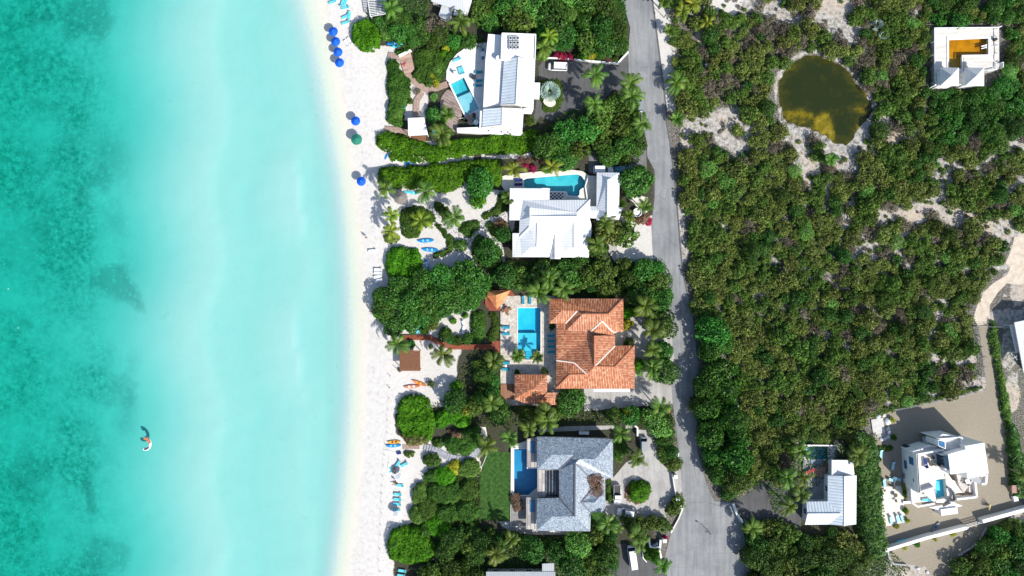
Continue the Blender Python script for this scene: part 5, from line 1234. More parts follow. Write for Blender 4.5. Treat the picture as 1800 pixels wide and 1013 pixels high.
# H2 surroundings
for x, y, r_, k, lab in [(843, 322, 3.5, 'grape', 'dark round sea grape tree on the sand beside the long clipped hedge'), (840, 351, 2.5, 'lime', 'bright round bush touching the dark sea grape tree on the sand'), (857, 442, 3.7, 'dark', 'dense round brownish green tree in the path fork'),
                         (880, 395, 2.2, 'rust', 'reddish shrub against the left wall of the hip roofed villa'), (885, 412, 2.4, 'dark', 'loose green shrub below the reddish one by the hip roofed villa'), (1080, 405, 4.0, 'olive', 'wide olive green tree in front of the hip roofed villa entrance'),
                         (1100, 412, 3.4, 'green', 'green tree right of the wide olive tree at the sandy lot'), (1050, 435, 3.0, 'dark', 'dark feathery tree against the hip roofed villa corner'), (1093, 358, 1.4, 'lime', 'small lime bush beside the garage roof')]:
    tree(k, x, y, r_, lab, None)
for i, (x, y, r_, k) in enumerate([(943, 275, 1.4, 'rust'), (930, 282, 1.3, 'rust'), (955, 282, 1.2, 'rust'), (915, 283, 1.3, 'rust'), (960, 298, 1.2, 'lime'), (935, 296, 1.2, 'red'), (925, 290, 1, 'red')]):
    tree(k, x, y, r_, KN[k]+' shrub along the back edge of the rounded pool', 'shrubs behind the rounded pool', 'shrub', 'shrub')
for x, y, k in [(978, 97, 'red'), (986, 98, 'red'), (995, 99, 'red'), (1005, 100, 'red'), (1014, 99, 'cover'), (1027, 98, 'lime'), (1040, 99, 'yellow'), (1055, 100, 'cover'), (1068, 103, 'rust'), (1080, 106, 'cover')]:
    tree(k, x, y, 1.25, KN[k]+' shrub along the white driveway wall', 'shrubs in the driveway bed', 'shrub', 'shrub')
# broad hedges
hedge('A', [(225, 250), (240, 170), (300, 130), (360, 140), (430, 190), (450, 270), (410, 340), (330, 365), (260, 330)], 2.2, F_HEDGE, 'round bright green hedge mound beside the white sunbeds at the top of the beach')
hedge('A', [(350, 150), (420, 120), (500, 120), (520, 200), (520, 260), (450, 300), (430, 200)], 2.4, F_GRAPE, 'sea grape hedge joined to the round bright hedge mound', size=.2)
hedge('A', [(680, 360), (760, 330), (880, 335), (900, 420), (875, 500), (870, 590), (800, 630), (720, 590), (660, 540), (690, 480)], 1.3, F_COVER, 'dark low ground cover above the forked boardwalk', 'ground cover', 'ground_cover')
hedge('A', [(540, 370), (620, 330), (670, 345), (650, 375), (560, 392)], 1.2, F_COVER, 'short hedge above the wide boardwalk deck')
hedge('A', [(485, 430), (540, 412), (590, 500), (655, 595), (640, 680), (620, 720), (600, 800), (615, 900), (520, 905), (475, 830), (500, 720), (475, 600), (500, 520)], 1.6, F_COVER, 'long ragged hedge between beach and the curving boardwalk', dens=18)
hedge('A', [(760, 780), (820, 750), (880, 790), (870, 860), (800, 880), (750, 840)], 2.2, F_GRAPE, 'leafy clump above the square white canopy', size=.2)
hedge('D', [(242, 60), (250, 10), (300, -5), (400, 15), (470, 45), (540, 70), (620, 100), (700, 90), (800, 55), (950, 45), (1100, 30), (1290, 0), (1400, -20), (1410, 120), (1250, 170), (1100, 160), (900, 172), (700, 212), (560, 222), (440, 222), (340, 195), (350, 150), (270, 130)], 1.9, F_HEDGE, 'long bright clipped hedge above the narrow sandy path', dens=15)
hedge('D', [(255, 330), (260, 275), (330, 255), (500, 250), (700, 238), (900, 200), (1050, 195), (1130, 210), (1150, 330), (1130, 400), (1050, 380), (900, 360), (850, 390), (790, 430), (690, 442), (600, 420), (450, 410), (360, 400), (280, 370)], 1.9, F_HEDGE, 'long bright clipped hedge below the narrow sandy path', dens=15)
hedge('D', [(310, 940), (330, 850), (430, 815), (530, 850), (580, 920), (560, 1000), (480, 1050), (380, 1060), (310, 1020)], 2.0, F_HEDGE, 'large round clipped hedge below the blue kayaks')
hedge('D', [(430, 560), (560, 520), (640, 590), (680, 640), (620, 670), (560, 690), (560, 740), (500, 775), (430, 750), (410, 650)], 1.1, F_COVER, 'dark ground cover bed between the beach palms and the stone path', 'ground cover', 'ground_cover')
hedge('D', [(300, 740), (380, 720), (440, 760), (380, 800), (310, 795)], .9, F_OLIVE, 'dry olive ground cover under the lowest beach palm', 'ground cover', 'ground_cover')
hedge('D', [(650, 515), (690, 505), (760, 560), (790, 620), (740, 640), (690, 580)], 1.1, F_COVER, 'small oval ground cover bed right of the stone path', 'ground cover', 'ground_cover')
hedge('D', [(985, 600), (1060, 560), (1120, 520), (1130, 430), (1190, 440), (1205, 560), (1100, 610), (1010, 640)], .8, F_COVER, 'curved dark ground cover bed left of the hip roofed villa', 'ground cover', 'ground_cover')
hedge('D', [(835, 680), (900, 650), (985, 640), (985, 690), (910, 770), (840, 720)], .9, F_COVER, 'triangular green bed in the stone path fork', 'ground cover', 'ground_cover')
hedge('D', [(660, 665), (700, 660), (770, 740), (820, 800), (800, 850), (740, 890), (660, 905), (650, 880), (760, 840), (740, 760)], .9, F_COVER, 'hooked ground cover strip right of the two blue kayaks', 'ground cover', 'ground_cover')
hedge('D', [(790, 790), (850, 770), (895, 810), (880, 850), (800, 850)], 1.5, F_GRAPE, 'small leafy clump beside the stone path fork', 'shrub', 'shrub')
hedge('D', [(925, 850), (940, 760), (1010, 730), (1050, 800), (1140, 830), (1150, 920), (1080, 980), (980, 980)], 1.3, F_COVER, 'green bed around the dense round tree', 'ground cover', 'ground_cover', size=.17)
hedge('D', [(1010, 660), (1100, 640), (1210, 660), (1210, 800), (1130, 790), (1060, 730)], 1.3, F_GREEN, 'loose shrubs in the bed left of the hip roofed villa', 'shrub', 'shrub', size=.17)
# red villa garden
hedge('F', [(835, 400), (900, 385), (955, 420), (940, 620), (870, 630), (840, 560)], 1.3, F_COVER, 'square dark ground cover bed left of the speckled terrace', 'ground cover', 'ground_cover')
hedge('F', [(960, 400), (1040, 395), (1048, 600), (970, 615), (950, 560), (1000, 500)], 1.0, F_COVER, 'narrow green bed between gazebo and red landing', 'ground cover', 'ground_cover')
for f, x, y, r_, k, lab in [('F', 655, 555, 2.1, 'cover', 'round dark bush above the red boardwalk bend'), ('F', 745, 600, 1.9, 'cover', 'small dark bush touching the red boardwalk'), ('F', 715, 465, .9, 'lime', 'tiny lime bush on the sand below the sea grape thicket'), ('F', 800, 425, 1.0, 'lime', 'small bush at the right end of the sea grape thicket'),
                            ('F', 510, 530, 1.2, 'lime', 'bush beside the teal boards under the sea grape thicket'), ('F', 700, 600, 1.3, 'grape', 'leafy bush between the two dark bushes at the boardwalk'), ('F', 415, 630, 1.2, 'grape', 'small bush beside the beach palm and the brown pergola'), ('F', 555, 915, 1.1, 'green', 'tiny green plant beside the orange kayaks'),
                            ('F', 740, 930, 1.6, 'lime', 'lime green bush in the middle of the sandy yard'), ('F', 770, 985, 1.4, 'dark', 'dark bush below the lime green bush in the sandy yard'), ('F', 335, 815, .6, 'green', 'tiny plant at the lower left corner of the brown pergola'), ('F', 820, 590, 1.5, 'grape', 'leafy bush at the lower end of the square bed'),
                            ('F', 555, 650, .7, 'green', 'tiny plant below the red boardwalk bend'), ('F', 570, 490, 1.6, 'olive', 'olive bush at the lower edge of the sea grape thicket'), ('e', 530, 310, 1.1, 'cover', 'round dark bush at the corner of the tiled roof by the teal loungers'), ('e', 235, 700, .8, 'dark', 'small bush at the upper left of the pool house'),
                            ('e', 470, 695, 1.0, 'dark', 'small bush at the upper right of the pool house'), ('G', 990, 380, 1.6, 'yellow', 'yellow green bush at the right side of the tiled villa'), ('G', 985, 300, 1.9, 'lime', 'bright banana like bush at the upper right corner of the tiled villa'), ('G', 1060, 640, 1.9, 'lime', 'leafy bush against the south east wall of the tiled villa'),
                            ('G', 1070, 690, 1.5, 'bright', 'bright bush beside the tiled villa drive'), ('G', 1000, 500, 1.4, 'dark', 'dark bush in the tiled villa entrance court'), ('H', 385, 110, 1.0, 'lime', 'small bush above the bright hedge mound'), ('H', 590, 145, 1.9, 'yellow', 'yellow flowering bush left of the tiled villa garden'),
                            ('A', 833, 593, 1.1, 'yellow', 'round yellow bush above the boardwalk'), ('A', 805, 535, 1.0, 'yellow', 'yellow shrub in the dark ground cover'), ('A', 810, 470, .9, 'lime', 'lime shrub in the dark ground cover'), ('A', 850, 490, 1.4, 'bright', 'pale green shrub at the edge of the curved terrace'),
                            ('A', 905, 340, 1.3, 'yellow', 'yellow green shrub above the curved terrace'), ('A', 820, 690, 1.3, 'bright', 'pale shrub inside the boardwalk bend'), ('A', 565, 805, 1.5, 'bright', 'pale green clump in the ragged hedge'), ('A', 700, 650, 1.1, 'grey', 'grey dry shrub left of the boardwalk fork'),
                            ('A', 655, 720, .8, 'green', 'tiny shrub beside the teal lounger on the sand'), ('B', 800, 30, 1.6, 'yellow', 'yellow flowering crown in the wood left of the villa driveway'), ('B', 575, 170, 1.4, 'yellow', 'yellow flowering crown above the flat white roof'), ('B', 810, 140, 2.0, 'yellow', 'yellow flowering crown right of the flat white roof'),
                            ('B', 700, 860, 1.6, 'green', 'leafy shrub at the south east corner of the long white villa'), ('B', 780, 390, 1.8, 'green', 'leafy shrub between the villa and the white van'), ('b', 60, 130, 1.2, 'lime', 'lime shrub hugging the curved terrace wall'), ('A', 830, 210, 3.2, 'grey', 'bare grey thicket under the small grey porch roof')]:
    tree(k, *px(f, [(x, y)])[0], r_, lab, None, 'bush', 'bush')
tree('grey', 762, 45, 2.6, 'bare grey twiggy tree left of the small grey porch roof', None)
hedge('b', [(500, 20), (400, 20), (300, 50), (200, 110), (110, 200), (70, 300), (60, 400), (20, 390), (30, 280), (60, 160), (160, 60), (300, 10)], 1.0, F_COVER, 'thin dark hedge hugging the curved terrace')
hedge('b', [(30, 720), (60, 830), (110, 930), (170, 980), (150, 1010), (70, 950), (10, 840), (-30, 700)], .9, F_COVER, 'curved hedge below the grey wooden deck')
hedge('B', [(170, 975), (650, 975), (660, 1030), (400, 1000), (170, 1010)], 1.2, F_COVER, 'hedge strip under the white garden wall')
hedge('B', [(755, 700), (760, 600), (800, 565), (880, 565), (930, 610), (938, 720), (900, 790), (830, 800), (780, 775)], .6, F_COVER, 'dark rim planting of the oval driveway bed', 'ground cover', 'ground_cover')
slab('gravel_bed', POLY('B', smooth([(785, 740), (800, 700), (860, 700), (885, 745), (840, 775)], 1)), .0, .75, PAVE, 'small pale gravel patch in the oval driveway bed', 'gravel bed')
# south west garden
hedge('H', [(225, 160), (255, 80), (380, 68), (405, 150), (430, 200), (425, 250), (400, 330), (300, 340), (245, 300)], 2.1, F_HEDGE, 'bright green hedge mound left of the dark planting', dens=15)
hedge('H', [(240, 270), (320, 260), (400, 290), (400, 330), (300, 342), (245, 305)], 2.2, F_RUST, 'reddish tinged skirt of the bright hedge mound', dens=10)
hedge('H', [(420, 200), (480, 130), (560, 110), (620, 160), (620, 230), (560, 255), (500, 220), (440, 260)], 2.0, F_HEDGE, 'wavy bright hedge above the dark hollow', dens=15)
hedge('H', [(480, 300), (530, 260), (600, 240), (660, 240), (665, 300), (640, 360), (590, 390), (500, 378), (475, 340)], 1.8, F_COVER, 'rounded dark hedge above the plank walkway', dens=18)
hedge('H', [(500, 250), (580, 255), (600, 300), (540, 320), (490, 280)], 2.0, F_RUST, 'reddish planting in the dark hollow', dens=12)
hedge('H', [(400, 300), (470, 300), (470, 345), (410, 345)], 1.2, F_COVER, 'small hedge at the upper side of the plank walkway')
for i, (x, y, rx, ry, m_, w_) in enumerate([(410, 415, 44, 34, F_COVER, 'left end of the plank walkway'), (412, 488, 46, 42, F_COVER, 'beach edge, just below the walkway mound'), (485, 580, 88, 58, F_COVER, 'middle of the mound garden'), (475, 500, 60, 50, F_HEDGE, 'upper centre of the mound garden'),
                                 (350, 590, 40, 55, F_GREEN, 'beach edge beside the turquoise loungers'), (385, 660, 52, 60, F_COVER, 'left middle of the mound garden'), (330, 700, 36, 45, F_GREEN, 'beach edge above the large bottom hedge'), (490, 690, 62, 52, F_COVER, 'dark cleft of the mound garden'),
                                 (440, 755, 62, 55, F_HEDGE, 'lower centre of the mound garden'), (600, 460, 62, 52, F_GREEN, 'right upper corner by the lawn'), (600, 570, 58, 70, F_COVER, 'right side along the lawn'), (600, 690, 60, 66, F_COVER, 'right lower side along the lawn'),
                                 (500, 870, 72, 48, F_COVER, 'bottom of the mound garden'), (600, 800, 66, 60, F_DARK, 'bottom right of the mound garden'), (380, 780, 45, 40, F_COVER, 'just above the large bottom hedge'), (530, 450, 40, 36, F_YEL, 'yellow patch below the walkway')]):
    hedge('H', [(x+(a-x)*k_, y+(b_-y)*k_) for (a, b_), k_ in zip(circ(x, y, rx*1.05, ry*1.05, 12), [random.uniform(.76, 1.16) for _ in range(12)])], 1.9 if i not in (15,) else 1.4, m_, 'rounded shrub mound at the '+w_, 'shrub mound', 'shrub_mound', 'clipped shrub mounds by the beach', dens=17, und=.25)
hedge('H', [(165, 900), (190, 775), (300, 748), (370, 775), (420, 850), (430, 930), (330, 955), (240, 955)], 2.4, F_HEDGE, 'large bright green hedge at the bottom of the beach', dens=15)
hedge('H', [(250, 370), (320, 365), (320, 385), (270, 405)], 1.0, F_GREEN, 'small ragged shrub beside the covered blue bundle on the beach', 'shrub', 'shrub')
hedge('I', [(200, 500), (260, 490), (290, 560), (270, 620), (215, 610)], 1.7, F_RUST, 'reddish bush over the silvery plank deck', 'shrub', 'shrub', size=.13)
hedge('I', [(840, 400), (830, 450), (860, 520), (840, 560), (805, 540), (805, 400)], 1.4, F_COVER, 'dark bed between the shingled villa and the parked pickup')
hedge('c', circ(312, 688, 122, 112, 14), .4, F_RUST, 'magenta flower ring around the round drive tree', 'flower bed', 'flower_bed', dens=10)
hedge('g', [(690, 560), (800, 520), (960, 520), (990, 640), (960, 780), (860, 800), (720, 740)], 1.6, F_HEDGE, 'bright hedge island between van drive and road')
hedge('g', [(1030, 330), (1110, 320), (1120, 390), (1050, 410)], 1.0, F_BOUG, 'magenta bush beside the white road pillar', 'shrub', 'shrub')
hedge('E', [(1215, 610), (1250, 585), (1265, 620), (1240, 645), (1215, 640)], 1.0, F_BOUG, 'crimson bush at the road edge by the sandy lot', 'shrub', 'shrub')
hedge('E', [(1130, 570), (1240, 540), (1250, 600), (1180, 640), (1130, 620)], 1.4, F_RUST, 'brownish shrub under the fan palm at the road', 'shrub', 'shrub')
# screens on the right
hedge('R', [(60, 60), (180, 80), (240, 150), (245, 250), (255, 330), (265, 480), (270, 600), (285, 720), (300, 830), (260, 900), (150, 910), (120, 700), (110, 400), (60, 250)], 3.6, F_GRAPE, 'tall dark green hedge screening the gravel yard from the small white house', dens=13, size=.22)
hedge('O', [(1200, 60), (1265, 150), (1280, 250), (1300, 450), (1330, 600), (1350, 760), (1400, 1013), (1340, 1013), (1310, 880), (1270, 620), (1240, 460), (1200, 250)], 1.4, F_GREEN, 'long leafy hedge along the right edge of the dirt track', dens=14)
hedge('R', [(1075, 0), (1140, 0), (1180, 200), (1240, 400), (1240, 520), (1130, 500), (1110, 400), (1085, 200)], 2.2, F_GRAPE, 'tall leafy hedge at the right edge of the gravel yard', dens=13, size=.22)
hedge('R', [(230, 155), (340, 160), (345, 195), (250, 200)], .8, F_GREEN, 'low green strip below the concrete pad', 'shrub', 'shrub')
hedge('O', [(150, 880), (420, 800), (640, 750), (900, 690), (1130, 640), (1150, 665), (900, 725), (640, 790), (430, 835), (230, 900)], .8, F_GREEN, 'weedy strip along the wire fence above the gravel yard', 'weeds', 'weeds', dens=9)
mass('R', [(700, 1013), (700, 920), (770, 870), (900, 810), (960, 680), (1187, 620), (1300, 650), (1300, 1100), (700, 1100)], ['grape', 'dark', 'green'], 2.2, 3.2, '# tree below the right boundary wall', GT)
mass('R', [(-80, 700), (100, 760), (180, 850), (300, 900), (180, 980), (-60, 1100), (-300, 1100)], ['green', 'dark', 'olive'], 1.8, 2.8, '# tree left of the white boundary wall', GT)
mass('Q', [(540, 640), (640, 650), (800, 640), (920, 760), (1262, 770), (1262, 1200), (580, 1200), (570, 850)], ['dark', 'olive', 'green', 'dark'], 2.2, 3.4, '# tree below the small white house', GT)
for i, (f, x, y) in enumerate([('W', 130, 610), ('W', 140, 650), ('W', 130, 690), ('W', 150, 730), ('W', 145, 890), ('j', 265, 440), ('j', 280, 530), ('j', 190, 580), ('R', 410, 828), ('R', 610, 770), ('R', 728, 740), ('R', 495, 805), ('i', 405, 190), ('i', 430, 500)]):
    tree('yellow' if i not in (2, 5, 11, 13) else 'lime', *px(f, [(x, y)])[0], .8, 'small yellow green plant '+['at the top of the narrow bed', 'second in the narrow bed', 'third in the narrow bed', 'at the foot of the narrow bed', 'below the short patio wall', 'by the right edge of the cream patio', 'beside the patio loungers', 'under the patio loungers',
         'outside the boundary wall near its left end', 'outside the middle of the boundary wall', 'outside the boundary wall near the gate', 'second outside the boundary wall', 'beside the big boulder', 'below the small boulders'][i], 'young yellow plants around the modern villa', 'plant', 'plant')

# ---- silver palms and agave
def silver(x, y, n, L, mat, label, h=1.0):
    r = np.random.default_rng(int(x)); V = []; T_ = []
    for i in range(n):
        az = r.uniform(0, 6.283); el = r.uniform(.1, 1.2); d = np.array([math.cos(az)*math.cos(el), math.sin(az)*math.cos(el), math.sin(el)])
        side = np.cross(d, [0, 0, 1.]); side /= np.linalg.norm(side)
        base = d*L*.35
        for k in range(7):
            a = (k-3)*.27; q = d*math.cos(a)+side*math.sin(a); q[2] -= .1; t_ = r.uniform(.3, 1)
            V += [base+side*.04, base-side*.04, base+q*L*.6-side*.1, base+q*L*.6+side*.1]; T_.append(t_)
    q = G(x, y, h); o = empty('silver_palm', (q[0], q[1], 0), 0, label, 'palm')
    c = foliage_mesh('crown', np.array(V), mat, o, tone=np.array(T_)); c.location = (0, 0, h)
    MB().tube([(0, 0, -.1), (0, 0, h*.5), (0, 0, h)], [.3, .25, .2]).build('trunk', PBARK, o)
silver(966, 163, 34, 2.9, F_SILV, 'silvery green fan palm in the oval driveway bed', 1.4)
silver(1012, 1004, 30, 2.8, F_AGAVE, 'blue grey spiky palm at the bottom edge below the shingled villa', 1.2)
silver(1540, 45, 16, 1.8, F_SILV, 'pale bluish shrub palm above right of the pond', .8); silver(1552, 62, 14, 1.6, F_SILV, 'lower pale bluish shrub palm above right of the pond', .7)

PL = [('X', 60, 100, 6, 'p', 'tall palm left of the grey roofed house at the top'), ('X', 940, 290, 5, 'p', 'yellowish palm under the grey roofed house'), ('B', 830, 260, 5, 'y', 'yellow palm right of the flat white roof'), ('B', 790, 340, 4, 'p', 'green palm near the front of the white van'),
      ('C', 425, 535, 6, 'p', 'upper palm over the dark driveway'), ('C', 425, 740, 6.5, 'p', 'lower palm over the dark driveway'), ('C', 685, 600, 6, 'p', 'palm beside the road above the silver car'), ('C', 690, 690, 6, 'p', 'palm partly over the silver car'), ('C', 770, 880, 4.5, 'p', 'small palm overhanging the road below the silver car'),
      ('C', 920, 20, 4.5, 'f', 'green fan palm at the top edge right of the road'), ('C', 1050, 80, 3.5, 'y', 'yellow palm on the sandy verge at the top'), ('C', 1130, 30, 3.5, 'y', 'second yellow palm on the sandy verge at the top'), ('C', 1010, 590, 3, 'p', 'small palm in the scrub right of the road'), ('C', 1010, 850, 3, 'f', 'bright broad leaved palm at the scrub edge by the road bend'),
      ('C', 960, 220, 2.5, 'f', 'bright broad leaved plant palm on the verge right of the road'), ('A', 875, 960, 4, 'p', 'small palm beside the square white canopy'), ('D', 315, 410, 5, 'p', 'large palm on the beach below the long hedges'), ('D', 360, 600, 5, 'y', 'middle palm of the beach row'), ('D', 350, 715, 5, 'y', 'lowest palm of the beach row'),
      ('D', 570, 640, 4.5, 'y', 'yellowish palm right of the beach row above the kayaks'), ('D', 808, 620, 5, 'p', 'palm beside the stone path'), ('D', 600, 430, 4, 'p', 'palm at the end of the teal boards'), ('E', 190, 210, 4.5, 'y', 'yellow palm at the left end of the rounded pool'), ('E', 485, 190, 5.5, 'y', 'palm leaning over the rounded pool'),
      ('E', 1205, 500, 4.2, 'f', 'fan palm at the roadside by the sandy lot'), ('E', 1080, 570, 4, 'f', 'fan palm below the garage roof'), ('E', 895, 630, 4, 'p', 'palm at the entrance of the hip roofed villa'), ('E', 830, 790, 5, 'p', 'dark palm against the lower right corner of the hip roofed villa'), ('F', 320, 625, 4.5, 'p', 'palm at the beach end of the red boardwalk'),
      ('F', 645, 705, 4.5, 'p', 'palm on the sand below the red boardwalk'), ('F', 1005, 745, 4.5, 'p', 'palm at the left edge of the speckled terrace'), ('G', 400, 165, 5.5, 'p', 'palm above the bright blue pool'), ('G', 565, 140, 6, 'p', 'palm above the upper left corner of the tiled roof'), ('G', 470, 70, 6, 'p', 'palm in the wood above the bright blue pool'),
      ('G', 1105, 255, 6.5, 'p', 'palm right of the upper corner of the tiled roof'), ('G', 1155, 415, 6.5, 'p', 'palm over the drive of the tiled villa, upper one'), ('G', 1155, 545, 6, 'p', 'palm over the drive of the tiled villa, middle one'), ('G', 1150, 660, 5.5, 'p', 'palm over the drive of the tiled villa, lower one'),
      ('e', 245, 555, 3, 'f', 'small palm at the left of the pool steps'), ('e', 408, 565, 3, 'f', 'small palm at the right of the pool steps'), ('G', 450, 960, 5.5, 'p', 'palm below the red tiled pool house'), ('G', 90, 890, 5.5, 'p', 'palm left of the red tiled pool house'), ('h', 870, 550, 5.5, 'p', 'palm beside the three waste bins at the road'),
      ('I', 55, 190, 5, 'p', 'palm above the path to the dark lawn'), ('I', 200, 145, 5.5, 'p', 'palm above the deep blue pool'), ('I', 320, 85, 6, 'p', 'palm above the upper left corner of the shingled roof'), ('I', 440, 40, 6, 'p', 'palm above the shingled roof'), ('c', 160, 160, 6.5, 'p', 'tall palm at the upper right corner of the shingled roof'),
      ('c', 300, 390, 5, 'p', 'palm leaning over the round drive'), ('c', 40, 960, 6, 'p', 'brownish palm below the white suv'), ('I', 850, 690, 5.5, 'p', 'palm below the round drive, left one'), ('I', 1000, 755, 5.5, 'p', 'palm above the van drive'), ('g', 1030, 830, 4.5, 'p', 'palm at the bottom beside the road'), ('g', 640, 420, 5, 'p', 'palm left of the small dark car'),
      ('I', 110, 870, 5, 'p', 'palm at the bottom left of the shingled villa'), ('I', 210, 780, 5, 'p', 'dark palm below the curved path'), ('Q', 830, 365, 5.5, 'p', 'palm left of the grey courtyard, upper one'), ('Q', 925, 195, 5, 'p', 'palm beside the small shaded pool'), ('Q', 840, 560, 5.5, 'p', 'palm left of the grey courtyard, lower one'),
      ('Q', 920, 480, 5, 'p', 'palm touching the courtyard corner'), ('Q', 935, 370, 4.5, 'p', 'palm over the timber benches'), ('Q', 600, 700, 5, 'p', 'palm at the mouth of the shaded driveway'), ('R', 90, 215, 4.5, 'p', 'palm inside the tall screening hedge'), ('T', 720, 170, 5, 'p', 'palm right of the small white house'), ('R', 1180, 350, 4.5, 'f', 'fan palm at the right edge of the photo'),
      ('L', 1013, 0, 3, 'f', 'small palm in the scrub near the pond'), ('D', 1185, 480, 2.5, 'f', 'tiny palm at the left wall of the hip roofed villa'), ('F', 1175, 715, 2.2, 'f', 'tiny palm on the speckled terrace near the pool steps'), ('A', 915, 820, 2.5, 'f', 'tiny palm below the grey wooden deck'), ('J', 315, 135, 2.5, 'y', 'small yellow palm in the scrub near the top')]
for f, x, y, h_, k, lab in PL: palm(*px(f, [(x, y)])[0], h_, lab, kind=k, s=random.uniform(.9, 1.15))
b = MB(); q = PT('k', 530, 430, .5)
for i in range(7): a_ = 2.2+i*.25; b.beam((q[0], q[1], .2), (q[0]+1.3*math.cos(a_), q[1]+1.3*math.sin(a_), 1.3), .1)
tag(b.build('dry_plant', M('straw', (.5, .45, .2), (.4, .35, .15), 3, .9)), 'dry straw coloured plant standing alone on the gravel yard', 'plant')

# ---- the scrub wood on the right
REG = px('P', [(1164, -15), (1176, 60), (1186, 150), (1190, 220), (1194, 290), (1206, 380), (1214, 460), (1226, 560), (1232, 640), (1222, 700), (1232, 780), (1245, 830), (1262, 868), (1290, 880), (1335, 858), (1352, 845), (1375, 860), (1400, 820), (1402, 775), (1485, 775), (1500, 800), (1510, 770), (1530, 725), (1600, 712), (1700, 688), (1722, 670), (1718, 600), (1708, 545), (1740, 495), (1765, 470), (1772, 425), (1815, 395), (1815, -15)])
AVOID = [px('V', [(60, 120), (960, 105), (980, 700), (740, 895), (90, 895)]), pond_px]
def bare_at(x, y):
    X, Y = G(x, y); i = int(np.clip((X-gx[0]), 0, 1)); i = np.searchsorted(gx, X); j = np.searchsorted(gy, Y)
    return bare[min(j, len(gy)-1), min(i, len(gx)-1)]
cand = []; grid = {}
TALL = [(1224, 556), (1236, 640), (1232, 700), (1240, 780), (1250, 828), (1266, 862), (1300, 866), (1312, 780), (1302, 700), (1285, 620), (1262, 556)]
mass('P', TALL, ['grape', 'grape', 'dark'], 2.8, 3.8, '# tall tree right of the lower road', GT, hs=1.35, space=.55, inset=.35)
xs = [q[0] for q in REG]; ys = [q[1] for q in REG]
NT = 26000
cx_ = np.random.default_rng(5).uniform(min(xs), max(xs), NT); cy_ = np.random.default_rng(6).uniform(min(ys), max(ys), NT)
ok = pip(cx_, cy_, REG) & (pdist(cx_, cy_, REG) > 5)
in_tall = pip(cx_, cy_, TALL)
for A in AVOID: ok &= ~pip(cx_, cy_, A) & (pdist(cx_, cy_, A) > 9)
for i in np.nonzero(ok)[0]:
    x, y = float(cx_[i]), float(cy_[i]); t_ = i/NT
    big_ = noise.noise((x*.012, y*.012, 2.0)); r_ = (1.85-1.05*t_)*(1+.4*big_)*random.uniform(.75, 1.25)
    if t_ > .6: r_ = random.uniform(.7, 1.1)
    bb = bare_at(x, y)
    if bb > .62 and not (t_ > .5 and random.random() < .3): continue
    if bb > .3 and random.random() < .35: continue
    if noise.noise((x*.035, y*.035, 20.0)) > .3 and random.random() < .75: continue
    if y < 300 and x < 1560 and noise.noise((x*.02, y*.02, 31.0)) > -.05 and random.random() < .4: continue
    if t_ > .5 and bb > .3: r_ = random.uniform(.35, .8)
    if in_tall[i]: continue
    g_ = (int(x//30), int(y//30)); bad = False
    for a in (-1, 0, 1):
        for c in (-1, 0, 1):
            for (u, v_, w_) in grid.get((g_[0]+a, g_[1]+c), ()):
                if math.hypot(x-u, y-v_)*S < (r_+w_)*.62: bad = True; break
            if bad: break
        if bad: break
    if bad: continue
    grid.setdefault(g_, []).append((x, y, r_)); cand.append((x, y, r_, bb))
cand.sort(key=lambda q: -q[2])
def scrub_kind(x, y, bb):
    n = noise.noise((x*.02, y*.02, 7.0))+random.uniform(-.35, .35)
    edge_ = (x < 1245+.0*y and y > 560) or (x > 1640 and y < 250 and x < 1800) or (1240 < y*.0+x < 1300 and y > 640)
    if edge_ and random.random() < .8: return 'grape' if random.random() < .5 else 'dark'
    if bb > .25 and random.random() < .3: return 'grey'
    if random.random() < (.2 if y < 300 and x < 1560 else .07): return 'grey'
    if random.random() < .025: return 'bright'
    if n > .12: return 'green'
    return 'dark' if n < -.42 else 'olive'
LM = [(1450, 175, 'the murky pond'), (1700, 100, 'the yellow pool pavilion'), (1460, 850, 'the small white house'), (1640, 740, 'the gravel yard'), (1740, 560, 'the dirt track'), (1210, 100, 'the upper road'), (1210, 420, 'the middle road'), (1250, 740, 'the lower road')]
def where(x, y):
    best = min(LM, key=lambda q: math.hypot(q[0]-x, q[1]-y)); dx, dy = x-best[0], y-best[1]; d = math.hypot(dx, dy)
    a = math.degrees(math.atan2(-dy, dx)) % 360
    D8 = ['right of', 'above right of', 'above', 'above left of', 'left of', 'below left of', 'below', 'below right of'][int((a+22.5)//45) % 8]
    far = 'close' if d < 90 else ('well' if d < 170 else 'far')
    return far+' '+D8+' '+best[2]
nind = 0; stuff = {}
for i, (x, y, r_, bb) in enumerate(cand):
    k = scrub_kind(x, y, bb)
    if i < 290:
        size_ = 'wide' if r_ > 2.2 else 'medium'
        o = tree(k, x, y, r_*1.12, size_+' '+KN[k]+' bush '+where(x, y), 'scrub bushes east of the road', 'scrub_bush', 'bush', parts=False, hs=random.uniform(.85, 1.25))
    else: stuff.setdefault(k, []).append((x, y, r_*1.12))
AV = []; AT = []; AM = []
mats_ = []
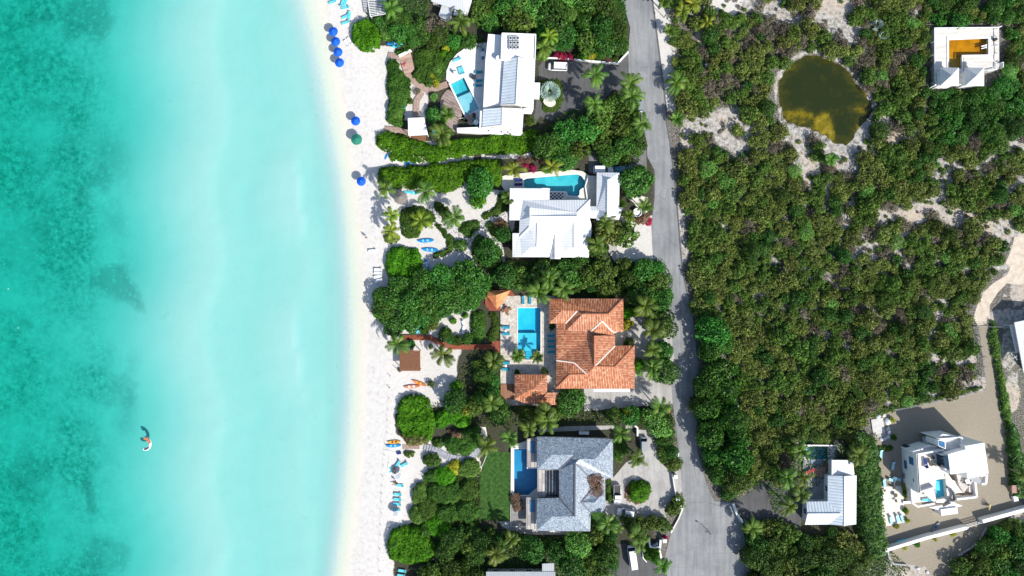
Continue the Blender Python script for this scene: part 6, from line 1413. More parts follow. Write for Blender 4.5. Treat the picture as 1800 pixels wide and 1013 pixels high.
for k, L in stuff.items():
    for x, y, r_ in L:
        me, sm_, bm_, R0, H0 = get_proto(k, random.randrange(4)); s = r_/R0
        key = me.name
        if not hasattr(get_proto, 'c'): get_proto.c = {}
        if key not in get_proto.c:
            a = np.empty(len(me.vertices)*3, np.float32); me.vertices.foreach_get('co', a); t_ = np.empty(len(me.polygons), np.float32); me.attributes['tone'].data.foreach_get('value', t_)
            get_proto.c[key] = (a.reshape(-1, 4, 3), t_)
        a, t_ = get_proto.c[key]; n_ = max(60, int(len(a)*min(1, s*s*1.3))); ii = rng.permutation(len(a))[:n_]
        q = a[ii].copy(); cen = q.mean(1, keepdims=True); q = cen*s+(q-cen)*max(s, .85)
        an = random.uniform(0, 6.28); c_, s_ = math.cos(an), math.sin(an); X, Y = G(x, y, H0*s*.7)
        w_ = np.stack([q[..., 0]*c_-q[..., 1]*s_+X, q[..., 0]*s_+q[..., 1]*c_+Y, np.maximum(q[..., 2], .03)], -1)
        AV.append(w_.reshape(-1, 3)); AT.append(np.clip(t_[ii]+random.uniform(-.2, .2), 0, 1)); m_ = SPEC[k][0]
        if m_ not in mats_: mats_.append(m_)
        AM.append(np.full(n_, mats_.index(m_)))
# low undergrowth leaves between bushes
NU = 60000
ux = rng.uniform(min(xs), max(xs), NU); uy = rng.uniform(min(ys), max(ys), NU)
m_ = pip(ux, uy, REG); 
for A in AVOID: m_ &= ~pip(ux, uy, A) & (pdist(ux, uy, A) > 5)
UX = (ux-900)*S; UY = (506.5-uy)*S
bi = bare[np.clip(np.searchsorted(gy, UY), 0, len(gy)-1), np.clip(np.searchsorted(gx, UX), 0, len(gx)-1)]
m_ &= (bi < .45) | (rng.uniform(0, 1, NU) < .05)
UX, UY = UX[m_], UY[m_]
UP = np.stack([UX, UY, rng.uniform(.1, .7, len(UX))], -1)
AV.append(leaf_quads(UP, np.tile([0, 0, 1.], (len(UP), 1)), .2, .4)); AT.append(rng.uniform(0, 1, len(UP)))
for mm in (F_GREY, F_DARK):
    if mm not in mats_: mats_.append(mm)
AM.append(rng.choice([mats_.index(F_GREY), mats_.index(F_DARK)], len(UP), p=[.25, .75]))
so2 = foliage_mesh('scrub', np.concatenate(AV), mats_[0], tone=np.concatenate(AT))
for m_ in mats_[1:]: so2.data.materials.append(m_)
so2.data.polygons.foreach_set('material_index', np.concatenate(AM).astype(np.int32))
tag(so2, 'tangled low olive and green scrub filling the ground between the larger bushes', 'scrub', kind='stuff')
# garden undergrowth so that soil under the groves is not bare
def under(f, pts, n, label, mat=F_DARK, hh=.6, size=.22):
    P = POLY(f, pts); xs_ = [q[0] for q in P]; ys_ = [q[1] for q in P]
    n = int(n*2.2); X = rng.uniform(min(xs_), max(xs_), n); Y = rng.uniform(min(ys_), max(ys_), n); m_ = pip(X, Y, P)
    Q = np.stack([X[m_], Y[m_], rng.uniform(.05, hh, m_.sum())], -1)
    o = foliage_mesh('undergrowth', leaf_quads(Q, np.tile([0, 0, 1.], (len(Q), 1)), size, .4), mat); tag(o, label, 'undergrowth', kind='stuff')
under('P', [(650, 0), (755, 0), (750, 40), (850, 65), (850, 88), (700, 85), (640, 50)], 3000, 'dark undergrowth beneath the belt behind the round beach hedge')
under('P', [(820, -30), (1098, -30), (1104, 88), (1080, 96), (950, 78), (940, 55), (840, 50)], 8000, 'dark undergrowth beneath the wood above the long white villa')
under('P', [(940, 240), (985, 200), (1120, 165), (1138, 258), (1120, 290), (1040, 275), (950, 292)], 4000, 'dark undergrowth in the grove below the dark driveway')
under('P', [(855, 460), (1165, 455), (1182, 490), (1180, 545), (1100, 560), (1098, 520), (965, 518), (860, 505)], 5000, 'dark undergrowth between the hip roofed and tiled villas')
under('P', [(832, 615), (878, 620), (880, 710), (1180, 725), (1190, 780), (1160, 800), (1135, 755), (1050, 745), (860, 752), (740, 725), (790, 690)], 6000, 'dark undergrowth between the tiled and shingled villas')
under('P', [(700, 1100), (760, 930), (850, 922), (900, 942), (1040, 938), (1085, 930), (1085, 1100)], 7000, 'dark undergrowth below the shingled villa')
under('P', [(750, 830), (845, 830), (845, 930), (740, 945), (725, 890)], 4000, 'dark undergrowth in the clefts of the mound garden')
under('Q', [(540, 665), (620, 680), (920, 745), (1262, 770), (1500, 900), (1400, 1200), (600, 1200), (570, 850)], 8000, 'dark undergrowth in the wood below the small white house')
under('P', [(1500, 780), (1540, 760), (1560, 960), (1600, 1000), (1510, 1100), (1505, 900)], 3000, 'dark undergrowth behind the screening hedge')
under('P', [(1400, 770), (1500, 770), (1508, 810), (1360, 900), (1345, 850)], 2500, 'dark undergrowth under the courtyard palms')
under('P', [(1180, 0), (1195, 0), (1205, 200), (1195, 300), (1188, 200)], 500, 'sparse dry weeds on the sandy verge right of the road', F_GREY, .2, .15)
under('P', [(1750, 580), (1800, 560), (1830, 740), (1800, 900), (1780, 800)], 900, 'sparse dry grass around the blue walled house', F_OLIVE, .15, .12)
# ================================================================ BOARDWALKS, FURNITURE, BOATS, CARS, PEOPLE
WD_RED = M('red_boards', (.2, .05, .026), (.32, .09, .045), 3, .8, detail=2)
WD_PNK = M('faded_pink_boards', (.3, .2, .16), (.46, .34, .28), 3, .85, detail=2)
WD_GRY = M('grey_boards', (.26, .27, .3), (.4, .41, .44), 3, .85, detail=2)
def boardwalk(f, pts, w_, z, mat, label, pitch=.32):
    P = [Vector((*PT(f, *q, z), 0)) for q in pts]
    root = empty('boardwalk', (P[0].x, P[0].y, 0), 0, label, 'boardwalk'); b = MB(); bm2 = MB()
    for A, B in zip(P[:-1], P[1:]):
        L = (B-A).length; n = max(1, int(L/pitch)); ang = math.atan2((B-A).y, (B-A).x)
        for k in range(n+1):
            q = A+(B-A)*(k/n); b.box(q.x, q.y, z-.03+random.uniform(-.008, .008), pitch*.86, w_*random.uniform(.985, 1.015), .06, ang)
        nr = Vector((-(B-A).y, (B-A).x, 0)).normalized()
        for s_ in (-1, 1):
            bm2.beam((*(A+nr*s_*w_*.42).xy, z-.12), (*(B+nr*s_*w_*.42).xy, z-.12), .12, .1)
            for k in range(0, n+1, 8):
                q = A+(B-A)*(k/n)+nr*s_*w_*.42; bm2.box(q.x, q.y, (z-.17)/2, .12, .12, z-.17+.1)
    adopt(b.build('planks', mat), root); adopt(bm2.build('joists', WOODT), root); return root
boardwalk('F', [(345, 583), (545, 583), (665, 638), (705, 650), (990, 648)], 1.25, .4, WD_RED, 'reddish boardwalk running from the beach to the speckled terrace')
slab('landing', POLY('F', [(990, 612), (1048, 602), (1048, 690), (1020, 685), (990, 665)]), 0, .4, WOODR, 'red plank landing where the boardwalk meets the speckled terrace', 'landing')
boardwalk('A', [(620, 525), (680, 580), (765, 640), (840, 628), (915, 600)], 1.55, .35, WD_PNK, 'faded pinkish boardwalk curving from the wide deck to the round terrace')
boardwalk('A', [(735, 660), (698, 720), (694, 845)], 1.45, .33, WD_PNK, 'faded boardwalk branch leading down to the square white canopy')
boardwalk('A', [(500, 390), (560, 400), (585, 430)], 1.2, .33, WD_PNK, 'short plank end of the boardwalk facing the beach')
slab('wooden_deck', POLY('A', [(568, 402), (655, 372), (672, 440), (682, 495), (640, 545), (612, 530), (590, 460)]), 0, .38, plank_mat('pink_deck_planks', (.3, .19, .14), (.5, .34, .27), R(78), .3), 'wide faded pink deck at the head of the forked boardwalk', 'deck')
slab('bench_wall', POLY('A', [(568, 392), (652, 352), (662, 362), (575, 408)], .8), 0, .85, WHITE, 'white bench wall along the top of the wide pink deck', 'wall')
boardwalk('A', [(478, 918), (560, 925), (640, 945)], 1.3, .3, WD_PNK, 'short plank walk left of the square white canopy')
boardwalk('A', [(632, 975), (760, 985)], 1.4, .2, WOODT, 'dark plank strip below the square white canopy')
boardwalk('H', [(375, 345), (430, 358), (470, 385), (520, 402), (570, 406), (612, 400), (640, 375), (660, 345), (690, 330)], 1.7, .25, WD_GRY, 'grey plank walkway winding between the shrub mounds', pitch=.55)
boardwalk('H', [(262, 343), (300, 341), (345, 342)], 1.1, .12, WD_PNK, 'thin pale plank edge above the small ragged shrub on the beach')
# square canopy
def canopy(f, pts, z, mat, name, label, cat, post=FRAME, slats=0, dirv=0):
    P = POLY(f, pts, z); cx = sum(q[0] for q in P)/len(P); cy = sum(q[1] for q in P)/len(P)
    r_ = empty(name, (cx, cy, 0), 0, label, cat)
    if not slats: adopt(MB().prism(P, z-.12, z).build('canopy_roof', mat), r_)
    else:
        b = MB(); A, B, C_, D = [Vector((*q, 0)) for q in P[:4]]
        for k in range(slats):
            t_ = k/(slats-1); b.beam((*(A+(D-A)*t_).xy, z), (*(B+(C_-B)*t_).xy, z), .14, .08)
        for k in range(3):
            t_ = k/2; b.beam((*(A+(B-A)*t_).xy, z-.1), (*(D+(C_-D)*t_).xy, z-.1), .16, .12)
        adopt(b.build('slats', mat), r_)
    b = []
    for q in P[:4]:
        p_ = Vector((cx, cy))+(Vector(q)-Vector((cx, cy)))*.93
        adopt(MB().box(p_.x, p_.y, (z-.12)/2, .16, .16, z-.12).build('post', post), r_)
    return r_
canopy('A', [(636, 842), (752, 838), (780, 962), (640, 968)], 2.9, seam_mat('white_canopy_sheet', (.84, .84, .84), .6, .85), 'white_canopy', 'square white sheet canopy at the end of the boardwalk branch', 'canopy')
canopy('A', [(345, -30), (470, -30), (478, 100), (368, 118)], 2.9, FRAME, 'slatted_pergola', 'white slatted pergola at the top edge above the round hedge', 'pergola', slats=13)
slab('pergola_floor', POLY('A', [(345, -30), (470, -30), (470, 125), (352, 125)]), .02, .12, M('dark_deck', (.08, .09, .11), (.12, .13, .15), 2, .8), 'dark floor under the slatted pergola at the top edge', 'deck')
r_ = canopy('F', [(335, 675), (478, 676), (480, 818), (336, 818)], 2.7, WOODT, 'trellis_pergola', 'square brown trellis pergola on the sand below the red boardwalk', 'pergola', post=WOODT, slats=22)
P = POLY('F', [(338, 678), (476, 679), (478, 816), (338, 816)], 2.6)
adopt(MB().prism(P, 2.45, 2.5).build('reed_mat', shingle_mat('reed_mat', (.2, .1, .05), (.3, .16, .08), (.42, .26, .16), 5)), r_)
um = empty('thatched_umbrella', (*PT('D', 418, 472, 2.6), 0), 0, 'grey thatched umbrella between the large beach palm and the teal boards', 'umbrella')
MB().lathe([(1.75, 2.0), (1.3, 2.3), (.7, 2.65), (.1, 3.0)], 26, scal=.08).build('thatch', THATCH, um); MB().lathe([(.08, 0), (.08, 2.4)], 8).build('pole', WOODT, um)

# umbrellas
def umbrella_proto(mat, name, n=8, Ru=1.16):
    r_ = empty(name)
    b = MB(); V = [(0, 0, 2.72)]; F = []
    for ring, (rr_, z) in enumerate([(Ru*.5, 2.4), (Ru, 2.08)]):
        for k in range(n*2):
            a = math.pi*k/n; q = rr_*(1 if k % 2 == 0 else .955); V.append((q*math.cos(a), q*math.sin(a), z-(0 if k % 2 == 0 else .03)))
    m_ = n*2
    F += [(0, 1+k, 1+(k+1) % m_) for k in range(m_)]+[(1+k, 1+m_+k, 1+m_+(k+1) % m_, 1+(k+1) % m_) for k in range(m_)]
    b.add(V, F); b.build('canopy', mat, r_)
    MB().lathe([(.035, 0), (.035, 2.55)], 8).build('pole', FRAME, r_); MB().lathe([(.05, 2.6), (.04, 2.72)], 8).build('finial', FRAME, r_)
    b = MB()
    for k in range(n): a = 2*math.pi*k/n; b.beam((0, 0, 2.5), (Ru*.97*math.cos(a), Ru*.97*math.sin(a), 2.05), .025)
    b.build('ribs', FRAME, r_); MB().lathe([(.28, 0), (.25, .08), (.05, .12)], 12).build('base', DARKM, r_)
    return r_
def place(proto, x, y, label, cat, group=None, z=None, rz=0.0, h=0.0, s=1.0):
    """copy a prototype with its parts; first use moves the prototype itself"""
    if proto.get('used'): o = copy_tree(proto)
    else: o = proto; proto['used'] = 1
    X, Y = G(x, y, h); o.location = (X, Y, min(0, ground(X, Y)) if z is None else z); o.rotation_euler = (0, 0, rz); o.scale = (s, s, s)
    return tag(o, label, cat, group)
U = umbrella_proto(BLUEF, 'beach_umbrella')
UL = ['topmost blue umbrella of the close row at the waterline', 'second blue umbrella from the top of the close row', 'third blue umbrella from the top of the close row', 'fourth and lowest blue umbrella of the close row', 'blue umbrella standing alone just above the green one', 'blue umbrella standing alone below the green one']
for (x, y), l_ in zip([(584.7, 54), (588.9, 71.8), (593, 90.3), (595.6, 109), (624.4, 212), (634.2, 318.3)], UL): place(U, x, y, l_, 'umbrella', 'blue beach umbrellas', h=2.3, rz=random.random())
Ug = umbrella_proto(GREENF, 'beach_umbrella', 6, 1.4); place(Ug, 626, 244.5, 'single dark green hexagonal umbrella near the waterline', 'umbrella', h=2.3, rz=.3)
Uw = umbrella_proto(WFAB, 'beach_umbrella', 6, 1.25)
for x, y, l_, s_ in [(703, 841, 'white umbrella on the beach between the people and turquoise loungers', 1), (698.5, 907, 'lower white umbrella at the end of the turquoise lounger row', .95), (860, 133, 'white umbrella over a table at the roof edge of the curved terrace', .55), (857.5, 97, 'small white umbrella at the top right of the curved terrace', .5)]:
    place(Uw, x, y, l_, 'umbrella', 'white umbrellas', h=2.3, rz=.2, s=s_)

# loungers
def lounger_proto(mat, name='sun_lounger', frame=FRAME):
    r_ = empty(name)
    b = MB(); b.box(-.05, .31, .28, 1.95, .06, .07); b.box(-.05, -.31, .28, 1.95, .06, .07); b.box(-1, 0, .28, .06, .56, .07); b.box(.9, 0, .28, .06, .56, .07)
    b.build('frame', frame, r_)
    MB().box(-.25, 0, .37, 1.4, .62, .09).build('cushion', mat, r_)
    b = MB(); b.beam((.45, 0, .4), (1.0, 0, .72), .6, .09); b.build('backrest', mat, r_)
    for sx in (-.9, .8):
        for s_ in (-1, 1): MB().box(sx, s_*.28, .125, .06, .06, .25).build('leg', frame, r_)
    return r_
LT, LTe, LW, LN, LB = lounger_proto(TURQ), lounger_proto(TEALF), lounger_proto(WFAB), lounger_proto(NAVY), lounger_proto(M('pale_blue_fabric', (.35, .65, .75), (.3, .55, .65), 2, .8))
def loungers(f, L, proto, group, z=None, h=.3):
    for x, y, a, lab in L: place(proto, *px(f, [(x, y)])[0], lab, 'lounger', group, z=z, rz=R(a), h=h)
gb = 'turquoise beach loungers'
loungers('U', [(145, 30, 20, 'turquoise lounger cut by the top edge nearest the water'), (320, 55, 250, 'faded turquoise chair like lounger left of a small group near the top edge'), (380, 40, 70, 'turquoise lounger in the small group near the top edge'), (375, 138, 12, 'turquoise lounger just below the small group at the top edge'),
               (378, 295, 25, 'faded turquoise lounger in the pair above the blue umbrellas'), (447, 282, 80, 'turquoise lounger right of the faded one above the blue umbrellas'), (378, 402, 20, 'turquoise lounger closest to the topmost blue umbrella')], LT, gb)
loungers('U', [(400, 770, -55, 'left one of two white sunbeds beside the round bright hedge'), (455, 730, -55, 'right one of two white sunbeds touching the round bright hedge')], LW, 'white sunbeds')
loungers('Y', [(600, 570, 55, 'turquoise lounger with a person lying at its foot'), (715, 578, 28, 'turquoise lounger above the beach umbrella, right of the lying person'), (635, 945, -5, 'turquoise lounger directly under the upper white umbrella')], LT, gb)
loungers('Z', [(600, 295, -5, 'first turquoise lounger of the row under the white umbrella'), (595, 385, -5, 'second turquoise lounger of the beach row'), (590, 470, -5, 'third turquoise lounger of the beach row'), (580, 580, -3, 'last turquoise lounger, touching the lower white umbrella')], LT, gb)
loungers('H', [(257, 985, -8, 'turquoise lounger near the bottom edge of the beach'), (252, 1010, -8, 'turquoise lounger cut by the bottom edge of the beach')], LT, gb)
loungers('a', [(375, 795, 0, 'top white sunbed of the four beside the large round hedge'), (375, 845, 0, 'second white sunbed of the four beside the large round hedge'), (370, 900, 8, 'third white sunbed of the four beside the large round hedge'), (385, 955, 15, 'lowest white sunbed of the four beside the large round hedge'), (290, 515, 5, 'white sunbed alone on the open beach below the walker')], LW, 'white sunbeds')
loungers('b', [(200, 213, 20, 'turquoise lounger at the upper left of the curved terrace'), (228, 335, -72, 'left turquoise lounger of a pair above the slanted pool'), (258, 325, -72, 'right turquoise lounger of a pair above the slanted pool')], LT, 'turquoise terrace loungers', z=.32)
loungers('b', [(425, 345, 0, 'dark teal lounger by the roof edge, top of three'), (425, 435, 0, 'dark teal lounger by the roof edge, middle of three'), (422, 485, 0, 'dark teal lounger by the roof edge, bottom of three')], LTe, 'teal terrace loungers', z=.32)
loungers('e', [(143, 318, 178, 'teal lounger left of the blue pool, top one'), (143, 373, 182, 'teal lounger left of the blue pool, second one'), (143, 618, 178, 'teal lounger at the lower left of the speckled terrace, upper one'), (143, 672, 182, 'teal lounger at the lower left of the speckled terrace, lower one'),
               (288, 88, 92, 'teal lounger at the top of the blue pool, left one'), (346, 88, 88, 'teal lounger at the top of the blue pool, right one'), (525, 388, 180, 'first teal lounger in the row of four under the tiled roof'), (525, 432, 180, 'second teal lounger in the row of four under the tiled roof'), (525, 480, 180, 'third teal lounger in the row of four under the tiled roof'), (525, 525, 180, 'fourth teal lounger in the row of four under the tiled roof')], LTe, 'teal terrace loungers', z=.25)
loungers('E', [(225, 330, 0, 'navy lounger at the left end of the rounded pool, lower one'), (225, 296, 0, 'navy lounger at the left end of the rounded pool, upper one')], LN, 'navy loungers', z=.22)
loungers('F', [(465, 540, 10, 'turquoise lounger at the lower edge of the sea grape thicket')], LT, gb)
loungers('A', [(612, 750, -80, 'turquoise lounger on the sand beside the ragged hedge'), (835, 950, -30, 'turquoise lounger beside the small palm right of the white canopy')], LT, gb)
gp = 'pale blue loungers on the patio'
loungers('j', [(148, 45, 82, 'pale blue lounger alone on the gravel near the modern villa'), (138, 170, 160, 'pale blue armchair like lounger on the gravel, left one'), (180, 158, 160, 'pale blue armchair like lounger on the gravel, right one'), (130, 520, 100, 'pale blue lounger on the cream patio, left of three'), (187, 508, 105, 'pale blue lounger on the cream patio, middle of three'), (228, 505, 110, 'pale blue lounger on the cream patio, right of three'), (72, 195, 100, 'pale blue lounger against the tall screening hedge')], LB, gp)
loungers('i', [(188, 790, 85, 'pale lounger at the top of the screening hedge')], LB, gp)
loungers('W', [(340, 765, 5, 'pale turquoise lounger on the lower patio of the modern villa')], LT, gp, z=3.2, h=3.3)
loungers('F', [(790, 490, 100, 'white chair on the sand right of the sea grape thicket, upper one'), (790, 525, 80, 'white chair on the sand right of the sea grape thicket, lower one')], LW, 'white sunbeds')
loungers('T', [(195, 345, 30, 'dark lounger with red towel under the palms by the timber benches')], lounger_proto(REDF), None, z=.45)

# tables and chairs
def table_proto(mat, Rt=.5, name='round_table'):
    r_ = empty(name); MB().lathe([(Rt, .7), (Rt, .75)], 20).build('top', mat, r_); MB().lathe([(.05, .05), (.05, .7)], 8).build('leg', DARKM, r_); MB().lathe([(.25, 0), (.22, .05)], 12).build('foot', DARKM, r_); return r_
def chair_proto(mat, name='chair'):
    r_ = empty(name); MB().box(0, 0, .43, .5, .5, .08).build('seat', mat, r_); MB().beam((-.25, 0, .45), (-.32, 0, .9), .5, .06).build('backrest', mat, r_)
    for a in (-1, 1):
        for c in (-1, 1): MB().box(a*.2, c*.2, .195, .04, .04, .39).build('leg', DARKM, r_)
    return r_
TW, TD_, TB = table_proto(FRAME, .65), table_proto(DARKM, .65), table_proto(WOODT, .6)
CHD, CHB, CHW, CHT = chair_proto(DARKM), chair_proto(WOODT), chair_proto(FRAME), chair_proto(TEALF)
def setting(tp, cp, f, x, y, lab, clab, n, z, h=None, rad=1.05, a0=.3, s=1):
    q = px(f, [(x, y)])[0]; place(tp, *q, lab, 'table', None, z=z, h=z+.7, s=s); X, Y = G(*q, z+.5)
    for k in range(n):
        a = a0+6.283*k/n; xx, yy = (X+rad*s*math.cos(a))/(S*(1-(z+.5)/CAMH))+900, 506.5-(Y+rad*s*math.sin(a))/(S*(1-(z+.5)/CAMH))
        sd_ = ['right', 'upper right', 'upper', 'upper left', 'left', 'lower left', 'lower', 'lower right'][int(((math.degrees(a) % 360)+22.5)//45) % 8]
        place(cp, xx, yy, clab+', at its '+sd_+' side', 'chair', 'chairs around outdoor tables', z=z, h=z+.5, rz=a, s=s)
setting(TB, CHB, 'e', 147, 172, 'round brown table with white parasol foot at the upper left of the speckled terrace', 'brown chair at the table under the gazebo corner', 4, .25)
setting(TD_, CHD, 'b', 318, 812, 'round dark table at the lower end of the slanted pool', 'dark chair at the black table below the slanted pool', 2, .32)
place(TD_, *px('b', [(370, 792)])[0], 'round black table right of another below the slanted pool', 'table', z=.32, h=1); place(TD_, *px('b', [(338, 865)])[0], 'black oval table nearest the white garden wall', 'table', z=.32, h=1, s=1.1)
place(TD_, *px('b', [(372, 392)])[0], 'black round table beside the dark teal loungers', 'table', z=.32, h=1)
setting(TW, CHT, 'b', 398, 865, 'round white table between the villa wall and the black tables', 'teal chair at the white table by the garden wall', 4, .32)
setting(TW, CHT, 'b', 468, 150, 'white table at the upper right of the curved terrace', 'teal chair at the upper table of the curved terrace', 2, .32, a0=1.57)
place(CHW, *px('b', [(188, 350)])[0], 'square black edged chair beside the pair of turquoise loungers', 'chair', z=.32, h=.8, s=1.5)
place(CHW, *px('b', [(320, 95)])[0], 'white bench like seat at the upper wall of the curved terrace', 'bench', z=.32, h=.8, s=1.3)
place(CHD, *px('W', [(413, 325)])[0], 'dark armchair on the roof terrace of the modern villa', 'chair', z=5.4, h=6, rz=.6, s=1.5)
place(CHD, *px('W', [(470, 400)])[0], 'dark chair at the right of the roof terrace table', 'chair', z=5.4, h=6, rz=3, s=1.3)
place(CHD, *px('W', [(440, 395)])[0], 'dark chair between sofa and table on the roof terrace', 'chair', z=5.4, h=6, rz=1, s=1.3)
place(LN, *px('W', [(338, 380)])[0], 'navy sofa on the roof terrace of the modern villa', 'sofa', z=5.4, h=5.8, rz=R(-80), s=1.2)
place(TD_, *px('W', [(398, 385)])[0], 'dark low table on the roof terrace of the modern villa', 'table', z=5.4, h=6)
place(TW, *px('W', [(345, 420)])[0], 'small white table beside the navy sofa on the roof terrace', 'table', z=5.4, h=6, s=.7)
setting(TW, CHD, 'W', 780, 575, 'white table on the east terrace of the modern villa', 'dark chair on the east terrace of the modern villa', 4, 3.8, s=.9)
place(CHW, *px('W', [(340, 718)])[0], 'white chair on the lower patio of the modern villa', 'chair', z=3.2, h=3.6)
place(TD_, *px('j', [(172, 305)])[0], 'black framed fire table on the cream patio', 'table', z=.04, h=.7, s=.8)
place(CHD, *px('j', [(155, 235)])[0], 'dark chair at the top of the cream patio', 'chair', z=.04, h=.5, s=1.2); place(CHD, *px('j', [(175, 348)])[0], 'grey chair below the fire table', 'chair', z=.04, h=.5, rz=1.5)
place(CHB, *px('j', [(78, 262)])[0], 'brown chair by the screening hedge on the cream patio', 'chair', z=.04, h=.5)
place(TW, *px('e', [(140, 348)])[0], 'small table between two teal loungers left of the pool', 'table', z=.25, h=.9, s=.5); place(TW, *px('e', [(140, 645)])[0], 'small white table between two teal loungers at the lower left', 'table', z=.25, h=.9, s=.5)
place(TW, *px('b', [(432, 468)])[0], 'small white side table on the dark teal loungers', 'table', z=.32, h=1, s=.5)
b = MB(); b.prism(circ(0, 0, 1.1, 1.1, 20), 0, .45, [circ(0, 0, .75, .75, 20)]); o = b.build('fire_ring', STONE); o.location = (*PT('D', 852, 900, .4), 0); tag(o, 'round pale stone fire ring beside the path fork', 'fire pit')
b = MB().lathe([(.9, 0), (1.1, .9), (1.0, .92), (.9, .5)], 24); o = b.build('plant_pot', FRAME); o.location = (*PT('E', 1148, 545, .8), 0); tag(o, 'large round dark planter with white rim under the fan palms', 'planter')

# kayaks, boards, boats
def kayak(f, x, y, a, Lk, w_, mat, mat2, label, name='kayak', cat='kayak', seats=2, flat=False, z0=None):
    q = px(f, [(x, y)])[0]; X, Y = G(*q, .3); r_ = empty(name, (X, Y, min(0, ground(X, Y)) if z0 is None else z0), R(a), label, cat)
    st = 13; V = []; F = []
    for i in range(st):
        t_ = i/(st-1)*2-1; hw = w_/2*(1-abs(t_)**2.4)**.8+.01; hz = .06+.16*abs(t_)**3
        prof = [(-hw, hz+.18), (-hw*.75, hz*.6+.02), (0, hz*.5), (hw*.75, hz*.6+.02), (hw, hz+.18), (hw*.8, hz+.23), (0, hz+.24 if not flat else hz+.2), (-hw*.8, hz+.23)]
        V += [(t_*Lk/2, yy, zz_*(.45 if flat else 1)) for yy, zz_ in prof]
    n = 8
    F = [(i*n+k, (i+1)*n+k, (i+1)*n+(k+1) % n, i*n+(k+1) % n) for i in range(st-1) for k in range(n)]+[tuple(range(n)), tuple((st-1)*n+k for k in range(n))[::-1]]
    o = mesh('hull', V, F, mat, r_, sm=False); 
    top = .33 if not flat else .14
    for k in range(seats):
        sx = (k-(seats-1)/2)*Lk*.27
        MB().prism(circ(sx, 0, Lk*.1, w_*.3, 14), top-.05, top+.0).build('cockpit' if not flat else 'deck_pad', mat2, r_)
        if not flat: MB().box(sx+Lk*.07, 0, top+.08, .08, w_*.4, .22).build('seat', DARKM, r_)
    return r_
DKB = M('dark_blue_pad', (.0, .06, .25), (.0, .1, .3), 3, .6)
LPB = M('pale_blue_pad', (.25, .6, .8), (.2, .5, .7), 3, .6)
kayak('D', 602, 783, 3, 4.1, 1.0, BLUEP, LPB, 'upper blue kayak on the sand above the round clipped hedge')
kayak('D', 633, 848, -3, 4.1, 1.0, BLUEP, LPB, 'lower blue kayak on the sand above the round clipped hedge')
kayak('D', 482, 234, -2, 2.6, .85, BLUEP, DKB, 'blue board lying in the narrow sandy path', 'paddle_board', 'board', 1, True)
kayak('D', 525, 228, 8, 2.4, .7, WFAB, LPB, 'whitish board right of the blue one in the narrow sandy path', 'paddle_board', 'board', 1, True)
kayak('D', 383, 214, -5, 2.2, .8, WFAB, WFAB, 'white board under the edge of the long clipped hedge', 'paddle_board', 'board', 1, True)
kayak('D', 318, 183, 70, 1.6, .5, BLUEP, BLUEP, 'small blue board tip beside the long clipped hedge', 'paddle_board', 'board', 1, True)
kayak('D', 515, 441, -4, 2.8, .75, CYANP, LPB, 'right teal board between thatched umbrella and palm', 'paddle_board', 'board', 1, True)
kayak('D', 462, 436, 0, 1.6, .7, CYANP, CYANP, 'left teal board next to the thatched umbrella', 'paddle_board', 'board', 1, True)
kayak('U', 1185+20, 770, 10, 2.6, .8, BLUEP, DKB, 'upper cyan kayak beside the short hedge above the boardwalk deck')
kayak('A', 560, 325, 14, 2.8, .8, CYANP, DKB, 'lower cyan kayak beside the short hedge above the boardwalk deck')
kayak('A', 552, 305, 10, 2.6, .8, BLUEP, LPB, 'dark blue kayak above the cyan ones near the sea grape belt')
kayak('F', 475, 907, -20, 3.9, .8, ORANGEP, YELP, 'upper orange kayak on the sandy yard')
kayak('F', 422, 931, 4, 4.0, .85, ORANGEP, WFAB, 'lower orange kayak on the sandy yard')
kayak('Y', 535, 175, 3, 3.2, .8, YELP, WD_RED, 'orange and yellow kayak above the blue one at the hedge edge')
kayak('Y', 525, 240, 3, 3.8, .85, BLUEP, LPB, 'blue patterned kayak below the orange and yellow one')
kayak('Y', 500, 385, -25, 3.6, .8, WFAB, WFAB, 'white board lying slanted below the blue patterned kayak', 'paddle_board', 'board', 1, True)
kayak('Y', 455, 672, 95, 3.6, .9, WFAB, CYANP, 'white canoe shaped board with two turquoise pads by the loungers', 'paddle_board', 'board', 2, True)
kayak('F', 528, 60, -75, 3.0, .8, BLUEP, WFAB, 'blue and white kayak between the round hedge and the sea grape thicket')
kayak('F', 490, 500, 28, 2.6, .8, CYANP, TURQ, 'turquoise board under the lower edge of the sea grape thicket', 'paddle_board', 'board', 1, True)
kayak('R', 612, 693, 50, 3.0, .9, M('grey_hull', (.12, .14, .2), (.2, .22, .28), 2, .5), DKB, 'grey dinghy on the gravel inside the boundary wall', 'dinghy', 'boat', 1)
r_ = kayak('R', 390, 793, 14, 4.2, 1.5, CYANP, LPB, 'turquoise inflatable boat lying along the boundary wall', 'inflatable_boat', 'boat', 1)
b = MB(); q = PT('Y', 625, 372, .3); b.box(q[0], q[1], .25, .9, .5, .45, .2); b.box(q[0]-.4, q[1]-.1, .2, .4, .4, .4, .6); tag(b.build('covered_bundle', NAVY), 'dark blue covered bundle beside the small ragged shrub', 'bundle')
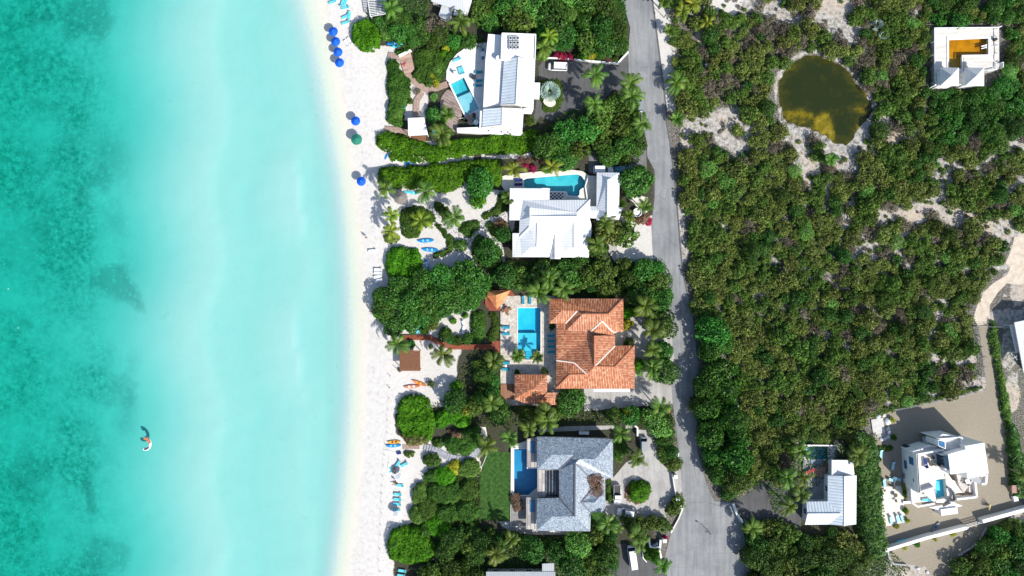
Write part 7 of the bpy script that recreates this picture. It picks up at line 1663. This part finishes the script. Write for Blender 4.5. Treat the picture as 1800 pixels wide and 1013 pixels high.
# crescent float
fl = empty('floating_lounge', (*G(257.2, 781), SEA), R(0), 'white crescent shaped floating lounge with brown cushion on the turquoise water', 'float')
def arc_strip(r0, r1, a0, a1, z0, z1, n=20):
    out = [(r1*math.cos(R(a0+(a1-a0)*i/n)), r1*math.sin(R(a0+(a1-a0)*i/n))) for i in range(n+1)]; inn = [(r0*math.cos(R(a0+(a1-a0)*i/n)), r0*math.sin(R(a0+(a1-a0)*i/n))) for i in range(n+1)]
    return MB().prism(out+inn[::-1], z0, z1)
b = MB(); pts = [(1.12*math.cos(R(a)), 1.12*math.sin(R(a)), .12) for a in np.linspace(112, -125, 26)]
b.tube(pts, [.1]+[.31]*24+[.1], 12); o = b.build('inflatable_ring', FRAME, fl, sm=True); o.location = (-.35, 0, 0); o.scale = (1, 1.18, 1)
o = arc_strip(.86, 1.4, 5, 105, .3, .52).build('brown_cushion', M('brown_cushion', (.5, .18, .08), (.42, .15, .07), 3, .7), fl); o.location = (-.35, 0, 0); o.scale = (1, 1.18, 1)
o = arc_strip(.98, 1.25, -100, -35, .3, .5).build('dark_cushion', M('dark_cushion', (.03, .02, .03), (.05, .03, .03), 3, .7), fl); o.location = (-.35, 0, 0); o.scale = (1, 1.18, 1)

# cars
def car(f, x, y, a, Lc, Wc, Hc, paint, label, style='car', name='parked_car', cat='car'):
    q = px(f, [(x, y)])[0]; X, Y = G(*q, Hc*.5); r_ = empty(name, (X, Y, .04), R(a), label, cat)
    # stations: x, half width, sill z, shoulder z   (front is +x)
    hood = Hc*.58; l2 = Lc/2; w2 = Wc/2
    st = [(-l2, w2*.8, .45, hood*.85), (-l2+.12, w2*.95, .3, hood), (-l2*.5, w2, .25, hood*1.03), (0, w2, .25, hood*1.02), (l2*.45, w2, .25, hood), (l2-.35, w2*.93, .28, hood*.9), (l2, w2*.7, .42, hood*.7)]
    V = []; 
    for sx, hw, z0, z1 in st: V += [(sx, -hw*.9, z0), (sx, -hw, (z0+z1)/2), (sx, -hw*.93, z1), (sx, -hw*.5, z1*1.03), (sx, hw*.5, z1*1.03), (sx, hw*.93, z1), (sx, hw, (z0+z1)/2), (sx, hw*.9, z0)]
    n = 8; F = [(i*n+k, i*n+(k+1) % n, (i+1)*n+(k+1) % n, (i+1)*n+k) for i in range(len(st)-1) for k in range(n)]+[tuple(range(n))[::-1], tuple((len(st)-1)*n+k for k in range(n))]
    mesh('body', V, F, paint, r_, sm=True)
    rb, rf, wr, wf = {'car': (-.40, .02, -.47, .22), 'van': (-.46, .20, -.48, .36), 'suv': (-.44, .06, -.475, .24), 'pickup': (-.02, .16, -.06, .27), 'bus': (-.47, .34, -.485, .42)}[style]
    def cab(z0, z1, bx0, bx1, tx0, tx1, k0=.9, k1=.76):
        return [(bx0, -w2*k0, z0), (bx1, -w2*k0, z0), (bx1, w2*k0, z0), (bx0, w2*k0, z0), (tx0, -w2*k1, z1), (tx1, -w2*k1, z1), (tx1, w2*k1, z1), (tx0, w2*k1, z1)]
    Q = [(3, 2, 1, 0), (4, 5, 6, 7), (0, 1, 5, 4), (1, 2, 6, 5), (2, 3, 7, 6), (3, 0, 4, 7)]
    mesh('windows', cab(hood*.98, Hc-.06, wr*Lc, wf*Lc, rb*Lc, rf*Lc), Q, GLASS, r_)
    mesh('roof', cab(Hc-.07, Hc, rb*Lc-.05, rf*Lc+.03, rb*Lc+.05, rf*Lc-.06, .79, .72), Q, paint, r_)
    if style == 'pickup': MB().box(-.27*Lc, 0, hood*1.06, .42*Lc, Wc*.78, .05).build('bed_cover', DARKM, r_)
    for sx in (-.31, .31):
        for s_ in (-1, 1):
            wo = MB(); 
            P0 = [(sx*Lc+.33*math.cos(t_), s_*w2*.86, .33+.33*math.sin(t_)) for t_ in np.linspace(0, 6.283, 17)[:-1]]; P1 = [(p_[0], s_*w2*1.0, p_[2]) for p_ in P0]
            wo.add(P0+P1, [(i, (i+1) % 16, (i+1) % 16+16, i+16) for i in range(16)]+[tuple(range(16)), tuple(range(16, 32))[::-1]])
            t_o = wo.build('wheel', TYRE, r_)
            P2 = [(sx*Lc+.2*math.cos(t_), s_*w2*1.01, .33+.2*math.sin(t_)) for t_ in np.linspace(0, 6.283, 13)[:-1]]
            mesh('rim', P2, [tuple(range(12))], STEEL, t_o)
    for s_ in (-1, 1):
        MB().box(l2*.97, s_*w2*.58, hood*.62, .12, .35, .14).build('headlight', FRAME, r_); MB().box(-l2*.985, s_*w2*.68, hood*.75, .06, .25, .18).build('taillight', REDF, r_)
        MB().box(wf*Lc*.8, s_*(w2+.06), hood*1.05, .12, .18, .12).build('mirror', paint, r_)
    return r_
car('B', 892, 474, 178, 4.7, 2.0, 2.0, CARW, 'white van parked at the top left of the dark driveway', 'van', cat='van')
car('C', 740, 733, 92, 4.5, 1.8, 1.5, CARS, 'silver green car half hidden by palms at the road edge')
car('E', 883, 212, 0, 4.8, 2.0, 1.8, CARW, 'white suv squeezed between garage roof and sea grape trees', 'suv')
car('E', 1025, 212, 5, 4.2, 1.8, 1.5, M('teal_car_paint', (.02, .15, .2), (.02, .13, .18), .5, .3, .5), 'dark teal car mostly hidden under the round sea grape tree')
car('c', 128, 710, -90, 4.7, 1.9, 1.9, CARW, 'white pickup with black bed cover beside the round drive', 'pickup', cat='pickup')
car('c', 202, 868, 172, 4.2, 1.9, 1.6, CARW, 'white suv on the round drive below the pickup', 'suv')
car('c', 362, 255, 90, 3.6, 1.7, 1.6, M('grey_truck', (.25, .28, .3), (.3, .32, .34), 1, .6), 'grey flat roofed car below the bright green tree', 'van')
car('g', 510, 685, 98.5, 5.6, 2.0, 2.3, CARW, 'long white van with blue tinted windscreen on the bottom drive', 'bus', cat='van')
car('g', 905, 465, 5, 1.9, 1.2, 1.1, CARD, 'small dark cart beside the white wall near the road', 'car', cat='cart')
# bins
def bin_(f, x, y, mat, lab):
    q = px(f, [(x, y)])[0]; X, Y = G(*q, 1); r_ = empty('waste_bin', (X, Y, 0), 0, lab, 'bin', 'waste bins at the tiled villa gate')
    MB().box(0, 0, .5, .75, .85, .9, 0, 1.12).build('body', mat, r_); MB().box(0, 0, .99, .92, 1.0, .08).build('lid', mat, r_); MB().box(.3, 0, .1, .1, .9, .2).build('wheel_axle', DARKM, r_)
bin_('h', 925, 610, FRAME, 'white waste bin, left of the three by the road'); bin_('h', 972, 603, YELP, 'yellow waste bin, middle of the three by the road'); bin_('h', 1022, 600, DARKM, 'black waste bin, right of the three by the road')
b = MB(); q = PT('k', 905, 165, 1.5); b.box(q[0], q[1], .9, 1.6, 1.7, 1.8); b.box(q[0]-.3, q[1], 1.82, 2.2, 1.9, .05); tag(b.build('brick_shed', M('pink_brick', (.4, .26, .2), (.32, .2, .15), 3, .9)), 'small pinkish brick shed at the right edge of the gravel yard', 'shed')
b = MB(); q = PT('k', 895, 310, .8); b.box(q[0], q[1], .4, 1.1, 1.3, .8, .2); tag(b.build('white_crate', FRAME), 'white crate below the small brick shed', 'crate')
b = MB(); q = PT('W', 138, 520, 1); b.box(q[0], q[1], .5, 1.0, 1.1, 1.0, .1); tag(b.build('condenser', STEEL), 'grey condenser box against the west wall of the modern villa', 'condenser')
b = MB(); q = PT('W', 152, 225, 1.2); b.lathe([(.7, 0), (.7, 1.5), (.1, 1.7)], 16, *q); tag(b.build('water_barrel', DARKM), 'black round water barrel at the top left corner of the modern villa', 'barrel')
# boulders
def boulder(f, x, y, rr_, lab, hh=.6):
    r = np.random.default_rng(int(x*7+y)); me_b = bmesh.new(); bmesh.ops.create_icosphere(me_b, subdivisions=2, radius=1)
    for v_ in me_b.verts:
        k = 1+.28*noise.noise(v_.co*1.3+Vector((x*.01, y*.01, 0))); v_.co = Vector((v_.co.x*rr_*k, v_.co.y*rr_*k*.85, max(v_.co.z, -.3)*rr_*hh*k))
    me = bpy.data.meshes.new('boulder'); me_b.to_mesh(me); me_b.free(); me.materials.append(STONE); o = link('boulder', me); X, Y = PT(f, x, y, .3); o.location = (X, Y, .05); o.rotation_euler = (0, 0, r.uniform(0, 6))
    tag(o, lab, 'boulder', 'white boulders around the concrete pad')
for x, y, rr_, l_ in [(148, 125, .75, 'white boulder above the concrete pad, left one'), (245, 108, .55, 'white boulder above the concrete pad, right one'), (310, 215, .95, 'largest white boulder right of the concrete pad'), (322, 345, .55, 'white boulder just below the largest one'), (338, 418, .6, 'second white boulder below the largest one'), (325, 492, .55, 'white boulder at the lower right of the pad'), (265, 525, .5, 'white boulder below the pad, right one'), (203, 538, .55, 'white boulder below the pad, left one'), (248, 215, .2, 'tiny white stone beside the pad')]: boulder('i', x, y, rr_, l_)
boulder('K', 1040-5, 150-60, .1, 'tiny pale stone in the scrub above the pavilion') if False else None
boulder('N', 1015, 590, .9, 'round whitish dome half hidden in dark scrub', .9)
for i, (x, y) in enumerate([(60, 950), (95, 985), (150, 940), (500, 965), (560, 990), (1130, 640), (1165, 680)]): boulder('R', x, y, .5, 'rough white rock on the bare ground '+['left of the boundary wall, upper', 'left of the boundary wall, lower', 'left of the curved kerb', 'right of the curved kerb', 'at the bottom edge by the gravel entry', 'below the right boundary wall', 'near the right edge below the wall'][i])
b = MB(); b.lathe([(.35, 0), (.35, .25), (.2, .25), (.2, .02)], 16); o = b.build('concrete_ring', STONE); o.location = (*PT('J', 278, 425), .3); tag(o, 'small pale concrete ring in the scrub right of the upper road', 'ring')
b = MB(); b.box(0, 0, .5, 1.3, .9, 1.0, .2); o = b.build('utility_box', STEEL); o.location = (*PT('J', 318, 388, 1), 0); tag(o, 'grey utility box in the scrub right of the upper road', 'utility box')
# street lamp
def lamp(f, x, y, a, lab, hh=5.5):
    X, Y = PT(f, x, y); r_ = empty('street_lamp', (X, Y, 0), 0, lab, 'street lamp'); MB().lathe([(.1, 0), (.06, hh)], 8).build('pole', DARKM, r_)
    MB().beam((0, 0, hh), (1.2*math.cos(a), 1.2*math.sin(a), hh+.1), .07).build('arm', DARKM, r_); MB().box(1.4*math.cos(a), 1.4*math.sin(a), hh+.1, .6, .3, .15, a).build('lamp_head', DARKM, r_)
lamp('Q', 318, 722, 2.6, 'dark slim pole standing on the wide road end', 2.2)
lamp('J', 58, 105, -1.5, 'thin dark pole on the sandy verge at the top', 3)
# beach rope posts
RP = px('H', [(193, 35), (190, 90), (185, 150), (182, 205), (180, 268), (172, 330), (165, 385), (162, 440), (157, 495), (155, 545), (153, 585), (152, 630), (150, 685), (147, 745), (144, 800), (140, 870), (138, 930), (143, 990)])
RPG = [G(*q) for q in RP]
for i, q in enumerate(RPG):
    g0 = min(0, ground(*q)); o = MB().lathe([(.05, -.1), (.05, .55), (.03, .6)], 8).build('rope_post', DARKM); o.location = (q[0], q[1], g0)
    tag(o, 'thin dark post of the beach rope line, '+['topmost', 'second', 'third', 'fourth', 'fifth', 'sixth', 'seventh', 'eighth', 'ninth', 'tenth', 'eleventh', 'twelfth', 'thirteenth', 'fourteenth', 'fifteenth', 'sixteenth', 'seventeenth', 'lowest'][i]+' counted from the orange kayaks down', 'post', 'posts of the beach rope line')
b = MB(); b.tube([(q[0], q[1], min(0, ground(*q))+.5) for q in RPG], .012, 5); tag(b.build('rope', M('rope', (.5, .45, .38), (.4, .35, .3), 3, .9)), 'thin rope strung along the beach posts', 'rope')
for f, x, y, l_ in [('F', 267, 855, 'thin post of the upper beach rope beside the brown pergola'), ('F', 262, 938, 'thin post of the upper beach rope beside the orange kayaks'), ('F', 305, 795, 'thin post at the upper left of the brown pergola')]:
    q = PT(f, x, y); o = MB().lathe([(.07, -.1), (.07, .9)], 8).build('rope_post', DARKM); o.location = (q[0], q[1], min(0, ground(*q))); tag(o, l_, 'post', 'posts of the beach rope line')

# ---- people
def person(X, Y, z, rz, pose, label, shirt, pants, hair=M('dark_hair', (.02, .012, .01), (.03, .02, .015), 3, .8)):
    r_ = empty('person', (X, Y, z), rz, label, 'person')
    if pose == 'walk':
        J = dict(pel=(0, 0, .95), chest=(0.03, 0, 1.3), neck=(.04, 0, 1.48), head=(.06, 0, 1.62), top=(.06, 0, 1.72), hl=(0, .1, .9), hr=(0, -.1, .9), kl=(.18, .11, .5), kr=(-.12, -.11, .5), fl=(.3, .11, .07), fr=(-.35, -.11, .12), tl=(.48, .12, .03), tr=(-.2, -.12, .03),
                 sl=(.02, .19, 1.42), sr=(.02, -.19, 1.42), el=(-.1, .25, 1.13), er=(.12, -.25, 1.13), wl=(-.02, .27, .9), wr=(.3, -.26, .95))
    else:
        J = dict(pel=(0, 0, .12), chest=(-.38, 0, .25), neck=(-.55, 0, .34), head=(-.7, 0, .4), top=(-.8, 0, .43), hl=(.05, .1, .12), hr=(.05, -.1, .12), kl=(.48, .12, .32), kr=(.48, -.12, .16), fl=(.85, .12, .08), fr=(.92, -.12, .08), tl=(.95, .13, .2), tr=(1.0, -.13, .2),
                 sl=(-.48, .19, .3), sr=(-.48, -.19, .3), el=(-.3, .34, .14), er=(-.3, -.34, .14), wl=(-.05, .36, .1), wr=(-.05, -.36, .1))
    rad = dict(pel=.13, chest=.15, neck=.055, head=.1, top=.07, hl=.1, hr=.1, kl=.06, kr=.06, fl=.04, fr=.04, tl=.035, tr=.035, sl=.065, sr=.065, el=.042, er=.042, wl=.028, wr=.028)
    E = [('pel', 'chest'), ('chest', 'neck'), ('neck', 'head'), ('head', 'top'), ('pel', 'hl'), ('pel', 'hr'), ('hl', 'kl'), ('hr', 'kr'), ('kl', 'fl'), ('kr', 'fr'), ('fl', 'tl'), ('fr', 'tr'), ('chest', 'sl'), ('chest', 'sr'), ('sl', 'el'), ('sr', 'er'), ('el', 'wl'), ('er', 'wr')]
    def skin(names, edges, mul, name, mat, extra=()):
        bm_ = bmesh.new(); lay = bm_.verts.layers.skin.verify(); vs = {k: bm_.verts.new(J[k]) for k in names}
        for k, v_ in vs.items(): v_[lay].radius = (rad[k]*mul, rad[k]*mul)
        for a, b_ in edges: bm_.edges.new((vs[a], vs[b_]))
        for base, tip, rr_ in extra:
            v1 = bm_.verts.new((Vector(J[base])*.45+Vector(tip)*.55)); v2 = bm_.verts.new(tip)
            for v_ in (v1, v2): v_[lay].radius = (rr_, rr_)
            bm_.edges.new((vs[base], v1)); bm_.edges.new((v1, v2))
        vs[names[0]][lay].use_root = True
        me = bpy.data.meshes.new(name); bm_.to_mesh(me); bm_.free(); o = link(name, me, r_)
        o.modifiers.new('skin', 'SKIN'); s_ = o.modifiers.new('sub', 'SUBSURF'); s_.levels = 1; s_.render_levels = 1
        dg = bpy.context.evaluated_depsgraph_get(); me2 = bpy.data.meshes.new_from_object(o.evaluated_get(dg)); o.modifiers.clear(); o.data = me2; me2.materials.clear(); me2.materials.append(mat); me2.shade_smooth()
        return o
    ex = []
    for w_, e_ in (('wl', 'el'), ('wr', 'er')):
        d = (Vector(J[w_])-Vector(J[e_])).normalized(); side = Vector((0, 0, 1)).cross(d).normalized()
        for i, ln in enumerate((.15, .17, .165, .14)): ex.append((w_, tuple(Vector(J[w_])+d*ln+side*(i-1.5)*.022), .009))
        ex.append((w_, tuple(Vector(J[w_])+d*.09+side*.06), .011))
    skin(list(J), E, 1.0, 'body', SKIN, ex)
    skin(['pel', 'chest', 'sl', 'sr'], [('pel', 'chest'), ('chest', 'sl'), ('chest', 'sr')], 1.13, 'shirt', shirt)
    skin(['pel', 'hl', 'hr', 'kl', 'kr'], [('pel', 'hl'), ('pel', 'hr'), ('hl', 'kl'), ('hr', 'kr')], 1.18, 'shorts', pants)
    h_ = Vector(J['top']); bm_ = bmesh.new(); bmesh.ops.create_icosphere(bm_, subdivisions=2, radius=.115); me = bpy.data.meshes.new('hair'); bm_.to_mesh(me); bm_.free(); me.materials.append(hair); o = link('hair', me, r_); o.location = h_-(Vector((.02, 0, .02)) if pose == 'walk' else Vector((.02, 0, 0)))
    fd = Vector((.1, 0, 0)) if pose == 'walk' else Vector((0, 0, .1)); up_ = Vector((0, 0, 1)) if pose == 'walk' else Vector((-1, 0, 0)); hd = Vector(J['head'])
    MB().box(*(hd+fd*1.02), .03, .025, .03).build('nose', SKIN, r_)
    for s_ in (-1, 1): MB().box(*(hd+fd*.93+up_*.03+Vector((0, s_*.035, 0))), .015, .015, .015).build('eye', DARKM, r_)
    return r_
def gperson(f, x, y, rz, pose, lab, sh, pt, z=None, h=.8):
    X, Y = PT(f, x, y, h); return person(X, Y, min(0, ground(X, Y)) if z is None else z, R(rz), pose, lab, sh, pt)
gperson('D', 176, 760, -80, 'walk', 'person in dark clothes walking on the open beach above the lone white sunbed', DARKM, DARKM)
gperson('F', 138, 388, 60, 'lie', 'person in red sitting at the water side of the sea grape thicket', REDF, WFAB, h=.3)
gperson('Y', 545, 640, 55, 'lie', 'tanned person reclining at the foot of a turquoise lounger', SKIN, REDF, z=.1, h=.3)
gperson('Y', 548, 722, 30, 'walk', 'person in black clothes above the upper white umbrella', DARKM, DARKM)
gperson('Y', 560, 880, 80, 'walk', 'dark clothed person at the left edge of the upper white umbrella', DARKM, NAVY)
gperson('Y', 570, 918, 10, 'lie', 'tanned person with dark shorts on the lounger below the upper white umbrella', SKIN, DARKM, z=.3, h=.4)
gperson('A', 608, 460, 40, 'lie', 'person in red lying on the wide pink deck', REDF, REDF, z=.38, h=.5)
# footprints of the mooring buoys far left
for x, y, l_ in [(12, 508, 'small white buoy at the left edge of the sea, upper one'), (29, 577, 'small white buoy at the left edge of the sea, lower one')]:
    bm_ = bmesh.new(); bmesh.ops.create_icosphere(bm_, subdivisions=2, radius=.1); me = bpy.data.meshes.new('buoy'); bm_.to_mesh(me); bm_.free(); me.materials.append(FRAME); o = link('buoy', me); o.location = (*G(x, y), SEA+.05); tag(o, l_, 'buoy')
# ---- unused prototypes away, equal labels told apart
for o in list(bpy.data.objects):
    if 'used' in o.keys(): del o['used']
tops = [o for o in C.objects if o.parent is None and 'label' in o.keys()]
byl = {}
for o in tops: byl.setdefault(o['label'], []).append(o)
ORD = ['leftmost', 'second from left', 'third from left', 'fourth from left', 'fifth from left', 'sixth from left']
def relabel(L, prefix=''):
    if len(L) == 1: L[0]['label'] = (L[0]['label']+(', '+prefix if prefix else '')); return
    if len(L) <= 6:
        L.sort(key=lambda o: o.location.x)
        for i, o in enumerate(L): o['label'] = o['label']+', '+(prefix+' ' if prefix else '')+(ORD[i] if i < len(L)-1 or i == 0 else 'rightmost')
        return
    L.sort(key=lambda o: -o.location.y); n = max(2, math.ceil(len(L)/6)); n = min(n, 5); names = {2: ['upper', 'lower'], 3: ['upper', 'middle', 'lower'], 4: ['top', 'upper', 'lower', 'bottom'], 5: ['top', 'upper', 'middle', 'lower', 'bottom']}[n]
    k = math.ceil(len(L)/n)
    for i in range(n): 
        if L[i*k:(i+1)*k]: relabel(L[i*k:(i+1)*k], names[i]+' row')
for lab, L in byl.items():
    if len(L) > 1: relabel(L)
